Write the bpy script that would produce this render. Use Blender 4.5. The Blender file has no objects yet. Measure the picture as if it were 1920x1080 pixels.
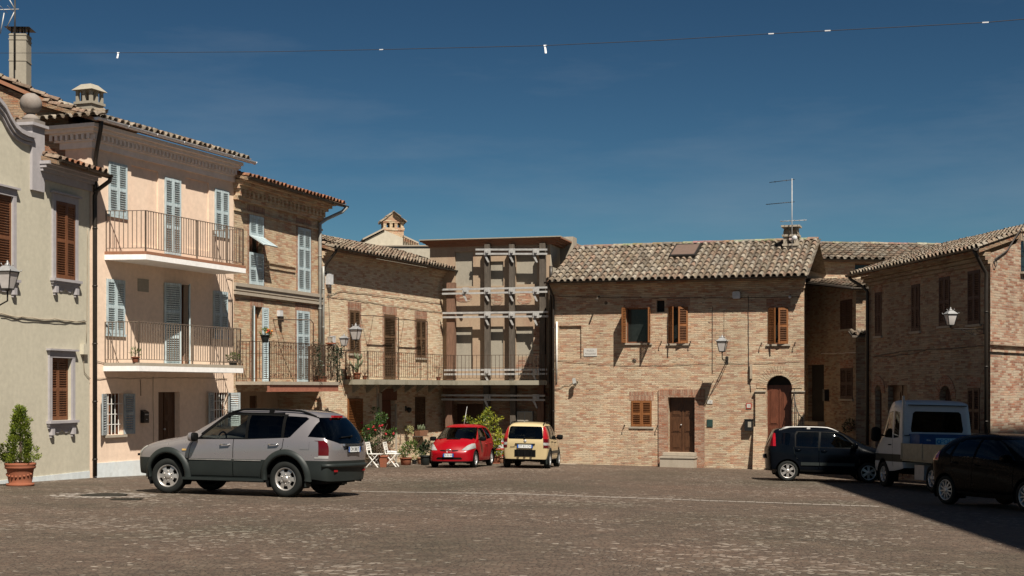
import bpy, bmesh, math, random
from mathutils import Vector, Matrix
random.seed(7)
R = math.radians
SC = bpy.context.scene
COL = SC.collection

# ---------------------------------------------------------------- camera model (measured from the photograph)
F = 2667.0; CX = 960.0; HY = 728.0; CAMZ = 1.54
def gz(x, y):
    """height of the piazza: falls away from the camera and a little to the right"""
    xr = max(0.0, min(x, 16.0)); xl = max(0.0, min(-x - 3.0, 12.0))
    return -0.0241 * min(y, 70) - 0.02 * xr + 0.012 * xl
def ray_ground(px, py):
    dx = (px - CX) / F; dz = -(py - HY) / F
    lo, hi = 2.0, 90.0
    for _ in range(50):
        m = (lo + hi) / 2
        if CAMZ + dz * m > gz(dx * m, m): lo = m
        else: hi = m
    return Vector((dx * lo, lo, gz(dx * lo, lo)))
def at_s(px, s):
    return ((px - CX) / s, F / s)

# ---------------------------------------------------------------- object helpers
def tag(o, label=None, cat=None, group=None, kind=None):
    if label: o['label'] = label
    if cat: o['category'] = cat
    if group: o['group'] = group
    if kind: o['kind'] = kind
    return o
def empty(name, loc=(0, 0, 0), rz=0.0):
    o = bpy.data.objects.new(name, None); COL.objects.link(o)
    o.location = loc; o.rotation_euler = (0, 0, rz); o.empty_display_size = 0.1
    return o
def thing(name, label, cat, loc=(0, 0, 0), rz=0.0, group=None):
    return tag(empty(name, loc, rz), label, cat, group)
def copy_tree(o, parent=None):
    c = o.copy(); COL.objects.link(c)
    if parent is not None: c.parent = parent
    for ch in list(o.children): copy_tree(ch, c)
    return c

class MB:
    """collects simple shapes; build() links them as ONE mesh object"""
    def __init__(s): s.v = []; s.f = []; s.m = []; s.c = []; s.sm = []; s.cur = 0; s.col = (1, 1, 1); s.smooth = False
    def add(s, vs, fs):
        o = len(s.v); s.v.extend(vs)
        for f in fs:
            s.f.append([i + o for i in f]); s.m.append(s.cur); s.c.append(s.col); s.sm.append(s.smooth)
    def quad(s, *p): s.add([tuple(q) for q in p], [list(range(len(p)))])
    def box(s, x0, x1, y0, y1, z0, z1):
        if x0 > x1: x0, x1 = x1, x0
        if y0 > y1: y0, y1 = y1, y0
        if z0 > z1: z0, z1 = z1, z0
        s.add([(x0,y0,z0),(x1,y0,z0),(x1,y1,z0),(x0,y1,z0),(x0,y0,z1),(x1,y0,z1),(x1,y1,z1),(x0,y1,z1)],
              [(0,3,2,1),(4,5,6,7),(0,1,5,4),(1,2,6,5),(2,3,7,6),(3,0,4,7)])
    def obox(s, c, ax, ay, az):
        c, ax, ay, az = Vector(c), Vector(ax), Vector(ay), Vector(az)
        vs = [tuple(c + ax*i + ay*j + az*k) for k in (-1,1) for i, j in ((-1,-1),(1,-1),(1,1),(-1,1))]
        s.add(vs, [(0,3,2,1),(4,5,6,7),(0,1,5,4),(1,2,6,5),(2,3,7,6),(3,0,4,7)])
    def bar(s, a, b, w, h=None, up=(0,0,1)):
        a, b = Vector(a), Vector(b); h = h or w
        d = (b - a); L = d.length
        if L < 1e-6: return
        d.normalize(); upv = Vector(up)
        if abs(d.dot(upv)) > .98: upv = Vector((1,0,0))
        sx = d.cross(upv).normalized(); sz = sx.cross(d)
        s.obox((a + b) / 2, d * L / 2, sx * w / 2, sz * h / 2)
    def tube(s, pts, r, seg=6, closed=False):
        pts = [Vector(p) for p in pts]; n = len(pts); rs = r if isinstance(r, (list, tuple)) else [r] * n
        ring = []; prev = None
        for i, p in enumerate(pts):
            if closed: d = pts[(i+1) % n] - pts[i-1]
            else: d = pts[min(i+1, n-1)] - pts[max(i-1, 0)]
            if d.length < 1e-9: d = Vector((0,0,1))
            d.normalize()
            if prev is None:
                ref = Vector((0,0,1)) if abs(d.z) < .9 else Vector((1,0,0)); a = d.cross(ref).normalized()
            else:
                a = prev - d * prev.dot(d)
                if a.length < 1e-6: a = d.orthogonal()
                a.normalize()
            prev = a; b = d.cross(a)
            ring.append([tuple(p + (a*math.cos(t) + b*math.sin(t)) * rs[i]) for t in [2*math.pi*k/seg for k in range(seg)]])
        o = [v for rr in ring for v in rr]; fs = []
        m = n if closed else n - 1
        for i in range(m):
            j = (i + 1) % n
            for k in range(seg):
                k2 = (k+1) % seg
                fs.append((i*seg+k, i*seg+k2, j*seg+k2, j*seg+k))
        if not closed:
            fs.append(tuple(range(seg))[::-1]); fs.append(tuple((n-1)*seg + k for k in range(seg)))
        sm = s.smooth; s.smooth = True; s.add(o, fs); s.smooth = sm
    def lathe(s, prof, c=(0,0,0), seg=16, axis='z', smooth=True, cap=True):
        c = Vector(c); vs = []
        for r, h in prof:
            for k in range(seg):
                t = 2*math.pi*k/seg
                p = (r*math.cos(t), r*math.sin(t), h)
                if axis == 'y': p = (p[0], p[2], -p[1])
                if axis == 'x': p = (p[2], p[0], p[1])
                vs.append(tuple(Vector(p) + c))
        fs = []
        for i in range(len(prof)-1):
            for k in range(seg):
                k2 = (k+1) % seg
                fs.append((i*seg+k, i*seg+k2, (i+1)*seg+k2, (i+1)*seg+k))
        if cap:
            fs.append(tuple(range(seg))[::-1]); fs.append(tuple((len(prof)-1)*seg+k for k in range(seg)))
        sm = s.smooth; s.smooth = smooth; s.add(vs, fs); s.smooth = sm
    def ball(s, c, r, seg=12, sq=1.0):
        pr = [(max(1e-4, r*math.sin(math.pi*i/8)), -r*sq*math.cos(math.pi*i/8)) for i in range(9)]
        s.lathe(pr, c, seg)
    def prism(s, poly, off):
        """poly: list of 3D points, extruded by vector off"""
        n = len(poly); off = Vector(off)
        vs = [tuple(p) for p in poly] + [tuple(Vector(p) + off) for p in poly]
        s.add(vs, [tuple(range(n))[::-1], tuple(range(n, 2*n))] + [(i, (i+1) % n, (i+1) % n + n, i + n) for i in range(n)])
    def build(s, name, mats, parent=None, loc=None, rot=None, fix=True):
        me = bpy.data.meshes.new(name)
        me.from_pydata([tuple(v) for v in s.v], [], s.f); 
        if not isinstance(mats, (list, tuple)): mats = [mats]
        for m in mats: me.materials.append(m)
        if fix:
            bm = bmesh.new(); bm.from_mesh(me); bmesh.ops.recalc_face_normals(bm, faces=bm.faces); bm.to_mesh(me); bm.free()
        me.uv_layers.new(name='UVMap'); me.color_attributes.new('Col', 'FLOAT_COLOR', 'CORNER')
        vs = me.vertices; lp = me.loops; UV = [0.0]*(2*len(lp)); CC = [1.0]*(4*len(lp))
        for i, p in enumerate(me.polygons):
            p.material_index = s.m[i]; p.use_smooth = s.sm[i]
            n = p.normal; c = s.c[i]
            ax, ay, az = abs(n.x), abs(n.y), abs(n.z)
            for l in p.loop_indices:
                co = vs[lp[l].vertex_index].co
                UV[2*l:2*l+2] = (co.x, co.y) if az > .75 else ((co.y, co.z) if ax > ay else (co.x, co.z))
                CC[4*l:4*l+3] = c[:3]
        me.uv_layers[0].data.foreach_set('uv', UV); me.color_attributes['Col'].data.foreach_set('color', CC)
        o = bpy.data.objects.new(name, me); COL.objects.link(o)
        if parent is not None: o.parent = parent
        if loc is not None: o.location = loc
        if rot is not None: o.rotation_euler = rot
        return o

# ---------------------------------------------------------------- materials
def mat(name):
    m = bpy.data.materials.new(name); m.use_nodes = True
    nt = m.node_tree; b = nt.nodes['Principled BSDF']
    return m, nt, b
def N(nt, t, **kw):
    n = nt.nodes.new(t)
    for k, v in kw.items():
        if hasattr(n, k): setattr(n, k, v)
        else: n.inputs[k].default_value = v
    return n
def L(nt, a, b): nt.links.new(a, b)
def rgba(c): return (c[0], c[1], c[2], 1)
def mixc(nt, fac, a, b, mode='MIX'):
    n = nt.nodes.new('ShaderNodeMix'); n.data_type = 'RGBA'; n.blend_type = mode
    for sock, v in ((n.inputs['Factor'], fac), (n.inputs[6], a), (n.inputs[7], b)):
        if isinstance(v, bpy.types.NodeSocket): L(nt, v, sock)
        elif isinstance(v, (int, float)): sock.default_value = v
        else: sock.default_value = rgba(v)
    return n.outputs[2]
def ramp(nt, fac, stops, interp='LINEAR'):
    n = nt.nodes.new('ShaderNodeValToRGB'); cr = n.color_ramp; cr.interpolation = interp
    while len(cr.elements) > 1: cr.elements.remove(cr.elements[-1])
    cr.elements[0].position = stops[0][0]; cr.elements[0].color = rgba(stops[0][1])
    for p, c in stops[1:]:
        e = cr.elements.new(p); e.color = rgba(c)
    L(nt, fac, n.inputs[0]); return n.outputs[0]
def g3(v): return (v, v, v)
def noise(nt, co, scale, detail=4, rough=.55):
    n = N(nt, 'ShaderNodeTexNoise'); n.inputs['Scale'].default_value = scale
    n.inputs['Detail'].default_value = detail; n.inputs['Roughness'].default_value = rough
    if co is not None: L(nt, co, n.inputs['Vector'])
    return n.outputs['Fac']
def bump(nt, b, h, strength=.4, dist=.01):
    n = nt.nodes.new('ShaderNodeBump'); n.inputs['Strength'].default_value = strength; n.inputs['Distance'].default_value = dist
    L(nt, h, n.inputs['Height']); L(nt, n.outputs[0], b.inputs['Normal'])

def plain(name, c, rough=.6, metal=0.0, spec=.5, var=.18, vscale=6, coat=0.0, bmp=0.0):
    m, nt, b = mat(name)
    tc = N(nt, 'ShaderNodeTexCoord')
    f = noise(nt, tc.outputs['Object'], vscale, 5, .6)
    lo = tuple(x*(1-var) for x in c); hi = tuple(min(1, x*(1+var)) for x in c)
    L(nt, ramp(nt, f, [(.3, lo), (.7, hi)]), b.inputs['Base Color'])
    b.inputs['Roughness'].default_value = rough; b.inputs['Metallic'].default_value = metal
    b.inputs['Specular IOR Level'].default_value = spec
    b.inputs['Coat Weight'].default_value = coat; b.inputs['Coat Roughness'].default_value = .04
    if bmp: bump(nt, b, noise(nt, tc.outputs['Object'], vscale*6, 4), bmp, .01)
    return m

def brick(name, cols, mortar, bw=.27, rh=.067, blotch=(.66, 1.14), worn=None, wornamt=.35, seed=0.0, red=.8):
    m, nt, b = mat(name)
    uv = N(nt, 'ShaderNodeUVMap'); tc = N(nt, 'ShaderNodeTexCoord')
    nz = N(nt, 'ShaderNodeTexNoise'); nz.inputs['Scale'].default_value = 1.7; nz.inputs['Detail'].default_value = 3
    L(nt, tc.outputs['Object'], nz.inputs['Vector'])
    sub = N(nt, 'ShaderNodeVectorMath', operation='SUBTRACT'); L(nt, nz.outputs['Color'], sub.inputs[0]); sub.inputs[1].default_value = (.5, .5, .5)
    scl = N(nt, 'ShaderNodeVectorMath', operation='SCALE'); L(nt, sub.outputs[0], scl.inputs[0]); scl.inputs['Scale'].default_value = .07
    ad = N(nt, 'ShaderNodeVectorMath', operation='ADD'); L(nt, uv.outputs[0], ad.inputs[0]); L(nt, scl.outputs[0], ad.inputs[1])
    off = N(nt, 'ShaderNodeVectorMath', operation='ADD'); L(nt, ad.outputs[0], off.inputs[0]); off.inputs[1].default_value = (seed, seed*.37, 0)
    bt = N(nt, 'ShaderNodeTexBrick'); bt.offset = .5
    L(nt, off.outputs[0], bt.inputs['Vector'])
    for k, v in (('Scale', 1), ('Mortar Size', .007), ('Mortar Smooth', .4), ('Bias', 0), ('Brick Width', bw), ('Row Height', rh)): bt.inputs[k].default_value = v
    bt.inputs['Color1'].default_value = (0,0,0,1); bt.inputs['Color2'].default_value = (1,1,1,1); bt.inputs['Mortar'].default_value = (.5,.5,.5,1)
    n = len(cols); c = ramp(nt, bt.outputs['Color'], [(i/n, cols[i]) for i in range(n)], 'CONSTANT')
    # fine grain inside bricks
    fine = noise(nt, uv.outputs[0], 30, 4, .7)
    c = mixc(nt, .55, c, ramp(nt, fine, [(.25, g3(.5)), (.75, g3(1.4))]), 'MULTIPLY')
    c = mixc(nt, bt.outputs['Fac'], c, mortar)
    # drifts of redder brick, and dark open joints
    mr = N(nt, 'ShaderNodeMapping'); mr.inputs['Scale'].default_value = (1.6, 5.5, 1); L(nt, uv.outputs[0], mr.inputs['Vector'])
    rn = noise(nt, mr.outputs[0], 1.3, 5, .7)
    c = mixc(nt, ramp(nt, rn, [(.50, g3(0)), (.64, g3(red))]), c, mixc(nt, 1.0, c, (1.02, .70, .58), 'MULTIPLY'))
    mg = N(nt, 'ShaderNodeMapping'); mg.inputs['Scale'].default_value = (4.5, 17, 1); L(nt, ad.outputs[0], mg.inputs['Vector'])
    gn = noise(nt, mg.outputs[0], 1.0, 3, .6)
    gap = ramp(nt, gn, [(.63, g3(0)), (.70, g3(.75))])
    c = mixc(nt, gap, c, tuple(x*.28 for x in mortar))
    # patches of pale mortar smear / repair
    w = worn or mortar
    pn = noise(nt, tc.outputs['Object'], 1.1, 8, .7)
    pf = ramp(nt, pn, [(.48, g3(0)), (.68, g3(wornamt))])
    c = mixc(nt, pf, c, w)
    mp = N(nt, 'ShaderNodeMapping'); mp.inputs['Scale'].default_value = (.9, .9, .28); L(nt, tc.outputs['Object'], mp.inputs['Vector'])
    big = noise(nt, mp.outputs[0], .9, 6, .65)
    c = mixc(nt, 1.0, c, ramp(nt, big, [(.28, g3(blotch[0])), (.72, g3(blotch[1]))]), 'MULTIPLY')
    L(nt, c, b.inputs['Base Color']); b.inputs['Roughness'].default_value = .92; b.inputs['Specular IOR Level'].default_value = .2
    inv = N(nt, 'ShaderNodeMath', operation='SUBTRACT'); inv.inputs[0].default_value = 1; L(nt, bt.outputs['Fac'], inv.inputs[1])
    h = N(nt, 'ShaderNodeMath', operation='ADD'); L(nt, inv.outputs[0], h.inputs[0]); L(nt, fine, h.inputs[1])
    hg = N(nt, 'ShaderNodeMath', operation='SUBTRACT'); L(nt, h.outputs[0], hg.inputs[0]); L(nt, gap, hg.inputs[1])
    bump(nt, b, hg.outputs[0], .9, .02)
    return m

def plaster(name, c, stain, amt=.4, rough=.9, scale=.8):
    m, nt, b = mat(name)
    tc = N(nt, 'ShaderNodeTexCoord')
    mp = N(nt, 'ShaderNodeMapping'); mp.inputs['Scale'].default_value = (1, 1, .45); L(nt, tc.outputs['Object'], mp.inputs['Vector'])
    f1 = noise(nt, mp.outputs[0], scale, 7, .62); f2 = noise(nt, tc.outputs['Object'], scale*9, 5, .6)
    x = mixc(nt, ramp(nt, f1, [(.5, g3(0)), (.75, g3(amt))]), c, stain)
    x = mixc(nt, 1.0, x, ramp(nt, f2, [(.3, g3(.9)), (.7, g3(1.05))]), 'MULTIPLY')
    x = mixc(nt, 1.0, x, ramp(nt, f1, [(.25, g3(.9)), (.55, g3(1.03))]), 'MULTIPLY')
    ms = N(nt, 'ShaderNodeMapping'); ms.inputs['Scale'].default_value = (2.6, 2.6, .3); L(nt, tc.outputs['Object'], ms.inputs['Vector'])
    st = noise(nt, ms.outputs[0], 1.0, 5, .6)
    x = mixc(nt, ramp(nt, st, [(.54, g3(0)), (.78, g3(amt*.38))]), x, mixc(nt, 1.0, stain, (.72,.70,.68), 'MULTIPLY'))
    pt = noise(nt, tc.outputs['Object'], scale*2.6, 8, .72)
    x = mixc(nt, ramp(nt, pt, [(.62, g3(0)), (.66, g3(amt*.45))]), x, mixc(nt, 1.0, stain, (.85,.86,.86), 'MULTIPLY'))
    L(nt, x, b.inputs['Base Color']); b.inputs['Roughness'].default_value = rough; b.inputs['Specular IOR Level'].default_value = .2
    bump(nt, b, noise(nt, tc.outputs['Object'], 14, 6, .7), .13, .012)
    return m

def tile_mat(name):
    m, nt, b = mat(name)
    at = N(nt, 'ShaderNodeAttribute', attribute_name='Col'); tc = N(nt, 'ShaderNodeTexCoord')
    f = noise(nt, tc.outputs['Object'], 9, 6, .7)
    c = mixc(nt, 1.0, at.outputs['Color'], ramp(nt, f, [(.3, g3(.22)), (.62, g3(.60))]), 'MULTIPLY')
    lich = noise(nt, tc.outputs['Object'], 22, 3, .6)
    c = mixc(nt, ramp(nt, lich, [(.6, g3(0)), (.72, g3(.5))]), c, (.30, .28, .22))
    L(nt, c, b.inputs['Base Color']); b.inputs['Roughness'].default_value = .92; b.inputs['Specular IOR Level'].default_value = .2
    bump(nt, b, f, .4, .01)
    return m

def wood(name, c, rough=.55):
    m, nt, b = mat(name)
    tc = N(nt, 'ShaderNodeTexCoord')
    mp = N(nt, 'ShaderNodeMapping'); mp.inputs['Scale'].default_value = (18, 18, 2.2); L(nt, tc.outputs['Object'], mp.inputs['Vector'])
    f = noise(nt, mp.outputs[0], 1.6, 5, .65)
    L(nt, ramp(nt, f, [(.3, tuple(x*.62 for x in c)), (.7, tuple(x*1.22 for x in c))]), b.inputs['Base Color'])
    b.inputs['Roughness'].default_value = rough; b.inputs['Specular IOR Level'].default_value = .3
    bump(nt, b, f, .2, .004)
    return m

def paint(name, c, metal=0.0, rough=.35, coat=.9, spec=.5):
    m, nt, b = mat(name)
    tc = N(nt, 'ShaderNodeTexCoord')
    dust = noise(nt, tc.outputs['Object'], 3.0, 6, .65)
    lo = c; hi = tuple(min(1, x*.94 + .0015) for x in c)
    L(nt, ramp(nt, dust, [(.4, lo), (.75, hi)]), b.inputs['Base Color'])
    b.inputs['Metallic'].default_value = metal
    L(nt, ramp(nt, dust, [(.35, g3(rough)), (.75, g3(min(1, rough+.15)))]), b.inputs['Roughness'])
    b.inputs['Coat Weight'].default_value = coat; b.inputs['Coat Roughness'].default_value = .05; b.inputs['Specular IOR Level'].default_value = spec
    return m

def glass(name, tint, fres=1.5, rough=.02):
    m, nt, b = mat(name)
    nt.nodes.remove(b); out = nt.nodes['Material Output']
    tr = N(nt, 'ShaderNodeBsdfTransparent'); tr.inputs[0].default_value = rgba(tint)
    gl = N(nt, 'ShaderNodeBsdfGlossy'); gl.inputs['Roughness'].default_value = rough; gl.inputs[0].default_value = (.9,.95,.97,1)
    fr = N(nt, 'ShaderNodeFresnel'); ge = N(nt, 'ShaderNodeNewGeometry'); ma = N(nt, 'ShaderNodeMath', operation='MULTIPLY_ADD'); L(nt, ge.outputs['Backfacing'], ma.inputs[0]); ma.inputs[1].default_value = 1/fres - fres; ma.inputs[2].default_value = fres; L(nt, ma.outputs[0], fr.inputs[0])
    mx = N(nt, 'ShaderNodeMixShader'); L(nt, fr.outputs[0], mx.inputs[0]); L(nt, tr.outputs[0], mx.inputs[1]); L(nt, gl.outputs[0], mx.inputs[2])
    L(nt, mx.outputs[0], out.inputs[0])
    return m

def leafmat(name, c1, c2, sub=.25):
    m, nt, b = mat(name)
    at = N(nt, 'ShaderNodeAttribute', attribute_name='Col')
    c = mixc(nt, at.outputs['Fac'], c1, c2)
    L(nt, c, b.inputs['Base Color']); b.inputs['Roughness'].default_value = .5; b.inputs['Specular IOR Level'].default_value = .35
    out = nt.nodes['Material Output']
    tl = N(nt, 'ShaderNodeBsdfTranslucent'); L(nt, c, tl.inputs[0])
    mx = N(nt, 'ShaderNodeMixShader'); mx.inputs[0].default_value = sub
    L(nt, b.outputs[0], mx.inputs[1]); L(nt, tl.outputs[0], mx.inputs[2]); L(nt, mx.outputs[0], out.inputs[0])
    return m

M = {}
M['brick_back'] = brick('brick_back', [(0.49, 0.383, 0.261), (0.401, 0.259, 0.176), (0.519, 0.417, 0.29), (0.467, 0.353, 0.239), (0.416, 0.281, 0.194), (0.527, 0.428, 0.305), (0.453, 0.323, 0.22), (0.371, 0.228, 0.154), (0.497, 0.398, 0.276)], (.42,.335,.24), worn=(.52,.42,.30), wornamt=.45, blotch=(.78,1.12))
M['brick_tan'] = brick('brick_tan', [(.62,.50,.35), (.56,.43,.29), (.66,.55,.40), (.47,.29,.19), (.60,.48,.33), (.64,.53,.37), (.52,.36,.25)], (.52,.43,.30), worn=(.62,.52,.37), wornamt=.55, seed=3.3, blotch=(.82,1.1), red=.6)
M['brick_mid'] = brick('brick_mid', [(.54,.41,.27), (.47,.33,.21), (.58,.46,.31), (.42,.25,.16), (.55,.43,.29), (.48,.30,.20), (.57,.45,.31)], (.48,.38,.26), worn=(.55,.45,.31), wornamt=.55, seed=7.1, blotch=(.76,1.1))
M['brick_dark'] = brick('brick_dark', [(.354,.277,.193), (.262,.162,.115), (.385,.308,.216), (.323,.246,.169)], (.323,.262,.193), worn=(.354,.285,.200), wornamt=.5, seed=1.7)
M['brick_gable'] = brick('brick_gable', [(.447,.347,.254), (.339,.185,.123), (.462,.362,.269), (.385,.246,.177), (.431,.323,.231), (.277,.139,.092)], (.385,.316,.239), worn=(.447,.362,.269), wornamt=.3, seed=5.1, bw=.29, rh=.07)
M['brick_old'] = brick('brick_old', [(.308,.193,.115), (.262,.131,.077), (.339,.239,.154)], (.277,.216,.154), worn=(.262,.216,.162), wornamt=.7, seed=2.2)
M['brick_red'] = brick('brick_red', [(.354,.208,.139), (.308,.154,.100), (.385,.254,.177)], (.354,.277,.208), bw=.066, rh=.25, seed=9.0, wornamt=.15)
M['brick_jamb'] = brick('brick_jamb', [(.354,.208,.139), (.308,.154,.100), (.400,.269,.193)], (.370,.293,.223), bw=.2, rh=.066, seed=4.0, wornamt=.15)
M['cream'] = plaster('cream_plaster', (.50,.462,.365), (.43,.395,.315), .45)
M['pink'] = plaster('pink_plaster', (.72,.555,.43), (.62,.45,.34), .5)
M['lilac'] = plaster('lilac_grey_trim', (.362,.339,.347), (.293,.277,.285), .5)
M['plinth_blue'] = plaster('pale_plinth', (.58,.62,.63), (.5,.48,.44), .5)
M['cornice_pale'] = plaster('cornice_pale', (.72,.64,.58), (.6,.52,.46), .5)
M['slate'] = plaster('blue_grey_cornice', (.100,.131,.154), (.077,.100,.115), .5)
M['ochre'] = plaster('old_ochre_plaster', (.355,.265,.185), (.25,.15,.105), .8, scale=1.4)
M['grey_render'] = plaster('grey_render', (.308,.277,.223), (.231,.208,.169), .7, scale=1.6)
M['pale_render'] = plaster('pale_render', (.424,.385,.308), (.323,.285,.223), .6)
M['concrete'] = plaster('mossy_concrete', (.277,.254,.200), (.123,.108,.069), .9, scale=2.5)
M['white_edge'] = plaster('white_edge', (.80,.78,.76), (.66,.62,.58), .4)
M['stone'] = plaster('worn_stone', (.347,.300,.239), (.231,.193,.146), .7, scale=2.5)
M['stone_ball'] = plaster('stone_ball', (.231,.200,.177), (.154,.115,.092), .8, scale=3)
M['redbeam'] = plain('red_oxide_beam', (.277,.108,.069), .6)
M['dark'] = plain('dark_interior', (.012,.010,.008), .9)
M['brown_in'] = plain('dim_room', (.077,.054,.039), .9)
M['shut_brown'] = wood('brown_shutter', (.155,.062,.028))
M['shut_orange'] = wood('orange_brown_shutter', (.21,.082,.027))
M['shut_dark'] = wood('weathered_dark_shutter', (.100,.058,.031))
M['shut_maroon'] = wood('maroon_shutter', (.058,.027,.019))
M['shut_blue'] = wood('pale_blue_shutter', (.43,.51,.53), .5)
M['shut_grey'] = wood('grey_shutter', (.308,.339,.347), .5)
M['door_brown'] = wood('brown_door', (.077,.035,.017), .4)
M['door_red'] = wood('red_brown_door', (.123,.042,.023), .4)
M['timber'] = wood('weathered_timber', (.095,.078,.062), .8)
M['timber_red'] = wood('red_timber', (.17,.095,.062), .8)
M['galv'] = plain('galvanised_steel', (.40,.39,.375), .5, .2)
M['gutter_grey'] = plain('grey_gutter', (.60,.60,.62), .4, .1)
M['pipe_brown'] = plain('brown_pipe', (.027,.021,.016), .45, .2)
M['pipe_grey'] = plain('grey_pipe', (.308,.308,.285), .5, .2)
M['iron'] = plain('dark_iron', (.023,.020,.017), .5, .3)
M['iron_brown'] = plain('brown_iron', (.17,.13,.10), .55, .1)
M['iron_rust'] = plain('rusty_iron', (.069,.039,.023), .7, .2)
M['pane'] = plain('window_pane', (.014,.017,.016), .12, 0, .3, var=.3)
M['wframe'] = wood('window_frame', (.154,.062,.031))
M['tile'] = tile_mat('roof_tile')
M['terracotta'] = plaster('terracotta', (.235,.080,.043), (.20,.095,.06), .5, scale=4)
M['terra_old'] = plaster('old_terracotta', (.277,.131,.077), (.216,.139,.092), .8, scale=6)
M['black_plastic'] = plain('black_plastic', (.009,.009,.009), .4)
M['white_paint'] = plain('white_paint', (.75,.73,.68), .5)
M['white_cable'] = plain('white_tag', (.85,.85,.85), .5)
M['cable'] = plain('dark_cable', (.039,.032,.027), .7)
M['cable_tan'] = plain('painted_cable', (.323,.262,.193), .8)
M['lamp_glass'] = plain('frosted_lamp_glass', (.50,.465,.44), .35, 0, .4, var=.08)
M['lamp_metal'] = plain('lamp_metal', (.26,.26,.26), .45, .2)
M['soil'] = plain('soil', (.039,.027,.019), .95)
M['wire_white'] = plain('white_box', (.477,.477,.477), .5)
M['marble'] = plaster('marble_plate', (.477,.462,.431), (.400,.385,.354), .5, scale=4)
M['letter_grey'] = plain('grey_lettering', (.231,.208,.193), .7)
M['letter_black'] = plain('black_lettering', (.012,.012,.012), .6)
# ---------------------------------------------------------------- world, sun, camera
SUN = Vector((.54, -1.247, 1.88)).normalized()      # towards the sun
el = math.asin(SUN.z); az = math.atan2(SUN.x, SUN.y)
w = bpy.data.worlds.new('World'); SC.world = w; w.use_nodes = True
nt = w.node_tree; bg = nt.nodes['Background']
sky = N(nt, 'ShaderNodeTexSky'); sky.sky_type = 'NISHITA'; sky.sun_disc = False
sky.sun_elevation = el; sky.sun_rotation = az
sky.altitude = 400; sky.air_density = .8; sky.dust_density = .45; sky.ozone_density = 5.0
tc = N(nt, 'ShaderNodeTexCoord')
mp = N(nt, 'ShaderNodeMapping'); mp.inputs['Scale'].default_value = (1.6, 1.6, 9.0); mp.inputs['Rotation'].default_value = (.0, .10, .3)
L(nt, tc.outputs['Generated'], mp.inputs['Vector'])
ci = noise(nt, mp.outputs[0], 1.5, 7, .6)
cf = ramp(nt, ci, [(.47, g3(0)), (.82, g3(.26))])
sc1 = mixc(nt, 1.0, sky.outputs[0], (.0841,)*3, 'MULTIPLY')
gm = N(nt, 'ShaderNodeGamma'); L(nt, sc1, gm.inputs[0]); gm.inputs[1].default_value = 1.6
sc2 = N(nt, 'ShaderNodeVectorMath', operation='MULTIPLY'); L(nt, gm.outputs[0], sc2.inputs[0]); sc2.inputs[1].default_value = (11.6, 12.7, 9.3)
skc = mixc(nt, cf, sc2.outputs[0], (4, 4.5, 5.1))
L(nt, skc, bg.inputs['Color']); bg.inputs['Strength'].default_value = .05
sl = bpy.data.lights.new('sun', 'SUN'); sl.energy = 5.0; sl.angle = R(.5); sl.color = (1.0, .93, .82)
so = bpy.data.objects.new('sun', sl); COL.objects.link(so); so.rotation_euler = SUN.to_track_quat('Z', 'Y').to_euler(); so.location = (20, -40, 60)
cam = bpy.data.cameras.new('camera'); cam.sensor_width = 36; cam.lens = 36*F/1920; cam.shift_y = (HY-540)/1920; cam.clip_end = 2000; cam.clip_start = .1
co = bpy.data.objects.new('camera', cam); COL.objects.link(co); co.location = (0, 0, CAMZ); co.rotation_euler = (R(90), 0, 0); SC.camera = co
SC.view_settings.view_transform = 'Standard'; SC.view_settings.look = 'None'; SC.view_settings.gamma = 1; SC.view_settings.exposure = 0.72
SC.render.engine = 'CYCLES'
try:
    SC.cycles.max_bounces = 6; SC.cycles.transparent_max_bounces = 12; SC.cycles.use_denoising = True
except Exception: pass

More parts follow.
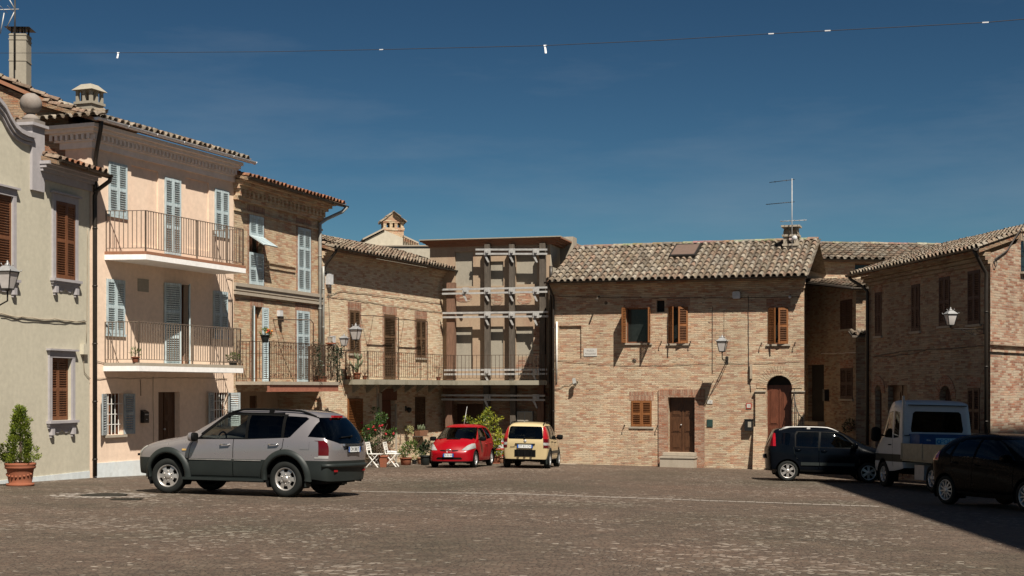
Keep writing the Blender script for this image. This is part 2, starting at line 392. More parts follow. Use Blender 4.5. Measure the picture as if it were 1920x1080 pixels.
# ---------------------------------------------------------------- ground
def ground_mat():
    m, nt, b = mat('cobbles')
    tc = N(nt, 'ShaderNodeTexCoord'); P = tc.outputs['Object']
    ds = N(nt, 'ShaderNodeTexNoise'); ds.inputs['Scale'].default_value = .35; L(nt, P, ds.inputs['Vector'])
    mx = N(nt, 'ShaderNodeVectorMath', operation='MULTIPLY_ADD'); L(nt, ds.outputs['Color'], mx.inputs[0]); mx.inputs[1].default_value = (.9, .9, 0); L(nt, P, mx.inputs[2])
    vo = N(nt, 'ShaderNodeTexVoronoi'); vo.inputs['Scale'].default_value = 12.5; vo.inputs['Randomness'].default_value = .8; L(nt, mx.outputs[0], vo.inputs['Vector'])
    ve = N(nt, 'ShaderNodeTexVoronoi', feature='DISTANCE_TO_EDGE'); ve.inputs['Scale'].default_value = 12.5; ve.inputs['Randomness'].default_value = .8; L(nt, mx.outputs[0], ve.inputs['Vector'])
    sep = N(nt, 'ShaderNodeSeparateColor'); L(nt, vo.outputs['Color'], sep.inputs[0])
    c = ramp(nt, sep.outputs[0], [(0, (.070,.050,.040)), (.35, (.108,.078,.060)), (.7, (.090,.070,.055)), (1, (.125,.097,.078))])
    # worn pale stones, in loose drifts
    mp = N(nt, 'ShaderNodeMapping'); mp.inputs['Scale'].default_value = (1, .75, 1); mp.inputs['Location'].default_value = (3.2, 1.4, 0); L(nt, P, mp.inputs['Vector'])
    dr = noise(nt, mp.outputs[0], .23, 5, .6)
    th = N(nt, 'ShaderNodeMapRange'); L(nt, dr, th.inputs[0])
    th.inputs[1].default_value = .47; th.inputs[2].default_value = .68; th.inputs[3].default_value = .985; th.inputs[4].default_value = .66
    gt = N(nt, 'ShaderNodeMath', operation='GREATER_THAN'); L(nt, sep.outputs[1], gt.inputs[0]); L(nt, th.outputs[0], gt.inputs[1])
    c = mixc(nt, gt.outputs[0], c, (.225,.195,.172))
    jf = ramp(nt, ve.outputs[0], [(.0, g3(1)), (.10, g3(0))])
    c = mixc(nt, jf, c, (.043,.034,.027))
    # damp / mossy and reddish drifts
    ms = noise(nt, P, .16, 6, .65)
    c = mixc(nt, 1.0, c, ramp(nt, ms, [(.3, (.70,.74,.62)), (.5, (1.04,.99,.91)), (.7, (1.2,1.06,.95))]), 'MULTIPLY')
    f2 = noise(nt, P, 2.3, 6, .7)
    c = mixc(nt, 1.0, c, ramp(nt, f2, [(.3, g3(.72)), (.7, g3(1.2))]), 'MULTIPLY')
    L(nt, c, b.inputs['Base Color']); b.inputs['Roughness'].default_value = .68; b.inputs['Specular IOR Level'].default_value = .4
    h = N(nt, 'ShaderNodeMath', operation='MINIMUM'); L(nt, ve.outputs[0], h.inputs[0]); h.inputs[1].default_value = .16
    h2 = N(nt, 'ShaderNodeMath', operation='MULTIPLY_ADD'); L(nt, sep.outputs[2], h2.inputs[0]); h2.inputs[1].default_value = .12; L(nt, h.outputs[0], h2.inputs[2])
    bump(nt, b, h2.outputs[0], .7, .07)
    return m
M['ground'] = ground_mat()
def grid_axis(vals): return vals
xs = [-400, -150, -60, -30, -22] + [i*1.0 for i in range(-15, 17)] + [22, 30, 60, 150, 400]
ys = [-300, -100, -40, -15, -5] + [i*2.0 for i in range(0, 36)] + [80, 110, 160, 260, 600]
g = MB(); g.smooth = True
vs = [(x, y, gz(x, y)) for y in ys for x in xs]; nx = len(xs)
g.add(vs, [(j*nx+i, j*nx+i+1, (j+1)*nx+i+1, (j+1)*nx+i) for j in range(len(ys)-1) for i in range(nx-1)])
tag(g.build('ground', M['ground']), kind='structure')
# stone row across the square
M['line_stone'] = plaster('pale_stone_row', (.27,.235,.205), (.13,.105,.085), 1.0, scale=9)
g = MB()
a, b_ = ray_ground(660, 921), ray_ground(1650, 950); n = 60
d = (b_ - a); nrm = Vector((-d.y, d.x, 0)).normalized() * .08
for i in range(n):
    p = a + d*(i/n); q = a + d*((i+.93)/n)
    p.z = gz(p.x, p.y) + .006; q.z = gz(q.x, q.y) + .006
    j = Vector((0, random.uniform(-.02, .02), 0))
    g.quad(p - nrm + j, q - nrm + j, q + nrm*random.uniform(.6, 1) + j, p + nrm + j)
tag(g.build('stone_row', M['line_stone']), kind='structure')
# manhole in the square, with a ring of pale setts
g = MB(); c0 = ray_ground(195, 929)
for k in range(40):
    for rr in (.62, .78, .95):
        if random.random() < .25: continue
        t = 2*math.pi*(k + random.random()*.3)/40; p = c0 + Vector((math.cos(t)*rr*1.05, math.sin(t)*rr, 0)); p.z = gz(p.x, p.y) + .006
        u = Vector((-math.sin(t), math.cos(t), 0))*.055; v = Vector((math.cos(t), math.sin(t), 0))*.06
        g.quad(p-u-v, p+u-v, p+u+v, p-u+v)
tag(g.build('paving_ring', M['line_stone']), kind='structure')
M['manhole'] = plain('manhole_iron', (.022,.020,.015), .8, .0, .2)
mh = thing('manhole_cover', 'round dark iron manhole cover ringed by pale paving stones left of the grey off-road car', 'manhole cover', c0 + Vector((0,0,.005)))
g = MB(); g.lathe([(.46, 0), (.46, .012), (.40, .014), (.05, .014)], (0,0,0), 28); g.build('cover', M['manhole'], mh)
g = MB(); c1 = ray_ground(237, 937)
mh2 = thing('drain_cover', 'small dark drain cover in the paving just in front of the round manhole', 'drain cover', c1 + Vector((0,0,.005)))
g.box(-.28, .28, -.17, .17, 0, .012)
for i in range(-4, 5): g.box(i*.06-.012, i*.06+.012, -.13, .13, .0125, .018)
g.build('grate', M['manhole'], mh2)
# ---------------------------------------------------------------- building kit
class House:
    """a facade plane fixed by two (pixel column, pixels per metre) pairs; local x runs along it, y into the building, z up"""
    def __init__(s, name, label, a, b, cat='house', group=None):
        (x0, s0), (x1, s1) = a, b
        p0 = Vector(at_s(x0, s0)); p1 = Vector(at_s(x1, s1)); d = p1 - p0
        s.len = d.length; s.th = math.atan2(d.y, d.x); s.P = p0
        s.u = d.normalized(); s.w = Vector((-s.u.y, s.u.x))
        m = (p0 + p1)/2; s.zb = gz(m.x, m.y)
        s.root = thing(name, label, cat, (p0.x, p0.y, s.zb), s.th, group)
    def px(s, x, y, v=0.0):
        a = (x - CX)/F; b = -(y - HY)/F
        t = (s.P.dot(s.w) + v) / (a*s.w.x + s.w.y)
        p = Vector((a*t, t))
        return ((p - s.P).dot(s.u), CAMZ + b*t - s.zb)
    def P3(s, x, y, v=0.0):
        u, z = s.px(x, y, v); return Vector((u, v, z))
    def ux(s, x, v=0.0): return s.px(x, HY, v)[0]
    def world(s, u, v, z):
        q = s.P + s.u*u + s.w*v; return Vector((q.x, q.y, z + s.zb))
    def hole(s, x0, y0, x1, y1, arch=False, d=.22, v=0.0):
        xc = (x0+x1)/2
        return dict(u0=s.ux(x0, v), u1=s.ux(x1, v), z1=s.px(xc, y0, v)[1], z0=s.px(xc, y1, v)[1], arch=arch, d=d)

def wall(mb, u0, u1, z0, z1, holes=(), v=0.0, caps=True, th=.3, reveal=None):
    us = sorted({u0, u1, *[h['u0'] for h in holes], *[h['u1'] for h in holes]})
    zs = sorted({z0, z1, *[h['z0'] for h in holes], *[h['z1'] for h in holes]})
    us = [u for u in us if u0-1e-6 <= u <= u1+1e-6]; zs = [z for z in zs if z0-1e-6 <= z <= z1+1e-6]
    for i in range(len(us)-1):
        for j in range(len(zs)-1):
            cu, cz = (us[i]+us[i+1])/2, (zs[j]+zs[j+1])/2
            if any(h['u0'] < cu < h['u1'] and h['z0'] < cz < h['z1'] for h in holes): continue
            mb.quad((us[i], v, zs[j]), (us[i+1], v, zs[j]), (us[i+1], v, zs[j+1]), (us[i], v, zs[j+1]))
    cur = mb.cur
    if reveal is not None: mb.cur = reveal
    for h in holes:
        a, b, c, e, d = h['u0'], h['u1'], h['z0'], h['z1'], h['d']
        if h['arch']:
            r = (b-a)/2; rise = h.get('rise', r); zc = e - rise; n = 12
            arc = [(a + r - r*math.cos(math.pi*i/n), zc + rise*math.sin(math.pi*i/n)) for i in range(n+1)]
            for i in range(n):
                mid = a if i < n/2 else b
                (p, q), (p2, q2) = arc[i], arc[i+1]
                mb.cur = cur
                mb.quad((p, v, q), (p2, v, q2), (p2, v, e), (p, v, e)) if abs(e-q) > 1e-5 or abs(e-q2) > 1e-5 else None
                if reveal is not None: mb.cur = reveal
                mb.quad((p, v, q), (p2, v, q2), (p2, v+d, q2), (p, v+d, q))
            top = zc
        else:
            mb.quad((a, v, e), (b, v, e), (b, v+d, e), (a, v+d, e)); top = e
        mb.quad((a, v, c), (a, v, top), (a, v+d, top), (a, v+d, c))
        mb.quad((b, v, c), (b, v, top), (b, v+d, top), (b, v+d, c))
        mb.quad((a, v, c), (b, v, c), (b, v+d, c), (a, v+d, c))
    mb.cur = cur

def shell(mb, u0, u1, z0, z1, depth, ridge=None, zr=None, v=0.0):
    """side and back walls; ridge = v of the ridge, zr its height"""
    for u in (u0, u1):
        if ridge: mb.quad((u, v, z0), (u, depth, z0), (u, depth, z1), (u, ridge, zr), (u, v, z1))
        else: mb.quad((u, v, z0), (u, depth, z0), (u, depth, z1), (u, v, z1))
    mb.quad((u0, depth, z0), (u1, depth, z0), (u1, depth, z1), (u0, depth, z1))

def leaf(w, h, mirror=False, mids=(.5,), pitch=.058, stile=.06, t=.036):
    mb = MB(); sg = -1 if mirror else 1
    def bx(x0, x1, y0, y1, z0, z1): mb.box(sg*x0, sg*x1, y0, y1, z0, z1)
    bx(0, stile, -t/2, t/2, 0, h); bx(w-stile, w, -t/2, t/2, 0, h)
    zs = [0] + [m*h for m in mids] + [h]
    bx(stile, w-stile, -t/2+.002, t/2-.002, 0, .10); bx(stile, w-stile, -t/2+.002, t/2-.002, h-.07, h)
    for m in mids: bx(stile, w-stile, -t/2+.002, t/2-.002, m*h-.04, m*h+.04)
    for i in range(len(zs)-1):
        lo = zs[i] + (.10 if i == 0 else .04); hi = zs[i+1] - (.07 if i == len(zs)-2 else .04)
        n = max(1, int((hi-lo)/pitch)); pt = (hi-lo)/n
        for k in range(n):
            z = lo + (k+.5)*pt
            mb.obox((sg*w/2, 0, z), ((w/2-stile)*.999, 0, 0), (0, .016, -.022), (0, .003, .004))
    return mb

def window(h, hole, smat=None, left=0, right=0, fmat='wframe', v=None, sill='stone', silld=.06, mids=(.5,), name='window', gap=.0, single=False, grille=None, pane='pane', mullion=True, closed_v=.015, silltail=.08):
    a, b, c, e = hole['u0'], hole['u1'], hole['z0'], hole['z1']; d = hole['d'] if v is None else v
    mb = MB(); fw = .05; y0, y1 = d-.055, d-.005
    mb.box(a, a+fw, y0, y1, c, e); mb.box(b-fw, b, y0, y1, c, e); mb.box(a+fw, b-fw, y0+.002, y1, c, c+fw); mb.box(a+fw, b-fw, y0+.002, y1, e-fw, e)
    if mullion and not single: mb.box((a+b)/2-.04, (a+b)/2+.04, y0-.004, y1, c+fw, e-fw)
    W = mb.build(name, M[fmat], h.root)
    p = MB(); p.quad((a+.01, d-.02, c+.01), (b-.01, d-.02, c+.01), (b-.01, d-.02, e-.01), (a+.01, d-.02, e-.01)); p.build('pane', M[pane], W)
    if sill:
        s = MB(); s.box(a-silltail, b+silltail, -silld, .1, c-.07, c-.002); s.build('sill', M[sill], W)
    if smat:
        wl = (b-a) if single else (b-a)/2; hh = e - c - .012
        if left is not None:
            o = leaf(wl-.004, hh, False, mids).build('shutter', M[smat], W, (a+.002, closed_v if left < 1 else -.02, c+.006), (0, 0, -R(left)))
        if right is not None and not single:
            o = leaf(wl-.004, hh, True, mids).build('shutter', M[smat], W, (b-.002, closed_v if right < 1 else -.02, c+.006), (0, 0, R(right)))
    if grille:
        s = MB(); n = max(3, int((b-a)/.13)); 
        for i in range(1, n): s.bar((a+(b-a)*i/n, .04, c), (a+(b-a)*i/n, .04, e), .016)
        for z in [c+(e-c)*k/4 for k in (1,2,3)]: s.bar((a, .04, z), (b, .04, z), .016)
        s.build('grille', M[grille], W)
    return W

def door(h, hole, dmat='door_brown', leaves=2, panels=3, v=None, handle=True, top=None, step=None):
    a, b, c, e = hole['u0'], hole['u1'], hole['z0'], hole['z1']; d = (hole['d'] if v is None else v)
    top = e if top is None else top
    mb = MB(); mb.box(a, b, d-.05, d-.005, c, top)
    lw = (b-a)/leaves
    for k in range(leaves):
        x0 = a + k*lw
        for j in range(panels):
            z0 = c + .12 + (top-c-.2)*j/panels; z1 = c + .12 + (top-c-.2)*(j+1)/panels - .09
            mb.box(x0+.07, x0+lw-.07, d-.062, d-.05, z0, z1); mb.box(x0+.12, x0+lw-.12, d-.078, d-.062, z0+.05, z1-.05)
        if k: mb.box(x0-.025, x0+.025, d-.075, d-.05, c+.01, top-.01)
    D = mb.build('door', M[dmat], h.root)
    if handle:
        s = MB(); xh = a + lw - .06 if leaves == 2 else a+.09
        s.ball((xh, d-.11, c+1.02), .03, 8); s.bar((xh, d-.1, c+1.02), (xh, d-.06, c+1.02), .02); s.build('handle', M['galv'], D)
    if top < e - .02:
        s = MB(); s.quad((a, d-.03, top), (b, d-.03, top), (b, d-.03, e), (a, d-.03, e)); s.build('fanlight', M['dark'], D)
    return D

TILE_COLS = [(.47,.38,.28), (.40,.31,.22), (.52,.43,.33), (.35,.25,.18), (.46,.34,.25), (.43,.29,.21), (.30,.24,.18), (.49,.42,.34), (.56,.48,.38), (.40,.33,.26)]
TILE_RED = [(.50,.22,.12), (.46,.19,.10), (.52,.25,.14), (.44,.22,.14)]
def roof_tiles(mb, o, eu, es, nu, ns, pitch=.25, exp=.37, cols=TILE_COLS, keep=None, jit=1.0, seg=5, rad=.088):
    """barrel tiles: o = eave corner, eu = unit vector along the eave, es = unit vector up the slope"""
    o, eu, es = Vector(o), Vector(eu).normalized(), Vector(es).normalized(); nn = eu.cross(es).normalized()
    if nn.z < 0: nn = -nn
    for i in range(nu):
        cj = random.uniform(-.02, .02)*jit
        for j in range(ns):
            c = o + eu*((i+.5)*pitch + cj) + es*(j*exp)
            if keep and not keep((i+.5)*pitch, j*exp): continue
            col = random.choice(cols); k = random.uniform(.75, 1.15)
            mb.col = tuple(x*k for x in col)
            r1 = rad*random.uniform(.95, 1.08); r2 = r1*.80; Lt = exp + .07
            tw = random.uniform(-.03, .03)*jit; lift = .045 + random.uniform(0, .014)*jit
            ring = []
            for (t, r, z) in ((0, r1, lift), (Lt, r2, .012)):
                for s_ in range(seg+1):
                    a = math.pi*s_/seg
                    ring.append(tuple(c + es*(t + random.uniform(-.006,.006)*jit) + eu*(math.cos(a)*r + tw*t) + nn*(math.sin(a)*r*1.05 + z - .02)))
            sm = mb.smooth; mb.smooth = True
            mb.add(ring, [(s_, s_+1, seg+2+s_, seg+1+s_) for s_ in range(seg)]); 
            # front lip
            mb.smooth = False
            lip = [tuple(Vector(p) - nn*.018) for p in ring[:seg+1]]
            mb.add(ring[:seg+1] + lip, [(s_, s_+1, seg+2+s_, seg+1+s_) for s_ in range(seg)])
            mb.smooth = sm
            # channel between covers
            mb.col = tuple(x*.62*k for x in random.choice(cols))
            a0 = c + eu*(pitch*.5); h0 = nn*.012
            q = [a0 - eu*.085 + nn*.03 + h0, a0 + h0 - nn*.012, a0 + eu*.085 + nn*.03 + h0]
            mb.add([tuple(x) for x in q] + [tuple(x + es*(exp+.02) - h0) for x in q], [(0,1,4,3), (1,2,5,4)])
    mb.col = (1,1,1)
def flat(mb, col, *pts):
    c = mb.col; mb.col = col; mb.quad(*pts); mb.col = c
def roof_front(h, u0, u1, ve, ze, ang, slen, cols=TILE_COLS, pitch=.25, exp=.37, thick=.10, back=True, name='roof', keep=None, soffit='brick_old', jit=1.0):
    """a slope rising from the eave line into the building, with its boards below"""
    t = R(ang); es = Vector((0, math.cos(t), math.sin(t))); mb = MB()
    mb.cur = 0
    roof_tiles(mb, (u0, ve, ze), (1,0,0), es, int((u1-u0)/pitch), int(slen/exp), (u1-u0)/int((u1-u0)/pitch), slen/int(slen/exp), cols, keep, jit)
    a = Vector((0, ve, ze)); b = a + es*slen; off = Vector((0, 0, -thick))
    mb.cur = 1
    mb.col = (.2,.13,.09)
    mb.prism([(u0, a.y, a.z-.015), (u1, a.y, a.z-.015), (u1, b.y, b.z-.015), (u0, b.y, b.z-.015)], (0, 0, -thick))
    mb.col = (1,1,1)
    if back:
        e = b + Vector((0, (b.y-ve), -(b.z-ze)))
        mb.cur = 0; mb.col = (.36,.28,.2)
        mb.quad((u0, b.y, b.z+.02), (u1, b.y, b.z+.02), (u1, e.y, e.z), (u0, e.y, e.z))
    # ridge caps
    n = max(1, int((u1-u0)/.4)); mb.cur = 0
    for i in range(n):
        mb.col = tuple(x*random.uniform(.8, 1.15) for x in random.choice(cols)); x0 = u0 + (u1-u0)*i/n; x1 = u0 + (u1-u0)*(i+1.06)/n
        zz = b.z + random.uniform(.0, .02)
        pr = [(math.cos(math.pi*k/5)*.10, math.sin(math.pi*k/5)*.09) for k in range(6)]
        mb.add([(x0, b.y+p, zz+q) for p, q in pr] + [(min(x1, u1), b.y+p*.85, zz+q*.9) for p, q in pr], [(k, k+1, k+7, k+6) for k in range(5)])
    return mb.build(name, [M['tile'], M[soffit]], h.root), b

def gutter(h, pts, mname='pipe_brown', r=.065, name='gutter'):
    mb = MB(); seg = 6
    for i in range(len(pts)-1):
        a, b = Vector(pts[i]), Vector(pts[i+1]); d = (b-a).normalized(); sx = d.cross(Vector((0,0,1))).normalized()
        ra = [a + sx*math.cos(math.pi + math.pi*k/seg)*r + Vector((0,0,math.sin(math.pi + math.pi*k/seg)*r)) for k in range(seg+1)]
        rb = [p + (b-a) for p in ra]
        mb.smooth = True; mb.add([tuple(p) for p in ra+rb], [(k, k+1, seg+2+k, seg+1+k) for k in range(seg)]); mb.smooth = False
        mb.add([tuple(p) for p in ra], [tuple(range(seg+1))]); mb.add([tuple(p) for p in rb], [tuple(range(seg+1))])
        n = max(1, int((b-a).length/1.1))
        for k in range(n+1):
            c = a + (b-a)*(k/n); mb.tube([c + sx*math.cos(t)*(r+.006) + Vector((0,0,math.sin(t)*(r+.006))) for t in [math.pi + math.pi*q/5 for q in range(6)]], .008, 4)
    return mb.build(name, M[mname], h.root)
def pipe(h, pts, mname='pipe_brown', r=.045, name='downpipe', clips=True):
    mb = MB(); mb.tube(pts, r, 8)
    if clips:
        a, b = Vector(pts[-2]), Vector(pts[-1]); n = max(1, int((b-a).length/1.6))
        for k in range(n+1):
            c = a + (b-a)*(k+.3)/(n+.6)
            mb.tube([c, c + (b-a).normalized()*.03], r+.012, 8)
    return mb.build(name, M[mname], h.root)
def wire(h, pts, r=.008, mname='cable', name='cable', sag=.0, wob=.012, v=-.02):
    """a run of cable along a facade through (u, z) points"""
    out = []
    for i in range(len(pts)-1):
        (u0, z0), (u1, z1) = pts[i], pts[i+1]; n = max(2, int(math.hypot(u1-u0, z1-z0)/.22))
        for k in range(n):
            t = k/n; out.append((u0+(u1-u0)*t + random.uniform(-wob, wob)*.3, v + random.uniform(-.008, .004), z0+(z1-z0)*t - sag*4*t*(1-t) + random.uniform(-wob, wob)))
    out.append((pts[-1][0], v, pts[-1][1]))
    mb = MB(); mb.tube(out, r*.62, 5); return mb.build(name, M[mname], h.root)

def railing(path, z0, ht, bal=.115, post_at=(), post=.035, bar=.016, rail=.032, mb=None, low=.09, mid=None):
    """upright-bar railing along a plan path of (x, y) points"""
    mb = mb or MB()
    for i in range(len(path)-1):
        a, b = Vector((*path[i], 0)), Vector((*path[i+1], 0)); Ld = (b-a).length; n = max(1, round(Ld/bal))
        mb.bar(a+Vector((0,0,z0+ht)), b+Vector((0,0,z0+ht)), rail, rail*.6)
        mb.bar(a+Vector((0,0,z0+low)), b+Vector((0,0,z0+low)), rail*.8, rail*.5)
        if mid: mb.bar(a+Vector((0,0,z0+mid)), b+Vector((0,0,z0+mid)), rail*.6, rail*.4)
        for k in range(1, n):
            p = a + (b-a)*(k/n); mb.bar(p+Vector((0,0,z0+low+.01)), p+Vector((0,0,z0+ht-.01)), bar)
        for q in ({0, 1} | set(post_at)):
            p = a + (b-a)*q; mb.bar(p+Vector((0,0,z0)), p+Vector((0,0,z0+ht)), post)
    return mb

def lantern(name, label, loc, rz, reach, scale=1.0, style='arm', group='street lanterns on the walls', drop=.35):
    """four-sided street lantern on a wall bracket; local -y points away from the wall, loc is the bracket's foot on the wall"""
    t = thing(name, label, 'street lantern', loc, rz, group)
    s = scale
    hz = drop  # base of lantern above bracket foot
    mb = MB()
    mb.box(-.05, .05, -.02, .0, -.14, .14)
    mb.tube([(0, -.01, 0), (0, -reach*.5, 0.0), (0, -reach*.9, .0), (0, -reach, hz*.3), (0, -reach, hz)], .02*s, 6)
    mb.tube([(0, -.01, -.12), (0, -reach*.3, -.17), (0, -reach*.55, -.08), (0, -reach*.7, -.01)], .013*s, 6)
    mb.tube([(0, -reach*.3+.09*math.cos(a), -.07+.07*math.sin(a)) for a in [k*.6 for k in range(10)]], .009, 5)
    mb.build('bracket', M['iron'], t)
    z0 = hz; hl = .40*s; w0, w1 = .10*s, .185*s
    fr = MB()
    c = [(-1,-1),(1,-1),(1,1),(-1,1)]
    for i, j in c: fr.bar((i*w0, -reach+j*w0, z0), (i*w1, -reach+j*w1, z0+hl), .022*s)
    for k in range(4):
        (i,j),(i2,j2) = c[k], c[(k+1)%4]
        fr.bar((i*w0, -reach+j*w0, z0), (i2*w0, -reach+j2*w0, z0), .03*s); fr.bar((i*w1, -reach+j*w1, z0+hl), (i2*w1, -reach+j2*w1, z0+hl), .03*s)
    fr.lathe([(.03*s, z0-.05*s), (.06*s, z0-.03*s), (.07*s, z0)], (0,-reach,0), 10)
    fr.build('frame', M['iron'], t)
    gl = MB(); q = .97
    gl.add([(i*w0*q, -reach+j*w0*q, z0+.01) for i,j in c] + [(i*w1*q, -reach+j*w1*q, z0+hl-.01) for i,j in c], [(0,1,5,4),(1,2,6,5),(2,3,7,6),(3,0,4,7),(0,1,2,3)])
    gl.build('lamp_shade', M['lamp_glass'], t)
    ca = MB(); w2 = w1*1.12; w3 = .08*s
    ca.add([(i*w2, -reach+j*w2, z0+hl+.01) for i,j in c] + [(i*w3, -reach+j*w3, z0+hl+.14*s) for i,j in c], [(0,1,5,4),(1,2,6,5),(2,3,7,6),(3,0,4,7),(4,5,6,7),(0,1,2,3)])
    ca.lathe([(.07*s, z0+hl+.14*s), (.06*s, z0+hl+.18*s), (.02*s, z0+hl+.2*s), (.03*s, z0+hl+.23*s), (.005, z0+hl+.27*s)], (0,-reach,0), 8)
    for i, j in c: ca.tube([(i*w2, -reach+j*w2, z0+hl+.01), (i*w2*1.1, -reach+j*w2*1.1, z0+hl+.06*s)], .012*s, 5)
    for i, j in c: ca.tube([(i*w3, -reach+j*w3, z0+hl+.14*s), (i*w3*1.3, -reach+j*w3*1.3, z0+hl+.2*s)], .01*s, 5)
    ca.build('cap', M['lamp_metal'], t)
    return t

def coppi_cap(mb, w, d, z, ang=28, cols=TILE_COLS, over=.08):
    """little two-slope tile roof over a chimney, ridge along y"""
    t = R(ang)
    for sg in (-1, 1):
        ln = (w/2+over)/math.cos(t)
        roof_tiles(mb, (sg*(w/2+over), -d/2-over if sg < 0 else d/2+over, z - over*math.tan(t)), (0, 1 if sg < 0 else -1, 0), (-sg*math.cos(t), 0, math.sin(t)), max(2, int((d+2*over)/.2)), max(1, int(ln/.25)), (d+2*over)/max(2, int((d+2*over)/.2)), ln/max(1, int(ln/.25)), cols, None, 1, 4, .075)
    zr = z + w/2*math.tan(t)
    mb.cur = 1
    mb.add([(-w/2,-d/2,z),(w/2,-d/2,z),(0,-d/2,zr),(-w/2,d/2,z),(w/2,d/2,z),(0,d/2,zr)], [(0,1,2),(3,5,4),(0,2,5,3),(1,4,5,2),(0,3,4,1)])
    mb.cur = 0
# ================================================================ buildings
def surround(h, hl, w, mname, proud=.05, top=None, name='window_surround', ext=0.0, jamb=None):
    """raised frame round an opening"""
    a, b, c, e = hl['u0'], hl['u1'], hl['z0'], hl['z1']; top = top or w
    mb = MB()
    mb.box(a-w, a, -proud, .0, c-ext, e); mb.box(b, b+w, -proud, .0, c-ext, e)
    mb.cur = 1 if jamb else 0
    mb.box(a-w-.001, b+w+.001, -proud-.003, .0, e, e+top)
    return mb.build(name, [M[mname]] + ([M[jamb]] if jamb else []), h.root)
def lintel(h, hl, ht=.3, ext=.12, mname='brick_red', proud=.006):
    mb = MB(); mb.box(hl['u0']-ext, hl['u1']+ext, -proud, .02, hl['z1']+.001, hl['z1']+ht)
    return mb.build('lintel', M[mname], h.root)

# ---------------------------------------------------------------- A: cream house at the left edge
sA = lambda x: 71.9*(1600-x)/1432
A = House('cream_house', 'cream rendered house with a curved parapet, a stone ball and brown louvred shutters', (-250, sA(-250)), (168, sA(168)))
zTop = A.px(120, 345)[1]
A1 = A.hole(-40, 362, 22, 520); A2 = A.hole(102, 380, 139, 524); A3 = A.hole(95, 671, 133, 788)
mb = MB(); uP = A.ux(70)
wall(mb, -2, A.len, -.8, zTop, [A1, A2, A3]); shell(mb, -2, A.len, -.8, zTop, 2.4)
# curved parapet in the same wall
prof = [A.px(x, y) for x, y in ((-250, 120), (-60, 150), (-20, 172), (0, 196), (10, 216), (20, 232), (31, 242), (43, 248), (57, 252))]
poly = [(u, z) for u, z in prof] + [(A.ux(57), zTop), (A.ux(-250), zTop)]
mb.prism([(u, 0.0, z) for u, z in poly], (0, .35, 0))
mb.build('wall', M['cream'], A.root)
mb = MB()
for off, pr, th in ((0, .16, .10), (-.11, .11, .08), (-.21, .06, .06)):
    pts = [(u, z+off) for u, z in prof]
    for (u0, z0), (u1, z1) in zip(pts, pts[1:]):
        mb.prism([(u0, -pr, z0), (u1, -pr, z1), (u1, -pr, z1-th), (u0, -pr, z0-th)], (0, pr+(.36 if off == 0 else 0), 0))
mb.build('parapet_moulding', M['lilac'], A.root)
# pier and ball
mb = MB(); u0, u1 = A.ux(56), A.ux(79); zc = A.px(66, 238)[1]; um = (u0+u1)/2
mb.box(u0, u1, -.07, .35, zTop-.35, zc)
mb.box(u0-.08, u1+.08, -.14, .42, zc, zc+.07)
mb.build('pier', M['lilac'], A.root)
mb = MB(); mb.box(um-.24, um+.24, -.1, .38, zc+.071, zc+.16); mb.lathe([(.21, .16), (.2, .22), (.13, .30), (.09, .33)], (um, .14, zc), 14); rb = .265
mb.ball((um, .14, zc+.33+rb*.93), rb, 20); mb.build('stone_ball', M['stone_ball'], A.root)
# cornice right of the pier, tiles over it
mb = MB(); ua, ub = A.ux(72), A.len
for k, (pr, z0, z1) in enumerate(((.06, -.02, .16), (.14, .161, .24), (.24, .241, .32), (.34, .321, .40))):
    mb.box(ua-.02*k, ub+.02, -pr, 0, zTop+z0, zTop+z1)
mb.build('cornice', M['lilac'], A.root)
roof_front(A, ua+.0, ub+.06, -.50, zTop+.42, 17, 2.0, TILE_COLS[:6]+TILE_RED[:2], back=False)
gutter(A, [(ua+.1, -.54, zTop+.44), (ub+.14, -.54, zTop+.40)], 'pipe_brown', .06)
up = A.len + .13
pipe(A, [(ub+.12, -.54, zTop+.38), (ub+.13, -.5, zTop+.25), (ub+.13, -.14, zTop+.02), (up, -.08, zTop-.12), (up, -.08, zTop-.5), (up, -.08, A.px(168, 893)[1])], 'pipe_brown', .06)
for hl, nm in ((A1, ''), (A2, ''), (A3, '')):
    surround(A, hl, .13, 'lilac', .05, .17)
    mb = MB(); a, b, c, e = hl['u0'], hl['u1'], hl['z0'], hl['z1']
    mb.box(a-.2, b+.2, -.12, 0, e+.175, e+.22); mb.build('window_hood', M['lilac'], A.root); mb = MB()
    mb.box(a-.2, b+.2, -.13, .05, c-.07, c-.003); mb.box(a-.17, b+.17, -.09, 0, c-.13, c-.071); mb.box(a-.14, b+.14, -.05, 0, c-.2, c-.131)
    for x in (a-.08, b-.04): mb.box(x, x+.12, -.1, 0, c-.36, c-.201); mb.box(x+.02, x+.10, -.06, 0, c-.42, c-.361)
    n = 10
    for i in range(n):
        x0 = a+.06+(b-a-.12)*i/n; x1 = a+.06+(b-a-.12)*(i+1)/n
        f = lambda t: .10*abs(math.sin(t*2*math.pi))
        mb.prism([(x0, -.03, c-.2), (x1, -.03, c-.2), (x1, -.03, c-.22-f((i+1)/n)), (x0, -.03, c-.22-f(i/n))], (0, .03, 0))
    mb.build('window_trim', M['lilac'], A.root)
window(A, A1, 'shut_brown', 0, 0, sill=None, closed_v=.03); window(A, A2, 'shut_brown', 4, 4, sill=None, closed_v=-.01); window(A, A3, 'shut_brown', 0, 0, sill=None, closed_v=.10)
mb = MB(); mb.box(-2, A.len-.02, -.02, 0, -.8, A.px(120, 888)[1]); mb.build('plinth', M['plinth_blue'], A.root)
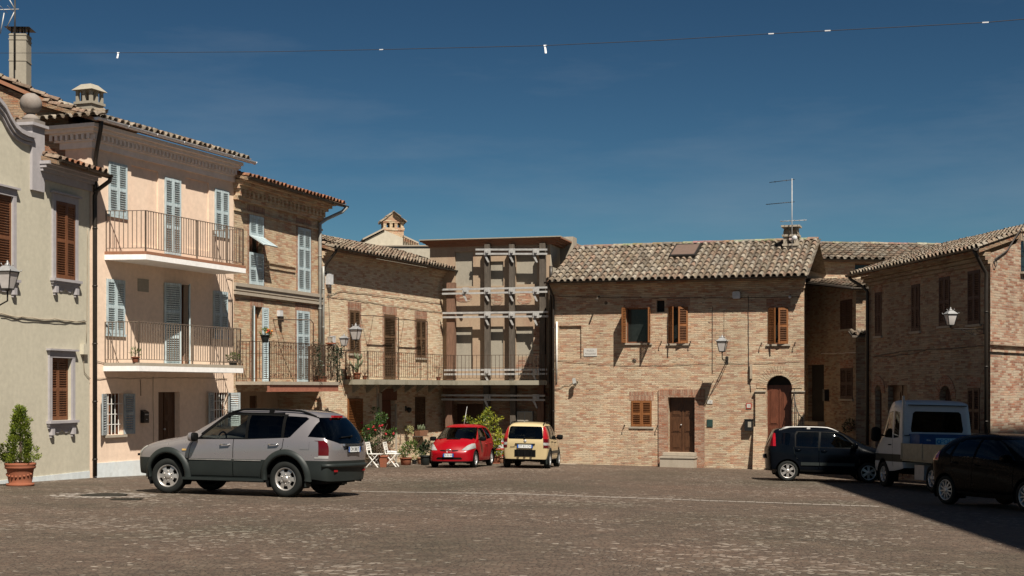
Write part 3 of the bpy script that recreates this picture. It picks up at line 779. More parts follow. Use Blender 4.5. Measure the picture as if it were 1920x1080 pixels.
wire(A, [A.px(-200, 570), A.px(0, 588), A.px(60, 596), A.px(100, 598), A.px(160, 603)], .02, 'cable_tan', sag=.02); wire(A, [A.px(0, 592), A.px(80, 601), A.px(158, 601)], .012, 'cable', sag=.04)
wire(A, [A.px(163, 430), A.px(162, 600), A.px(161, 640)], .014, 'cable_tan')
mb = MB(); u, z = A.px(155, 655); mb.box(u-.12, u+.12, -.1, 0, z-.13, z+.13); mb.build('junction_box', M['cream'], A.root)
wire(A, [(u, z-.12), (u+.05, z-.6), A.px(168, 710)], .014, 'cable_tan')
# lantern at the left
u, z = A.px(12, 548, -.02); lw = A.world(u, 0, z)
uu, zz = A.px(14, 542, -2.2)
lwv = A.world(uu, 0, zz); lantern('street_lantern', 'large lantern with four frosted panes close to the cream wall at the left edge', (lwv.x, lwv.y, lwv.z-.35), A.th, 2.2, .90)

# ---------------------------------------------------------------- B: pink house
B = House('pink_house', 'tall pink rendered house with white balconies and pale blue shutters', (172, 71.8), (438, 61.4))
zE = (B.px(190, 222, -.5)[1] + B.px(480, 305, -.5)[1])/2
zT = zE - .05
b_t = [B.hole(203, 306, 237, 404, v=0), B.hole(308, 335, 338, 478), B.hole(402, 356, 428, 441)]
b_m = [B.hole(199, 524, 233, 626), B.hole(307, 532, 353, 688), B.hole(399, 546, 426, 632)]
b_g = [B.hole(198, 738, 231, 815), B.hole(297, 735, 337, 872), B.hole(399, 736, 427, 800)]
rec = [B.hole(246, 316, 297, 462, d=.05), B.hole(348, 338, 392, 468, d=.05)]
mb = MB(); wall(mb, 0, B.len, -.8, zT, b_t + b_m + b_g + rec); shell(mb, 0, B.len, -.8, zT, 6)
for r_ in rec: mb.quad((r_['u0'], .05, r_['z0']), (r_['u1'], .05, r_['z0']), (r_['u1'], .05, r_['z1']), (r_['u0'], .05, r_['z1']))
mb.build('wall', M['pink'], B.root)
mb = MB(); e0, e1 = -.0, B.len
def ring(pr, z0, z1): mb.box(-pr, B.len+.02, -pr, 3, z0, z1)
ring(.06, zT-.62, zT-.45); ring(.12, zT-.449, zT-.40)
ring(.17, zT-.27, zT-.22); ring(.25, zT-.219, zT-.13); ring(.34, zT-.129, zT-.03)
n = int(B.len/.17)
for i in range(n): u = -.1 + (B.len+.1)*i/n; mb.box(u, u+.085, -.18, 0, zT-.399, zT-.271)
for i in range(16): v = -.05 + i*.17; mb.box(-.18, 0, v, v+.085, zT-.399, zT-.271)
mb.build('cornice', M['cornice_pale'], B.root)
rf, rb_ = roof_front(B, -.42, B.len+.3, -.40, zE+.05, 17, 4.0, TILE_COLS, jit=1.6)
roof_tiles_side = MB(); 
roof_tiles(roof_tiles_side, (-.52, 3.4, zE+.05), (0,-1,0), (math.cos(R(17)), 0, math.sin(R(17))), 15, 4, .265, .37, TILE_COLS, lambda a, s: s < max(0, 4.0-a-.1) + .3)
roof_tiles_side.build('hip_tiles', M['tile'], rf)
gutter(B, [(-.42, -.47, zE+.03), (B.len+.45, -.47, zE+.0)], 'gutter_grey', .075)
pipe(B, [(-.2, -.46, zE-.04), (-.17, -.42, zE-.2), (-.05, -.2, zE-.75), (.06, -.07, zE-1.0), (.06, -.07, zE-1.6), (.06, -.07, A.px(168, 345)[1])], 'pipe_brown', .055)
# chimney of the pink house
cu, cz = B.px(168, 206, 1.2); mb = MB()
mb.box(cu-.26, cu+.26, .94, 1.46, cz-.5, cz+.12); mb.box(cu-.3, cu+.3, .9, 1.5, cz+.121, cz+.19)
for i in (-1, 0, 1):
    for j in (-1, 0, 1):
        if i or j: mb.box(cu+i*.22-.04, cu+i*.22+.04, 1.2+j*.22-.04, 1.2+j*.22+.04, cz+.19, cz+.50)
mb.add([(cu-.34,.86,cz+.501),(cu+.34,.86,cz+.501),(cu+.34,1.54,cz+.501),(cu-.34,1.54,cz+.501),(cu-.16,1.04,cz+.68),(cu+.16,1.04,cz+.68),(cu+.16,1.36,cz+.68),(cu-.16,1.36,cz+.68)], [(0,3,2,1),(4,5,6,7),(0,1,5,4),(1,2,6,5),(2,3,7,6),(3,0,4,7)])
mb.build('chimney', M['grey_render'], rf)
for hl in (b_t[0], b_t[2], b_m[0], b_m[2]): window(B, hl, 'shut_blue', 0, 0, closed_v=-.02, sill='shut_blue', silld=.05, silltail=.03)
window(B, b_t[1], 'shut_blue', 0, 0, closed_v=-.02, sill=None, mids=(.36, .66)); 
window(B, b_m[1], 'shut_blue', 16, 37, closed_v=-.02, sill=None, mids=(.36, .66))
window(B, b_g[0], 'shut_grey', 158, 165, grille='white_paint', silld=.08); window(B, b_g[2], 'shut_grey', 165, 150, grille='white_paint', silld=.08)
door(B, b_g[1], 'door_brown', 2, 3)
mb = MB(); mb.box(.12, B.len, -.025, 0, -.8, B.px(215, 866)[1]); mb.build('plinth', M['plinth_blue'], B.root)
mb = MB(); u0, z1 = B.px(258, 522); u1, z0 = B.px(278, 548); mb.box(u0, u1, -.02, 0, z0, z1); mb.build('plaque', M['grey_render'], B.root)
def balcony(h, pts, z0, z1, mname='white_edge', top='terra_old', rail=1.08, ends=True, bal=.115, rm='iron_brown', mid=None, name='balcony', skip_rail=0):
    mb = MB(); mb.prism([(u, v, z0) for u, v in pts], (0, 0, (z1-z0)*.62)); mb.cur = 1
    mb.prism([(u, v-.0 , z0+(z1-z0)*.62+.001) for u, v in pts], (0, 0, (z1-z0)*.38))
    Bc = mb.build(name, [M[mname], M[top]], h.root)
    cx = sum(p[0] for p in pts)/len(pts); cy = sum(p[1] for p in pts)/len(pts)
    ins = [(u + (.06 if u < cx else -.06), v + (.06 if v < -.1 else 0)) for u, v in pts]
    r = railing(ins, z1, rail, bal, post_at=(), mid=mid)
    # intermediate posts on the long side
    r.build('railing', M[rm], Bc)
    return Bc, ins
zb1 = (B.px(275, 487, -1.1)[1] + B.px(462, 512, -1.1)[1])/2; zb2 = (B.px(262, 697, -1.1)[1] + B.px(455, 698, -1.1)[1])/2
uR = B.ux(461, -1.1); uL = B.ux(274, -1.1); u00 = B.ux(196)
Bal1, in1 = balcony(B, [(u00, 0), (uL, -1.1), (uR, -1.1), (uR, 0)], zb1, zb1+.22)
uR2 = B.ux(456, -1.1); uL2 = B.ux(261, -1.1); u02 = B.ux(194)
Bal2, in2 = balcony(B, [(u02, 0), (uL2, -1.1), (uR2, -1.1), (uR2, 0)], zb2, zb2+.22, top='stone')
mb = MB()
for bal_, zz in ((in1, zb1), (in2, zb2)):
    (xa, ya), (xb, yb) = bal_[1], bal_[2]
    for q in (.5, .82):
        x = xa + (xb-xa)*q; mb = MB(); mb.bar((x, ya, zz+.22), (x, ya, zz+1.3), .035); mb.build('railing_post', M['iron_brown'], Bal1 if zz == zb1 else Bal2)

wire(B, [B.px(175, 708), B.px(240, 710), B.px(330, 708), B.px(425, 710)], .014, 'cable_tan'); wire(B, [B.px(176, 676), B.px(196, 681)], .012, 'cable')
wire(B, [B.px(262, 712), B.px(263, 742)], .014, 'cable'); wire(B, [B.px(286, 706), B.px(286, 735), B.px(287, 830)], .012, 'cable_tan')
wire(B, [B.px(425, 520), B.px(435, 524), B.px(436, 700)], .016, 'cable_tan')

# ---------------------------------------------------------------- J: old brick house behind the cream one
J = House('old_brick_house', 'old brown brick house with a tall rendered chimney behind the cream parapet', (-60, 71.4), (128, 71.2))
mb = MB(); pts = [J.px(-60, 128), J.px(0, 160), J.px(128, 214)]
mb.prism([(u, 0, z) for u, z in pts] + [(pts[2][0], 0, 3.5), (pts[0][0], 0, 3.5)], (0, 3, 0)); mb.build('wall', M['brick_old'], J.root)
mb = MB(); a, b = J.P3(-60, 124), J.P3(136, 208); d = (b-a).normalized(); nn = Vector((-d.z, 0, d.x))
roof_tiles(mb, b + Vector((0, -.14, .06)), (0, 1, 0), -d, 4, int((b-a).length/.4), .26, .4, TILE_COLS, None, 1.8)
mb.cur = 1; mb.prism([a+Vector((0,-.12,0)), b+Vector((0,-.12,0)), b+Vector((0,-.12,-.1)), a+Vector((0,-.12,-.1))], (0, 3.2, 0))
rJ = mb.build('roof', [M['tile'], M['terra_old']], J.root)
mb = MB(); cu, cz = J.px(38, 168, .5); s = .225; ht = J.px(38, 66, .5)[1]
mb.box(cu-s, cu+s, .5-s, .5+s, cz-.6, ht); 
for z in (ht-.04, ht-.16, ht-.72): mb.box(cu-s-.012, cu+s+.012, .5-s-.012, .5+s+.012, z-.015, z+.015)
mb.cur = 1
for i in (-1, 0, 1):
    for j in (-1, 1): mb.box(cu+i*.17-.02, cu+i*.17+.02, .5+j*.17-.02, .5+j*.17+.02, ht, ht+.15)
mb.add([(cu-.33,.17,ht+.15),(cu+.33,.17,ht+.15),(cu+.33,.83,ht+.15),(cu-.33,.83,ht+.15),(cu,.5,ht+.23)], [(0,3,2,1),(0,1,4),(1,2,4),(2,3,4),(3,0,4)])
mb.build('chimney', [M['grey_render'], M['pipe_brown']], rJ)

# ---------------------------------------------------------------- C: brick house with blue shutters
Ch = House('narrow_brick_house', 'narrow brick house with pale blue shutters and a balcony over a dark porch', (438, 61.4), (603, 54.2))
zE = (Ch.px(450, 328, -.55)[1] + Ch.px(632, 380, -.55)[1])/2
zT = zE - .02
c_t = [Ch.hole(467, 405, 493, 534), Ch.hole(558, 428, 581, 548)]
c_m = [Ch.hole(472, 575, 491, 719), Ch.hole(556, 583, 579, 718)]
c_g = dict(u0=Ch.ux(449), u1=Ch.ux(599), z0=-.5, z1=Ch.px(520, 734)[1], arch=False, d=1.6)
mb = MB(); wall(mb, 0, Ch.len, -.8, zT, c_t + c_m + [c_g]); shell(mb, 0, Ch.len, -.8, zT, 6)
mb.build('wall', M['brick_mid'], Ch.root)
# porch back wall
P = Ch.hole(468, 742, 482, 870, v=1.6); Q = Ch.hole(560, 748, 576, 792, v=1.6)
mb = MB(); q2 = [dict(P, d=.1), dict(Q, d=.1)]; q2[0]['z0'] = -.3
wall(mb, c_g['u0'], c_g['u1'], -.5, c_g['z1'], q2, v=1.6); mb.build('porch_wall', M['ochre'], Ch.root)
W = MB(); W.box(q2[0]['u0'], q2[0]['u1'], 1.66, 1.7, -.3, q2[0]['z1']); W.build('porch_door', M['door_brown'], Ch.root)
W = MB(); W.box(q2[1]['u0'], q2[1]['u1'], 1.66, 1.7, q2[1]['z0'], q2[1]['z1']); W = W.build('porch_window', M['pane'], Ch.root)
for k, ang, mir in ((q2[1]['u0'], -160, False), (q2[1]['u1'], 165, True)):
    leaf(.34, q2[1]['z1']-q2[1]['z0'], mir).build('shutter', M['shut_grey'], W, (k, 1.57, q2[1]['z0']), (0, 0, R(ang)))
# dentil cornice
mb = MB(); mb.box(-.02, Ch.len+.05, -.12, 0, zT-.62, zT-.5); mb.box(-.02, Ch.len+.1, -.22, 0, zT-.28, zT-.18); mb.box(-.02, Ch.len+.15, -.34, 0, zT-.179, zT-.08); mb.box(-.02, Ch.len+.2, -.46, 0, zT-.079, zT)
n = 22
for i in range(n): u = Ch.len*i/n; mb.box(u+.04, u+.17, -.2, 0, zT-.499, zT-.281)
mb.build('cornice', M['brick_mid'], Ch.root)
mb = MB(); zs = Ch.px(520, 546)[1]
mb.box(0, Ch.len, -.10, 0, zs-.02, zs+.09); mb.box(0, Ch.len, -.06, 0, zs-.14, zs-.021); mb.box(0, Ch.len, -.09, 0, zs-.27, zs-.18)
mb.build('string_course', M['stone'], Ch.root)
mb = MB(); zs2 = Ch.px(520, 365)[1]; mb.box(0, Ch.len, -.05, 0, zT-.95, zT-.88); 
zs3 = Ch.px(530, 496)[1]; a, b = Ch.ux(499), Ch.ux(553); mb.box(a, b, -.05, 0, zs3-.04, zs3+.04); mb.box(a, b, -.035, 0, zs3-.2, zs3-.13); mb.build('brick_band', M['brick_mid'], Ch.root)
for hl in c_t + c_m: surround(Ch, hl, .11, 'brick_jamb', .008, .3, 'brick_surround', 0, 'brick_red')
roof_front(Ch, -.1, Ch.len+.75, -.55, zE+.03, 13, 4.5, TILE_RED, soffit='brick_old')
gutter(Ch, [(-.1, -.58, zE+.03), (Ch.len+.85, -.58, zE-.03)], 'pipe_brown', .06)
up = Ch.ux(599.5, -.07)
pipe(Ch, [(Ch.len+.75, -.6, zE-.08), (Ch.len+.6, -.5, zE-.25), (Ch.len+.08, -.14, zE-.55), (up, -.08, zE-.75), (up, -.08, zE-1.3), (up, -.08, Ch.px(600, 706)[1])], 'pipe_grey', .06)
pipe(Ch, [(up+.28, -.07, Ch.px(606, 500)[1]), (up+.28, -.07, Ch.px(606, 520)[1]), (up+.28, -.07, Ch.px(606, 706)[1])], 'pipe_grey', .045)
wA = window(Ch, c_t[0], None, sill=None); wB = window(Ch, c_t[1], 'shut_blue', 0, 0, closed_v=-.02, sill='shut_blue', mids=(.36, .68))
# left top shutter: upper and lower louvres shut, a middle flap propped outwards
a, b, c, e = (c_t[0][k] for k in ('u0', 'u1', 'z0', 'z1')); H_ = e-c; hw = (b-a)/2
for k, mir in ((a, False), (b, True)):
    leaf(hw-.004, H_*.30, mir, ()).build('shutter', M['shut_blue'], wA, (k, -.02, e-H_*.30), (0,0,0))
    leaf(hw-.004, H_*.46, mir, (.5,)).build('shutter', M['shut_blue'], wA, (k, -.02, c), (0,0,0))
    leaf(hw-.004, H_*.27, mir, (), .05).build('shutter_flap', M['shut_blue'], wA, (k, -.03-.27*H_*math.sin(R(58)), e-H_*.30-.27*H_*math.cos(R(58))), (-R(58), 0, 0))
window(Ch, c_m[0], 'shut_blue', 140, 172, sill=None, mids=(.36, .66)); window(Ch, c_m[1], 'shut_blue', 0, 0, closed_v=-.02, sill=None, mids=(.36, .66))
mb = MB(); mb.box(c_m[0]['u0']+.3, c_m[0]['u0']+.52, .10, .15, c_m[0]['z0'], c_m[0]['z1']-.1); mb.build('inner_door', M['shut_orange'], Ch.root)
# balcony on a red beam
zs = (Ch.px(443, 721, -1.2)[1] + Ch.px(637, 722, -1.2)[1])/2; uL = .1; uR = Ch.ux(637, -1.2)
BalC, inC = balcony(Ch, [(uL, 0), (uL, -1.2), (uR, -1.2), (uR, -.1)], zs, zs+.1, 'stone', 'stone', 1.22, rm='iron_rust', mid=.85)
mb = MB(); mb.box(uL+.02, uR-.02, -1.16, -1.08, zs-.2, zs-.001); mb.box(uL+.02, uR-.02, -1.2, -1.04, zs-.215, zs-.2); mb.box(uL+.02, uR-.02, -1.18, -1.05, zs-.01, zs-.0005)
mb.build('beam', M['redbeam'], BalC)
mb = MB()
for i in range(18):
    x = uL + (uR-uL)*(i+.5)/18; zq = zs+.1
    for zz in (zq+.2, zq+1.08):
        mb = MB(); mb.tube([(x+.05*math.cos(a), -1.145, zz+.05*math.sin(a)) for a in [k*.9 for k in range(7)]], .009, 4); mb.build('scroll', M['iron_rust'], BalC)
mb = MB()
mb.tube([(uL+(uR-uL)*.62, -1.14, zq), (uL+(uR-uL)*.62, -1.14, zq+1.9), (uL+(uR-uL)*.60, -1.1, zq+2.0), (uL+(uR-uL)*.5, -.5, zq+2.0), (uL+(uR-uL)*.5, -.0, zq+2.0)], .018, 6)
mb.build('awning_pole', M['iron_rust'], BalC)
mb = MB(); u, z = Ch.px(522, 592); mb.box(u-.1, u+.1, -.12, 0, z-.02, z+.17); mb.cur = 1; mb.box(u-.07, u+.07, -.16, -.02, z-.2, z-.021); mb.build('floodlight', [M['wire_white'], M['iron']], Ch.root)
wire(Ch, [Ch.px(440, 560), Ch.px(520, 566), Ch.px(600, 575)], .012, 'cable'); wire(Ch, [Ch.px(523, 610), Ch.px(535, 650)], .008, 'cable')

# ---------------------------------------------------------------- D: long low brick house
D = House('long_brick_house', 'long tan brick house with dark louvred shutters above a long mossy balcony', (603, 54.2), (832, 45.9))
zE = (D.px(630, 466, -.5)[1] + D.px(845, 506, -.5)[1])/2; zT = zE
d_t = [D.hole(655, 582, 674, 663), D.hole(720, 590, 741, 711), D.hole(780, 598, 798, 671)]
d_g = [D.hole(651, 747, 675, 868), D.hole(714, 730, 740, 868), D.hole(778, 744, 797, 803)]
mb = MB(); wall(mb, 0, D.len+.5, -.8, zT, d_t + d_g); shell(mb, 0, D.len+.5, -.8, zT, 5)
mb.build('wall', M['brick_tan'], D.root)
mb = MB()
for k, pr in enumerate((.06, .13, .20)): mb.box(0, D.len+.3, -pr, 0, zT-.3+k*.09, zT-.215+k*.09)
mb.build('cornice', M['brick_tan'], D.root)
roof_front(D, -.05, D.len+.55, -.50, zE+.03, 17, 3.1, TILE_COLS[:6], jit=1.5)
gutter(D, [(.0, -.56, zE+.04), (D.len+.55, -.56, zE-.01)], 'pipe_brown', .055)
pipe(D, [(.1, -.54, zE), (.1, -.5, zE-.1), (.06, -.2, zE-.45), (.08, -.08, zE-.62), (.08, -.08, zE-.75), (.08, -.08, zE-.9)], 'pipe_brown', .05)
for hl in d_t: surround(D, hl, .12, 'brick_jamb', .006, .3, 'brick_surround', 0, 'brick_red')
window(D, d_t[0], 'shut_dark', 0, 0, closed_v=0); window(D, d_t[1], 'shut_dark', 0, 0, closed_v=0, sill=None, single=True, mids=(.35,.66)); window(D, d_t[2], 'shut_dark', 0, 0, closed_v=0)
window(D, d_g[0], 'shut_orange', 6, 0, closed_v=0, sill=None, single=True, mids=(.4,)); window(D, d_g[2], 'shut_dark', 0, 0, closed_v=.0)
door(D, d_g[1], 'door_red', 1, 3, top=D.px(727, 752)[1])
mb = MB(); hl = d_g[1]; mb.box(hl['u0']-.22, hl['u0']-.02, -.06, 0, -.3, hl['z1']-.15); mb.build('door_pillar', M['stone'], D.root); mb = MB(); mb.box(hl['u1']+.02, hl['u1']+.14, -.04, 0, -.3, hl['z1']-.55); mb.build('door_pillar', M['stone'], D.root)
mb = MB(); hl = d_g[1]; mb.box(hl['u0'], hl['u1']+.1, -.05, .1, hl['z1']-.42, hl['z1']+.02); mb.build('door_panel', M['door_red'], D.root)
for pts, r_, mt in (([D.px(612, 553), D.px(640, 546), D.px(720, 555), D.px(828, 570)], .012, 'cable'), ([D.px(612, 556), D.px(650, 560), D.px(730, 573), D.px(828, 586)], .012, 'cable'), ([D.px(615, 550), D.px(618, 640), D.px(622, 660)], .01, 'cable'), ([D.px(706, 720), D.px(706, 800)], .02, 'pipe_grey')):
    wire(D, pts, r_, mt)
mb = MB(); u, z = D.px(614, 523); mb.box(u-.13, u+.13, -.16, 0, z-.2, z+.17); mb.box(u-.05, u+.05, -.1, -.02, z-.3, z-.2); mb.build('cable_box', M['wire_white'], D.root)
mb = MB()
for x0, x1, y in ((700, 747, 592), (758, 801, 599)):
    for v in (-.55,):
        a, b = D.P3(x0, y, v), D.P3(x1, y+4, v); mb.bar(a, b, .03); zf = D.px(x1, 713, v)[1]; mb.bar(b, (b.x, b.y, zf), .03); mb.bar(a, (a.x, 0, a.z+.02), .025)
        mb.bar(a, (a.x+.35, -.05, a.z-1.6), .008); mb.bar(b, (b.x, 0, b.z+.02), .025)
mb.build('awning_frame', M['iron_rust'], D.root)
# the long mossy balcony that runs on in front of the propped house
E = House('shored_house', 'empty ochre plastered house held up by timber posts and steel rails', (806, 45.85), (1032, 46.9))
zs0 = D.px(700, 721, -1.0)[1]; zs1 = D.px(700, 711.5, -1.0)[1]
def toD(p): q = Vector((p.x, p.y)) - D.P; return (q.dot(D.u), q.dot(D.w))
uS = D.ux(645)
eR = toD(E.world(E.ux(1026, -1.05), -1.05, 0)); eRi = toD(E.world(E.ux(1026, 0), 0.05, 0)); eL = toD(E.world(E.ux(840, -1.05), -1.05, 0)); corner = toD(E.world(E.ux(832), .05, 0))
pa = Vector((uS, -1.0)); pb = Vector(eL); dirE = (Vector(eR)-pb).normalized(); t = (-1.0 - pb.y)/dirE.y; bend = pb + dirE*t
poly = [(uS, 0), (uS, -1.0), (bend.x, -1.0), eR, eRi, corner]
mb = MB(); mb.prism([(u, v, zs0) for u, v in poly], (0, 0, zs1-zs0))
for i in range(7):
    q = uS + .6 + i*(bend.x-uS)/7; mb.prism([(q, 0, zs0-.0005), (q, -.45, zs0-.0005), (q, 0, zs0-.3)], (.12, 0, 0))
BalD = mb.build('balcony', M['concrete'], D.root)
rl = railing([(uS+.05, -.05), (uS+.05, -.94), (bend.x, -.94), (eR[0]-.03, eR[1]+.06)], zs1, 1.0, .16, rail=.03, bar=.013, mid=.5); rl.build('railing', M['iron_rust'], BalD)

# ---------------------------------------------------------------- E: propped house
ze = (E.px(832, 462)[1] + E.px(1010, 458)[1])/2
uA, uB = E.ux(806), E.ux(1032)
pan = [E.hole(853, 472, 887, 537, d=.10), E.hole(919, 490, 944, 536, d=.08), E.hole(967, 474, 1007, 533, d=.14), E.hole(853, 613, 886, 696, d=.12), E.hole(967, 612, 1000, 668, d=.1), E.hole(919, 612, 944, 690, d=.06)]
gar = [dict(u0=E.ux(846), u1=E.ux(906), z0=-.5, z1=E.px(875, 757)[1], arch=False, d=.9), dict(u0=E.ux(919), u1=E.ux(955), z0=E.px(930, 850)[1], z1=E.px(930, 757)[1], arch=False, d=.06)]
zg = E.px(930, 728)[1]
mb = MB(); wall(mb, uA, uB, zg, ze, pan); shell(mb, uA, uB, -.8, ze, 5)
mb.cur = 1; wall(mb, uA, uB, -.8, zg-.001, gar)
mb.cur = 2
for p in pan: mb.quad((p['u0'], p['d'], p['z0']), (p['u1'], p['d'], p['z0']), (p['u1'], p['d'], p['z1']), (p['u0'], p['d'], p['z1']))
mb.cur = 1; p = gar[1]; mb.quad((p['u0'], p['d'], p['z0']), (p['u1'], p['d'], p['z0']), (p['u1'], p['d'], p['z1']), (p['u0'], p['d'], p['z1']))
mb.build('wall', [M['ochre'], M['brick_old'], M['grey_render']], E.root)
mb = MB()
for x0, y0, x1, y1 in ((969, 548, 998, 570), (967, 672, 1000, 706), (920, 548, 944, 572), (853, 550, 886, 566), (1000, 600, 1022, 700)):
    u0, z1 = E.px(x0, y0); u1, z0 = E.px(x1, y1); n = 7
    pts = [(u0 + (u1-u0)*(.5+.5*math.cos(t))*random.uniform(.95,1.03), z0 + (z1-z0)*(.5+.55*math.sin(t))*random.uniform(.93,1.05)) for t in [2*math.pi*(k+.5)/12 for k in range(12)]]
    mb = MB(); mb.prism([(u, -.008, z) for u, z in pts], (0, .006, 0)); mb.build('bare_brick', M['brick_gable'], E.root)
dg = MB(); dg.box(gar[0]['u0'], gar[0]['u1'], .86, .89, -.5, gar[0]['z1']); dg.build('garage_door', M['door_brown'], E.root)
mb = MB(); u0, u1 = E.ux(800), E.ux(1046)
for k, (pr, z0, z1) in enumerate(((.07, .0, .08), (.14, .081, .15), (.22, .151, .20), (.30, .201, .25))): mb.box(u0-.2+ (.3-k*.1), u1+.2-(.3-k*.1), -pr, 5, ze+z0-.02, ze+z1-.02)
mb.build('cornice', M['terra_old'], E.root)
mb = MB(); mb.box(u0-.2, u1+.2, -.38, 5.1, ze+.232, ze+.27); 
E_roof = mb.build('roof', M['grey_render'], E.root)
mb = MB(); u, z = E.px(1062, 458, 2.0); mb.box(u-.45, u+.35, 1.7, 2.4, z-1.2, z+.28); mb.box(u-.75, u-.44, 1.8, 2.3, z-1.2, z+.12); mb.build('chimney', M['stone'], E_roof)
mb = MB(); pv = E.ux(1032)
mb.box(pv, pv+.02, 0, 5, 2, ze); mb.build('side_wall', M['pale_render'], E.root)
pipe(E, [(E.ux(1034,-.2), -.3, E.px(1034, 500)[1]), (E.ux(1034,-.2), -.3, E.px(1034, 520)[1]), (E.ux(1034,-.2), -.3, -.3)], 'pipe_brown', .07)
# shoring frame
S = thing('shoring_frame', 'frame of dark timber posts clamped by double galvanised steel rails across the ochre facade', 'shoring', tuple(E.root.location), E.th)
class _S: pass
def e3(x, y, v): return E.P3(x, y, v)
for x0, x1, yt, yb, mt in ((838, 853, 530, 712, 'timber_red'), (909, 918, 458, 712, 'timber'), (955, 964, 458, 712, 'timber'), (1012, 1022, 456, 712, 'timber'), (836, 848, 740, 880, 'timber_red'), (907, 917, 722, 880, 'timber'), (957, 967, 722, 880, 'timber'), (1008, 1020, 722, 880, 'timber_red')):
    mb = MB(); a, b = E.ux(x0, -.3), E.ux(x1, -.3); zt, zb_ = E.px((x0+x1)/2, yt, -.3)[1], E.px((x0+x1)/2, yb, -.3)[1]
    if yb > 800: zb_ = -.2
    mb.box(a, b, -.36, -.10, zb_, zt); mb.build('post', M[mt], S)
zl = []
for yl, yr, xl, xr, vv in ((472, 472, 892, 1026, -.42), (547, 543, 829, 1026, -.42), (591, 589, 830, 1028, -.42), (698, 697, 833, 1026, -.42), (745, 746, 828, 1022, -.42)):
    mb = MB(); a, b = e3(xl, yl, vv), e3(xr, yr, vv)
    for dz in (.085, -.085): mb.bar(a+Vector((0,0,dz)), b+Vector((0,0,dz)), .06, .075)
    o = mb.build('steel_rail', M['galv'], S)
    for xx in (914, 960, 1005, 873):
        if not xl+10 < xx < xr-5: continue
        if xx in (873, 960) and random.random() < .5: continue
        q = e3(xx, (yl+yr)/2, vv-.05); c = MB(); c.box(q.x-.13, q.x+.13, q.y-.02, q.y, q.z-.13, q.z+.13); c.box(q.x-.05, q.x+.05, q.y-.07, q.y-.021, q.z-.05, q.z+.05)
        c.prism([(q.x-.16, q.y+.02, q.z-.12), (q.x-.06, q.y+.02, q.z-.12), (q.x+.06, q.y+.02, q.z-.42), (q.x+.0, q.y+.02, q.z-.42)], (0, .05, 0)); c.build('clamp', M['galv'], o)

# ---------------------------------------------------------------- F: main brick house at the back
Fh = House('main_brick_house', 'wide two storey brick house with orange brown shutters, arched door and grey tiled roof', (1036, 48.6), (1508, 51.5))
zE = (Fh.px(1040, 532, -.5)[1] + Fh.px(1510, 517, -.5)[1])/2; zT = zE
f1 = Fh.hole(1173, 577, 1219, 643); f2 = Fh.hole(1254, 575, 1290, 644); f3 = Fh.hole(1441, 577, 1478, 645); fs = Fh.hole(1231, 563, 1246, 585)
f4 = Fh.hole(1184, 751, 1222, 800); f5 = Fh.hole(1253, 745, 1303, 848, d=.3); f6 = Fh.hole(1437, 704, 1485, 830, True, d=.3); fn = Fh.hole(1048, 611, 1090, 673, d=.07)
f6['z0'] = .12
mb = MB(); wall(mb, 0, Fh.len, -.8, zT, [f1, f2, f3, fs, f4, f5, f6, fn]); mb.quad((0,0,-.8),(0,7.4,-.8),(0,7.4,zT),(0,3.5,zT+1.5),(0,0,zT)); mb.quad((Fh.len,0,-.8),(Fh.len-2.9,7.4,-.8),(Fh.len-2.9,7.4,zT),(Fh.len-1.37,3.5,zT+1.5),(Fh.len,0,zT)); mb.quad((0,7.4,-.8),(Fh.len-2.9,7.4,-.8),(Fh.len-2.9,7.4,zT),(0,7.4,zT))
mb.quad((fn['u0'], .07, fn['z0']), (fn['u1'], .07, fn['z0']), (fn['u1'], .07, fn['z1']), (fn['u0'], .07, fn['z1']))
mb.build('wall', M['brick_back'], Fh.root)
mb = MB(); mb.quad((fs['u0'], .2, fs['z0']), (fs['u1'], .2, fs['z0']), (fs['u1'], .2, fs['z1']), (fs['u0'], .2, fs['z1'])); mb.build('vent_hole', M['dark'], Fh.root)
mb = MB(); z0 = Fh.px(1270, 558)[1]
mb.box(-.02, Fh.len+.03, -.08, 0, zT-.38, zT-.24); mb.box(-.02, Fh.len+.05, -.18, 0, zT-.239, zT-.12); mb.box(-.02, Fh.len+.06, -.28, 0, zT-.119, zT-.0)
mb.build('cornice', M['brick_back'], Fh.root)
rF, ridge = roof_front(Fh, -.1, Fh.len+.12, -.52, zE+.03, 23.5, 4.25, TILE_COLS, exp=.40, pitch=.25, soffit='brick_old')
gutter(Fh, [(-.14, -.6, zE+.04), (Fh.len+.18, -.6, zE+.02)], 'pipe_brown', .06)
pipe(Fh, [(-.02, -.56, zE), (.0, -.45, zE-.15), (.06, -.12, zE-.5), (.06, -.08, zE-.65), (.06, -.08, zE-1.2), (.06, -.08, 0)], 'pipe_brown', .05)
mb = MB(); u, z = Fh.px(1044, 603, -.04); z2 = Fh.px(1044, 717)[1]; mb.tube([(u, -.04, z), (u, -.04, z2)], .03, 8); mb.build('conduit', M['white_paint'], Fh.root)
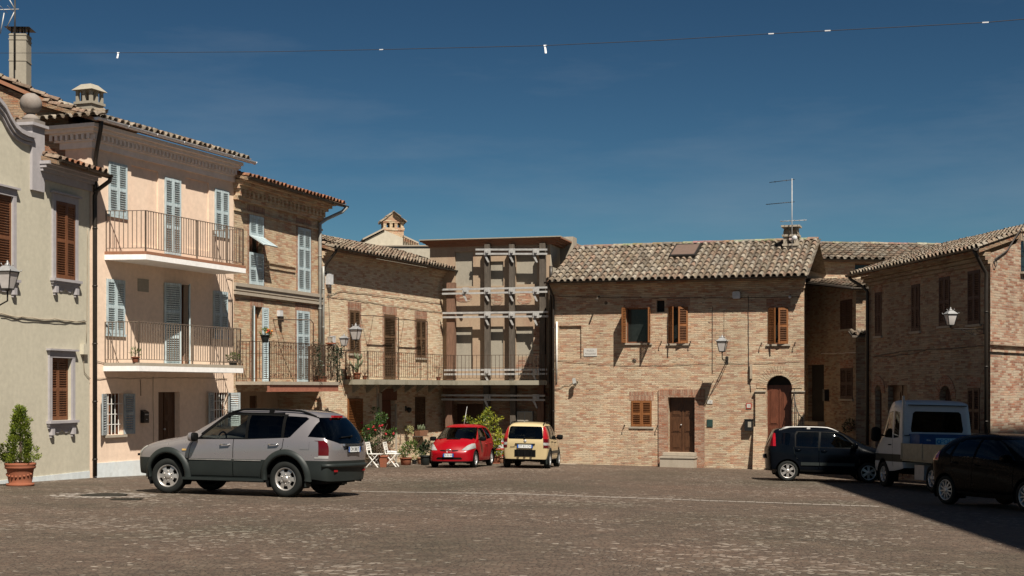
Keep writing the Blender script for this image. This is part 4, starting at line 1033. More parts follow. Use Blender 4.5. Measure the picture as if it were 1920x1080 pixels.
# skylight
t = R(23.5); es = Vector((0, math.cos(t), math.sin(t))); nn = Vector((0, -math.sin(t), math.cos(t)))
def roofpt(x, y):
    """pixel to a point on the roof slope"""
    lo, hi = -.5, 3.4
    for _ in range(40):
        m = (lo+hi)/2
        if Fh.px(x, y, m)[1] > zE+.03+(m+.52)*math.tan(t): lo = m
        else: hi = m
    u, z = Fh.px(x, y, lo); return Vector((u, lo, z))
k = [roofpt(1258, 482), roofpt(1306, 482), roofpt(1313, 467), roofpt(1266, 467)]
mb = MB(); ctr = (k[0]+k[2])/2; w2 = (k[1]-k[0]).length/2; l2 = .72
mb.obox(ctr + nn*.10, (w2, 0, 0), es*l2, nn*.05); SK = mb.build('skylight', M['iron'], rF)
mb = MB(); mb.obox(ctr + nn*.155, (w2*.88, 0, 0), es*l2*.84, nn*.004); mb.build('skylight_blind', plain('skylight_blind', (.16,.11,.085), .2, var=.1), rF)
# chimney
cu, cz = Fh.px(1484, 470, 2.6); mb = MB(); w_ = .27; cy = 2.6
mb.box(cu-w_, cu+w_, cy-w_, cy+w_, cz-.6, cz+.16); mb.box(cu-w_-.04, cu+w_+.04, cy-w_-.04, cy+w_+.04, cz+.161, cz+.24)
for i in (-1, 1):
    for j in (-1, 1): mb.box(cu+i*.2-.07, cu+i*.2+.07, cy+j*.2-.07, cy+j*.2+.07, cz+.24, cz+.52)
mb.box(cu-w_-.05, cu+w_+.05, cy-w_-.05, cy+w_+.05, cz+.52, cz+.60); mb.box(cu-w_-.08, cu+w_+.08, cy-w_-.08, cy+w_+.08, cz+.88, cz+.95); mb.cur = 1
for i in (-1, 1):
    mb.smooth = True; mb.col = (.42,.34,.25)
    mb.add([(cu+i*.14+.13*math.cos(a), cy-w_-.1+d_, cz+.62+.2*math.sin(a)) for d_ in (0, .7) for a in [math.pi*q/6 for q in range(7)]], [(q, q+1, q+8, q+7) for q in range(6)]); mb.smooth = False
mb.cur = 0; mb.box(cu-w_+.01, cu+w_-.01, cy-w_+.06, cy+w_-.06, cz+.60, cz+.88)
mb.build('chimney', [M['stone'], M['tile']], rF)
def swing(h, hl, l, r, **kw): return window(h, hl, 'shut_orange', l, r, fmat='wframe', **kw)
swing(Fh, f1, 92, 96, mullion=False); swing(Fh, f2, 118, 22) if False else None
window(Fh, f1, None) if False else None
swing(Fh, f2, 52, 20); swing(Fh, f3, 40, 16)
window(Fh, f4, 'shut_orange', 0, 0, closed_v=-.015, silld=.04)
for hl in (f1, f2, f3, f4): lintel(Fh, hl, .33, .08, 'brick_red' if hl is f4 else 'brick_jamb')
door(Fh, f5, 'door_brown', 2, 3)
mb = MB(); wj = (f5['u1']-f5['u0'])*.36
mb.box(f5['u0']-wj, f5['u0'], -.05, 0, -.3, f5['z1']+.001); mb.box(f5['u1'], f5['u1']+wj, -.05, 0, -.3, f5['z1']+.001); mb.cur = 1
mb.box(f5['u0']-wj, f5['u1']+wj, -.053, 0, f5['z1']+.002, f5['z1']+.3); mb.build('door_surround', [M['brick_jamb'], M['brick_red']], Fh.root)
mb = MB(); a, b = Fh.ux(1246), Fh.ux(1307); mb.box(a, b, -.32, .05, f5['z0']-.12, f5['z0']-.002); mb.box(a-.04, b, -.62, .0, -.2, f5['z0']-.2); mb.box(a-.06, b+.03, -.65, .0, f5['z0']-.2, f5['z0']-.14); mb.build('doorstep', M['stone'], Fh.root)
D6 = door(Fh, f6, 'door_red', 2, 2, top=Fh.px(1460, 722)[1])
# arch voussoirs, imposts, projecting pier
mb = MB(); uc = (f6['u0']+f6['u1'])/2; r0 = (f6['u1']-f6['u0'])/2; zc = f6['z1']-r0
for i in range(23):
    a0 = math.pi*(i+.06)/23; a1 = math.pi*(i+.94)/23
    mb.prism([(uc-math.cos(a)*r, -.02, zc+math.sin(a)*r) for a, r in ((a0, r0+.004), (a1, r0+.004), (a1, r0+.36), (a0, r0+.36))], (0, .03, 0))
mb.build('arch_ring', M['brick_back'], Fh.root)
mb = MB(); zi = Fh.px(1425, 735)[1]; ul = Fh.ux(1417); ur = Fh.len
mb.box(ul, f6['u0']-.002, -.10, 0, -.5, zi); mb.box(f6['u1']+.002, ur+.003, -.10, 0, -.5, zi); mb.prism([(ul, -.1001, 0.0), (ul, -.1001, -.5), (ul-.02, -.5, -.5), (ul-.02, -.4, -.1)], (.3, 0, 0)) if False else None
mb.cur = 1; mb.box(ul-.03, f6['u0']-.004, -.14, 0, zi+.001, zi+.05); mb.box(f6['u1']+.004, ur+.03, -.14, 0, zi+.001, zi+.05); mb.build('door_pier', [M['brick_back'], M['stone']], Fh.root)
# buttress foot
mb = MB(); zq = Fh.px(1415, 800)[1]; mb.prism([(ul-.06, -.1, zq), (ul-.06, -.42, -.4), (ul-.06, 0, -.4), (ul-.06, 0, zq)], (.5, 0, 0)); mb.build('buttress', M['brick_back'], Fh.root)
mb = MB(); u, z = Fh.px(1408, 683, -.05); z2 = Fh.px(1408, 710)[1]; mb.box(u-.03, u+.05, -.12, 0, z2, z); mb.build('cable_trunk', M['cable_tan'], Fh.root)
for pts, r_, sg in (([Fh.px(1040, 675), Fh.px(1180, 685), Fh.px(1350, 681), Fh.px(1500, 678)], .008, .02), ([Fh.px(1336, 575), Fh.px(1336, 700)], .014, 0), ([Fh.px(1403, 555), Fh.px(1404, 690), Fh.px(1408, 735)], .018, 0), ([Fh.px(1045, 556), Fh.px(1300, 558), Fh.px(1500, 556)], .014, .03), ([Fh.px(1358, 580), Fh.px(1358, 636)], .006, 0), ([Fh.px(1040, 730), Fh.px(1060, 722), Fh.px(1076, 717)], .012, .05)):
    wire(Fh, pts, r_, 'cable', sag=sg)
mb = MB()
for x, y in ((1216, 642), (1240, 642), (1295, 642), (1428, 645), (1491, 644), (1171, 799), (1233, 800)):
    u, z = Fh.px(x, y); mb = MB(); mb.tube([(u, 0, z+.03), (u, -.1, z+.03), (u, -.13, z-.06), (u, -.10, z-.12)], .014, 5); mb.box(u-.02, u+.02, -.02, 0, z, z+.06); mb.build('shutter_hook', M['iron_rust'], Fh.root)
for x, y, r_ in ((1189, 677, .085), (1136, 568, .06)):
    mb = MB(); u, z = Fh.px(x, y); mb.lathe([(r_*1.05, 0), (r_*1.05, .015), (r_*.9, .016)], (u, 0, z), 16, 'y'); mb.build('vent', M['black_plastic'], Fh.root)
mb = MB(); u, z = Fh.px(1123, 562, -.05); z2 = Fh.px(1129, 590)[1]; mb.bar((u, -.02, z+.12), (u+.05, -.5, z-.0), .05); mb.build('iron_stay', M['timber'], Fh.root)
mb = MB(); u0, z = Fh.px(1042, 866, -.45); u1 = Fh.ux(1078, -.45); mb.box(u0, u1, -.5, -.05, -.2, .06); mb.build('stone_slab', M['stone'], Fh.root)

# ---------------------------------------------------------------- G: annex whose long side is in shade
G = House('set_back_house', 'shaded brick annex with a shed roof set back behind the corner of the wide house', (1490, 45.4), (1605, 51.3))
zA = G.px(1506, 523)[1]; zB = G.px(1604, 541)[1]
gh1 = G.hole(1576, 562, 1598, 617); gh2 = G.hole(1576, 690, 1599, 748); gh3 = G.hole(1515, 684, 1545, 790)
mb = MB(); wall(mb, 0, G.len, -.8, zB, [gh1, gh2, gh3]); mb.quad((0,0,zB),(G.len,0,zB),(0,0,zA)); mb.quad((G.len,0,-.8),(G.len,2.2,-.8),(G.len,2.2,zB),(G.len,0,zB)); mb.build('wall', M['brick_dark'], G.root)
mb = MB(); dz = (zA-zB)/G.len; es = Vector((-1, 0, dz)).normalized()
roof_tiles(mb, (G.len+.28, -.16, zB+.06-.28*dz), (0,1,0), es, 10 if False else 10, int((G.len+.3)/.38), .26, .38, TILE_COLS[:6], None, 1.8)
mb.cur = 1; q0 = Vector((G.len+.28, -.2, zB-.28*dz)); q1 = Vector((-.05, -.2, zA+.05*dz)); mb.prism([q0, q1, q1+Vector((0,3,0)), q0+Vector((0,3,0))], (0,0,.05)); mb.build('roof', [M['tile'], M['timber']], G.root)
gutter(G, [(G.len+.3, -.25, zB-.02), (G.len+.3, .33, zB-.02)], 'pipe_brown', .06); 
pipe(G, [(G.len+.2, -.22, zB-.02), (.1, -.22, zA-.06)], 'pipe_brown', .04, 'verge_board', False)
window(G, gh1, 'shut_maroon', 0, 0, closed_v=0); window(G, gh2, 'shut_maroon', 0, 0, closed_v=0); door(G, gh3, 'dark', 1, 3, handle=False)
for hl in (gh1, gh2, gh3): lintel(G, hl, .3, .05, 'brick_jamb')
mb = MB(); mb.box(gh3['u0']-.1, gh3['u1']+.1, -.3, .05, gh3['z0']-.15, gh3['z0']-.002); mb.build('doorstep', M['stone'], G.root)
zc = G.px(1612, 628)[1]; mb = MB(); roof_tiles(mb, (G.len+.40, -.30, zc), (0,1,0), Vector((-1,0,.45)).normalized(), 3, 1, .22, .36, TILE_COLS, None, 1.5); mb.cur = 1
mb.prism([(G.len+.40, -.30, zc-.03), (G.len+.0, -.30, zc+.15), (G.len+.0, .36, zc+.15), (G.len+.40, .36, zc-.03)], (0, 0, -.06)); mb.build('canopy', [M['tile'], M['timber']], G.root)
wire(G, [G.px(1540, 663), G.px(1605, 661)], .012, 'white_paint')

# ---------------------------------------------------------------- house behind
I2 = House('rear_house', 'low brick house with a long ridge of grey tiles rising behind the set back house', (1510, 46.5), (1860, 45.6))
zE = I2.px(1560, 487, -.3)[1]
iw = I2.hole(1603, 494, 1652, 515)
mb = MB(); wall(mb, -.6, I2.len, -.8, zE, [iw]); shell(mb, -.6, I2.len, -.8, zE, 6, 2.6, zE+.9); mb.build('wall', M['brick_back'], I2.root)
window(I2, iw, None, mullion=False, sill=None)
roof_front(I2, -.8, I2.len, -.32, zE+.03, 17.5, 3.1, TILE_COLS, exp=.4, pitch=.29)
gutter(I2, [(-.2, -.36, zE+.03), (I2.len, -.36, zE+.03)], 'pipe_brown', .05)

# ---------------------------------------------------------------- houses behind the long house
I1 = House('chimney_house', 'pale rendered house with a tiled brick chimney tower seen over the long roof', (690, 43.5), (782, 43.2))
zW = I1.px(770, 452)[1]
mb = MB(); pts = [I1.px(684, 451), I1.px(722, 432), I1.px(757, 447), I1.px(782, 458), I1.px(782, 560), I1.px(684, 560)]
mb.prism([(u, 0, z) for u, z in pts], (0, 3, 0)); mb.build('wall', M['pale_render'], I1.root)
mb = MB(); a, b, c, d_ = [I1.P3(*q, -.1) for q in ((680, 450), (722, 429), (757, 444), (785, 457))]
for p, q in ((a, b), (c, d_)): mb.prism([p, q, q+Vector((0,0,.07)), p+Vector((0,0,.07))], (0, 3.2, 0))
rI = mb.build('roof', M['stone'], I1.root)
mb = MB(); 
for i in range(7):
    q = c + (d_-c)*(i/6.5); mb.box(q.x, q.x+.07, -.12, 0, q.z-.2, q.z-.03)
mb.build('corbels', M['brick_old'], rI)
u0, u1 = I1.ux(719, .3), I1.ux(757, .3); zc = I1.px(738, 432, .3)[1]; cw = u1-u0; cm = (u0+u1)/2
mb = MB(); x0, x1, y0, y1 = -cw/2, cw/2, 0.0, cw
mb.box(x0, x1, y0, y1, -1.2, 0); mb.box(x0-.03, x1+.03, y0-.03, y1+.03, .001, .12)
for i in (0, .36, .64, 1):
    for j in (0, .5, 1): mb.box(x0+i*(cw-.13), x0+i*(cw-.13)+.13, y0+j*(cw-.13), y0+j*(cw-.13)+.13, .12, .33)
mb.box(x0-.02, x1+.02, y0-.02, y1+.02, .331, .38)
CT = mb.build('chimney', [M['brick_mid'], M['brick_old']], rI, (cm, .3, zc))
mb = MB(); coppi_cap(mb, cw+.02, cw, .40, 40, TILE_COLS[:5])
for i in range(len(mb.v)): mb.v[i] = (mb.v[i][0], mb.v[i][1] + cw/2, mb.v[i][2])
mb.build('chimney_cap', [M['tile'], M['brick_mid']], rI, (cm, .3, zc))
I3 = House('grey_block', 'plain grey rendered block between the long roof and the propped house', (700, 44.3), (812, 44.3))
mb = MB(); pts = [I3.px(700, 462), I3.px(812, 459), I3.px(812, 560), I3.px(700, 560)]; mb.prism([(u, 0, z) for u, z in pts], (0, 2, 0)); mb.build('wall', M['pale_render'], I3.root)
mb = MB(); q0, q1 = I3.px(696, 462), I3.px(814, 459); mb.box(q0[0], q1[0], -.06, 2.1, q0[1], q0[1]+.05); mb.build('roof', M['stone'], I3.root)

# ---------------------------------------------------------------- H: house on the right, its long side in shade
sH = lambda x: 69.0*(x-593)/1264
H = House('right_brick_house', 'brick house on the right with maroon shutters in shade and a sunlit gable end', (1629, sH(1629)), (1857, sH(1857)))
HG = House('tmp', '', (1857, sH(1857)), (2050, 69.0*(3170-2050)/(3170-1857)))
bpy.data.objects.remove(HG.root)
def g2h(u, v, z):
    p = HG.world(u, v, z); q = Vector((p.x, p.y)) - H.P; return (q.dot(H.u), q.dot(H.w), p.z - H.zb)
zE = (H.px(1620, 512, -.5)[1] + H.px(1843, 466, -.5)[1])/2; zT = zE
hw_ = [H.hole(1641, 548, 1653, 630), H.hole(1709, 533, 1725, 621), H.hole(1761, 519, 1781, 611), H.hole(1815, 507, 1838, 608), H.hole(1815, 727, 1837, 812)]
ha = [H.hole(1641, 722, 1653, 860, True), H.hole(1762, 723, 1784, 860, True)]; hd = H.hole(1665, 722, 1701, 860)
for q in ha: q['rise'] = (q['u1']-q['u0'])/2
for q in ha + [hd]: q['z0'] = .05
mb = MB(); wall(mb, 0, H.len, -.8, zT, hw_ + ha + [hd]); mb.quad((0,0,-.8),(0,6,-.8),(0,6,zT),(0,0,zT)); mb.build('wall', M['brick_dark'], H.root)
for q in hw_: window(H, q, 'shut_maroon', 0, 0, closed_v=0); lintel(H, q, .3, .06, 'brick_jamb')
door(H, hd, 'door_brown', 2, 3, handle=False)
for q in ha:
    door(H, q, 'shut_maroon', 2, 2, handle=False)
    mb = MB(); uc = (q['u0']+q['u1'])/2; r0 = (q['u1']-q['u0'])/2; zc = q['z1']-r0
    for i in range(13):
        a0, a1 = math.pi*(i+.06)/13, math.pi*(i+.94)/13
        mb.prism([(uc-math.cos(a)*r, -.02, zc+math.sin(a)*r) for a, r in ((a0, r0+.004), (a1, r0+.004), (a1, r0+.3), (a0, r0+.3))], (0, .03, 0))
    mb.build('arch_ring', M['brick_jamb'], H.root)
mb = MB()
for k, pr in enumerate((.08, .16, .24)): mb.box(-.1, H.len+.02, -pr, 0, zT-.36+k*.11, zT-.26+k*.11)
mb.build('cornice', M['brick_dark'], H.root)
# gable end
rise = math.tan(R(16)); gw = 9.0; gd = HG.u.dot(H.w)
zg = lambda u: zT + u*gd*rise*1.0 - .02
gwin = HG.hole(1914, 441, 1944, 512); 
mb = MB(); sub = MB()
cuts = sorted({0, gwin['u0'], gwin['u1'], gw})
for u0, u1 in zip(cuts, cuts[1:]):
    if abs(u0-gwin['u0']) < 1e-6:
        sub.quad((u0,0,-.8),(u1,0,-.8),(u1,0,gwin['z0']),(u0,0,gwin['z0'])); sub.quad((u0,0,gwin['z1']),(u1,0,gwin['z1']),(u1,0,zg(u1)),(u0,0,zg(u0)))
    else: sub.quad((u0,0,-.8),(u1,0,-.8),(u1,0,zg(u1)),(u0,0,zg(u0)))
a, b, c, e = (gwin[k] for k in ('u0','u1','z0','z1'))
for p, q in (((a,c),(a,e)),((b,c),(b,e)),((a,c),(b,c)),((a,e),(b,e))): sub.quad((p[0],0,p[1]),(q[0],0,q[1]),(q[0],.25,q[1]),(p[0],.25,p[1]))
def to_h(m):
    m.v = [g2h(*p) for p in m.v]; return m
# the gable's brick courses need a map along its own length
def build_g(m, name, mats):
    uvs = [tuple(p) for p in m.v]; to_h(m); o = m.build(name, mats, H.root, fix=False)
    ul = o.data.uv_layers[0].data
    for p in o.data.polygons:
        for l in p.loop_indices:
            q = uvs[o.data.loops[l].vertex_index]; ul[l].uv = (q[0]+q[1], q[2])
    return o
build_g(sub, 'gable_wall', M['brick_gable'])
m = MB(); zs = HG.px(1888, 645)[1]; z2 = HG.px(1888, 657)[1]
m.box(-.02, gw, -.09, 0, zs-.05, zs+.05); m.box(-.02, gw, -.05, 0, z2-.06, z2+.0); build_g(m, 'string_course', M['brick_gable'])
m = MB(); m.box(a, b, .15, .2, c, e); build_g(m, 'gable_window', M['pane'])
m = MB(); m.box(a-.06, b+.06, -.1, .1, c-.06, c); build_g(m, 'gable_sill', M['stone'])
m = MB()
for i in range(5): 
    x = a + (b-a)*i/4; m.tube([(x, -.05, e), (x, -.09, (c+e)/2+.1), (x, -.25, (c+e)/2-.15), (x, -.18, c+.05), (x, -.05, c)], .012, 5)
for z in (c+.1, (c+e)/2, e-.1): m.bar((a, -.08, z), (b, -.08, z), .02)
build_g(m, 'grille', M['iron'])
gl_ = Vector((HG.u.dot(H.u), HG.u.dot(H.w)));  es = Vector((gl_.x, gl_.y, gl_.y*rise)).normalized()
mb = MB(); o = Vector((-.35, -.52, zE+.03)) 
n = int((H.len+.75)/.25)
ostart = o - Vector((es.x/es.y*0, 0, 0))
roof_tiles(mb, ostart, (1,0,0), es, n, 18, (H.len+.75)/n, .38, TILE_COLS, None, 1.3)
p0 = ostart; p1 = ostart + Vector((H.len+.75, 0, 0)); Ls = 18*.38
mb.cur = 1; mb.col = (.2,.13,.09); mb.prism([p0-Vector((0,0,.015)), p1-Vector((0,0,.015)), p1+es*Ls-Vector((0,0,.015)), p0+es*Ls-Vector((0,0,.015))], (0,0,-.11)); mb.col = (1,1,1)
mb.cur = 0; mb.col = (.36,.28,.2); q0, q1 = p0+es*Ls, p1+es*Ls; mb.quad(q0, q1, q1+Vector((es.x*Ls, es.y*Ls, -es.z*Ls)), q0+Vector((es.x*Ls, es.y*Ls, -es.z*Ls)))
mb.build('roof', [M['tile'], M['brick_old']], H.root)
gutter(H, [(-.4, -.6, zE+.03), (H.len+.35, -.6, zE+.03)], 'pipe_brown', .065)
pipe(H, [(H.len+.2, -.58, zE), (H.len+.2, -.5, zE-.15), (H.len-.05, -.2, zE-.45), (H.len-.06, -.09, zE-.6), (H.len-.06, -.09, zE-1.2), (H.len-.06, -.09, 0)], 'pipe_brown', .055)
pipe(H, [(-.3, -.58, zE), (-.3, -.5, zE-.12), (.05, -.2, zE-.4), (.1, -.09, zE-.55), (.1, -.09, zE-1.2), (.1, -.09, 0)], 'pipe_brown', .055)
wire(H, [H.px(1640, 668), H.px(1700, 658), H.px(1770, 655), H.px(1850, 648)], .014, 'cable'); wire(H, [H.px(1640, 668), H.px(1690, 665), H.px(1740, 655)], .012, 'cable', sag=.05)
wire(H, [H.px(1640, 528), H.px(1740, 506), H.px(1850, 486)], .014, 'cable_tan'); 
m = MB(); pts = [HG.px(1862, 486), HG.px(1885, 470), HG.px(1920, 415)]
m.tube([(u, -.05, z) for u, z in pts], .02, 6); m.tube([(pts[0][0]+.05+.1*math.cos(a), -.05, pts[0][1]-.1+.1*math.sin(a)) for a in [q*.7 for q in range(10)]], .012, 5); build_g(m, 'cable', M['cable'])

# ---------------------------------------------------------------- K: tall building beyond the right edge; its shadow lies over the square
K = thing('tall_brick_building', 'tall brick building with rows of windows on the right of the square', 'building', (12.7, 3, gz(12.7, 3)))
fp = [(0, 0), (2.2, 20.3), (2.55, 24.0), (4.95, 24.1), (5.35, 21.2), (8.9, 25.5), (12, 0)]; KT = 20.9
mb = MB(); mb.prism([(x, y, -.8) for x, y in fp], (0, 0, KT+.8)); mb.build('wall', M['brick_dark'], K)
mb = MB(); fo = [(-.1, -.1), (2.12, 20.3), (2.48, 24.08), (5.0, 24.18), (5.42, 21.3), (8.95, 25.6), (12.1, -.1)]; mb.prism([(x, y, KT+.001) for x, y in fo], (0, 0, .22)); mb.add([(x, y, KT+.222) for x, y in fo] + [(5.5, 10, KT+1.2)], [(0,1,7),(1,2,7),(2,3,7),(3,4,7),(4,5,7),(5,6,7),(6,0,7)]); mb.build('roof', M['terra_old'], K)
d = Vector((2.2, 20, 0)).normalized(); nn = Vector((-d.y, d.x, 0))
for st in range(5):
    for i in range(6):
        p = d*(2+i*3.2) + Vector((0, 0, 1.6+st*3.9)); mb = MB(); mb.obox(p + nn*.02 + Vector((0,0,.8)), d*.5, nn*.02, (0,0,.85)); W = mb.build('window', M['pane'], K)
        mb = MB()
        for sg in (-1, 1): mb.obox(p + nn*.05 + d*sg*.74 + Vector((0,0,.8)), d*.22, nn*.02, (0,0,.85))
        mb.build('shutter', M['shut_dark'], W)
# ================================================================ vehicles
from mathutils.bvhtree import BVHTree
M['tyre'] = plain('tyre_rubber', (.010,.011,.010), .85, 0, .25)
M['alloy'] = plain('alloy_wheel', (.46,.43,.40), .38, .7)
M['alloy_dull'] = plain('plastic_wheel_cover', (.42,.42,.42), .4, .5)
M['chrome'] = plain('chrome', (.65,.65,.65), .15, .95)
M['clad'] = plain('grey_cladding', (.015,.019,.018), .5, .0, .3, var=.12, vscale=3)
M['trim'] = plain('black_trim', (.005,.005,.005), .6, 0, .08)
M['lens_red'] = plain('red_lens', (.28,.006,.010), .12, 0, .6, coat=.6)
M['lens_dark'] = plain('dark_red_lens', (.075,.002,.004), .15, 0, .3, coat=.25)
M['lens_clear'] = plain('clear_lens', (.45,.45,.44), .08, .4, .7, coat=.6)
M['lens_amber'] = plain('amber_lens', (.55,.35,.12), .15)
M['plate'] = plain('number_plate_white', (.62,.63,.62), .4, var=.03)
M['plate_blue'] = plain('number_plate_blue', (.02,.09,.35), .4)
M['glass_dark'] = glass('tinted_glass', (.035,.045,.05))
M['glass_clear'] = glass('clear_glass', (.86,.90,.86))
M['glass_mid'] = glass('car_glass', (.22,.26,.26))
M['seat'] = plain('seat_fabric', (.045,.043,.040), .9)
M['seat_tan'] = plain('tan_seat', (.22,.19,.14), .9)
M['dash'] = plain('dashboard', (.02,.02,.02), .7)
M['silver'] = paint('silver_mauve_paint', (.265,.245,.25), .5, .26)
M['red_car'] = paint('red_paint', (.25,.0004,.005), 0, .35, .3, .25)
M['cream_car'] = paint('cream_paint', (.47,.37,.20), 0, .35, .6)
M['black_car'] = paint('black_paint', (.002,.003,.005), 0, .12, .05, .05)
M['black_car2'] = paint('black_paint_two', (.0015,.0015,.002), 0, .2, .03, .04)
M['van_white'] = paint('white_van_paint', (.46,.47,.48), 0, .4, .4)
M['bed_metal'] = plain('alloy_bed_panel', (.24,.23,.18), .55, .2)
M['tool_blue'] = plain('blue_toolbox', (.012,.06,.18), .5)
M['label_cyan'] = plain('pale_blue_label', (.30,.52,.60), .5, var=.04)
M['label_ink'] = plain('blue_lettering', (.02,.20,.42), .5)

def text_mesh(name, txt, size, m, parent, loc, mat3, ext=.0015, align='CENTER', sx=1.0):
    cu = bpy.data.curves.new('tmp_text', 'FONT'); cu.body = txt; cu.size = size; cu.extrude = ext; cu.align_x = align; cu.align_y = 'CENTER'
    o = bpy.data.objects.new('tmp_text', cu); COL.objects.link(o)
    dg = bpy.context.evaluated_depsgraph_get(); me = bpy.data.meshes.new_from_object(o.evaluated_get(dg)); bpy.data.objects.remove(o); bpy.data.curves.remove(cu)
    me.name = name; me.materials.clear(); me.materials.append(m)
    q = bpy.data.objects.new(name, me); COL.objects.link(q); q.parent = parent
    q.matrix_local = Matrix.Translation(loc) @ mat3.to_4x4() @ Matrix.Diagonal((sx, 1, 1, 1))
    return q
def frame3(right, up):
    r = Vector(right).normalized(); u = Vector(up).normalized(); n = r.cross(u); u = n.cross(r)
    return Matrix((r, u, n)).transposed()

def cage(st, bulge_r=.08, bulge_f=.10, sub=2, crease=0.0):
    bm = bmesh.new(); rows = []; data = []
    for s in st:
        xb, zb, wb, xm, zm, wm, xt, zt, wt = s[:9]; cr = s[9] if len(s) > 9 else .03; bow = s[10] if len(s) > 10 else 0.0
        p = [(xb, wb*.96, zb), (xb+(xm-xb)*.15, wb, zb+(zm-zb)*.16), (xb+(xm-xb)*.75, (wb*.35+wm*.65)+.006, zb+(zm-zb)*.72), (xm, wm, zm), (xt, wt, zt)]
        left = p + [(xt+bow*.75, wt*.5, zt+cr*.8)]
        mid = (xt+bow, 0, zt+cr)
        full = left + [mid] + [(x, -y, z) for x, y, z in left[::-1]]
        data.append(p); rows.append([bm.verts.new(q) for q in full])
    for i in range(len(rows)-1):
        for k in range(12): bm.faces.new((rows[i][k], rows[i][k+1], rows[i+1][k+1], rows[i+1][k]))
    for ri, p, sg, bl in ((0, data[0], -1, bulge_r), (-1, data[-1], 1, bulge_f)):
        R_ = rows[ri]; lad = []
        for j in range(4):
            x, y, z = p[j]
            lad.append([R_[j]] + [bm.verts.new((x + sg*bl*(1-f*f), y*f, z)) for f in (.5, 0, -.5)] + [R_[12-j]])
        lad.append([R_[4], R_[5], R_[6], R_[7], R_[8]])
        for j in range(4):
            for c in range(4):
                q = (lad[j][c], lad[j][c+1], lad[j+1][c+1], lad[j+1][c]); bm.faces.new(q if sg < 0 else q[::-1])
    if crease:
        cl = bm.edges.layers.float.new('crease_edge')
        for i, r_ in enumerate(rows):
            for k in (4, 8):
                for e in r_[k].link_edges:
                    if i < len(rows)-1 and e.other_vert(r_[k]) is rows[i+1][k]: e[cl] = crease
        for k in range(12):
            e = bm.edges.get((rows[0][k], rows[0][k+1]))
            if e: e[cl] = crease
    bmesh.ops.recalc_face_normals(bm, faces=bm.faces)
    me = bpy.data.meshes.new('tmp'); bm.to_mesh(me); bm.free()
    o = bpy.data.objects.new('tmp', me); COL.objects.link(o); md = o.modifiers.new('s', 'SUBSURF'); md.levels = sub; md.render_levels = sub
    dg = bpy.context.evaluated_depsgraph_get(); m2 = bpy.data.meshes.new_from_object(o.evaluated_get(dg))
    bpy.data.objects.remove(o)
    bm = bmesh.new(); bm.from_mesh(m2)
    c = sum((f.normal.z for f in bm.faces if f.calc_center_median().z > 1.2), 0.0)
    if c < 0: bmesh.ops.reverse_faces(bm, faces=bm.faces)
    return bm

def inpoly(p, q):
    x, y = p; c = False; n = len(q)
    for i in range(n):
        (x1, y1), (x2, y2) = q[i], q[(i+1) % n]
        if (y1 > y) != (y2 > y) and x < (x2-x1)*(y-y1)/(y2-y1)+x1: c = not c
    return c
def cut(bm, poly, axis, flt):
    """split the faces along a (convex) outline seen along an axis; returns those inside"""
    ia, ib = (0, 2) if axis == 'y' else ((1, 2) if axis == 'x' else (0, 1))
    lo = (min(p[0] for p in poly), min(p[1] for p in poly)); hi = (max(p[0] for p in poly), max(p[1] for p in poly))
    def cand(f):
        if not flt(f): return False
        a = [v.co[ia] for v in f.verts]; b = [v.co[ib] for v in f.verts]
        return max(a) >= lo[0] and min(a) <= hi[0] and max(b) >= lo[1] and min(b) <= hi[1]
    n = len(poly)
    for i in range(n):
        p, q = poly[i], poly[(i+1) % n]; co = [0, 0, 0]; no = [0, 0, 0]
        co[ia], co[ib] = p; no[ia], no[ib] = (q[1]-p[1]), -(q[0]-p[0])
        if abs(no[ia])+abs(no[ib]) < 1e-9: continue
        fs = [f for f in bm.faces if cand(f)]
        g = set(fs)
        for f in fs: g.update(f.edges); g.update(f.verts)
        bmesh.ops.bisect_plane(bm, geom=list(g), dist=1e-5, plane_co=co, plane_no=Vector(no).normalized())
    out = []
    for f in bm.faces:
        if not flt(f): continue
        c = f.calc_center_median()
        if inpoly((c[ia], c[ib]), poly): out.append(f)
    return out
def extract(bm, faces, name, m, parent, off=0.0, mids=None):
    """lift faces out of the body as a mesh of their own"""
    if not faces: return None
    nb = bmesh.new(); mp = {}
    for f in faces:
        vs = []
        for v in f.verts:
            if v not in mp: mp[v] = nb.verts.new(v.co + v.normal*off)
            vs.append(mp[v])
        try: g = nb.faces.new(vs); g.smooth = True; g.material_index = f.material_index if mids else 0
        except ValueError: pass
    me = bpy.data.meshes.new(name); nb.to_mesh(me); nb.free()
    for x in (m if isinstance(m, list) else [m]): me.materials.append(x)
    o = bpy.data.objects.new(name, me); COL.objects.link(o); o.parent = parent
    bmesh.ops.delete(bm, geom=faces, context='FACES')
    return o
sideL = lambda f: f.normal.y > .35
sideR = lambda f: f.normal.y < -.35
front = lambda f: f.normal.x > .25 and f.calc_center_median().x > 0
rear = lambda f: f.normal.x < -.25 and f.calc_center_median().x < .6
def both(bm, poly, flt_extra=lambda f: True):
    return [cut(bm, poly, 'y', lambda f: sideL(f) and flt_extra(f)), cut(bm, poly, 'y', lambda f: sideR(f) and flt_extra(f))]
def circle(cx, cz, r, n=20): return [(cx+r*math.cos(2*math.pi*k/n), cz+r*math.sin(2*math.pi*k/n)) for k in range(n)]

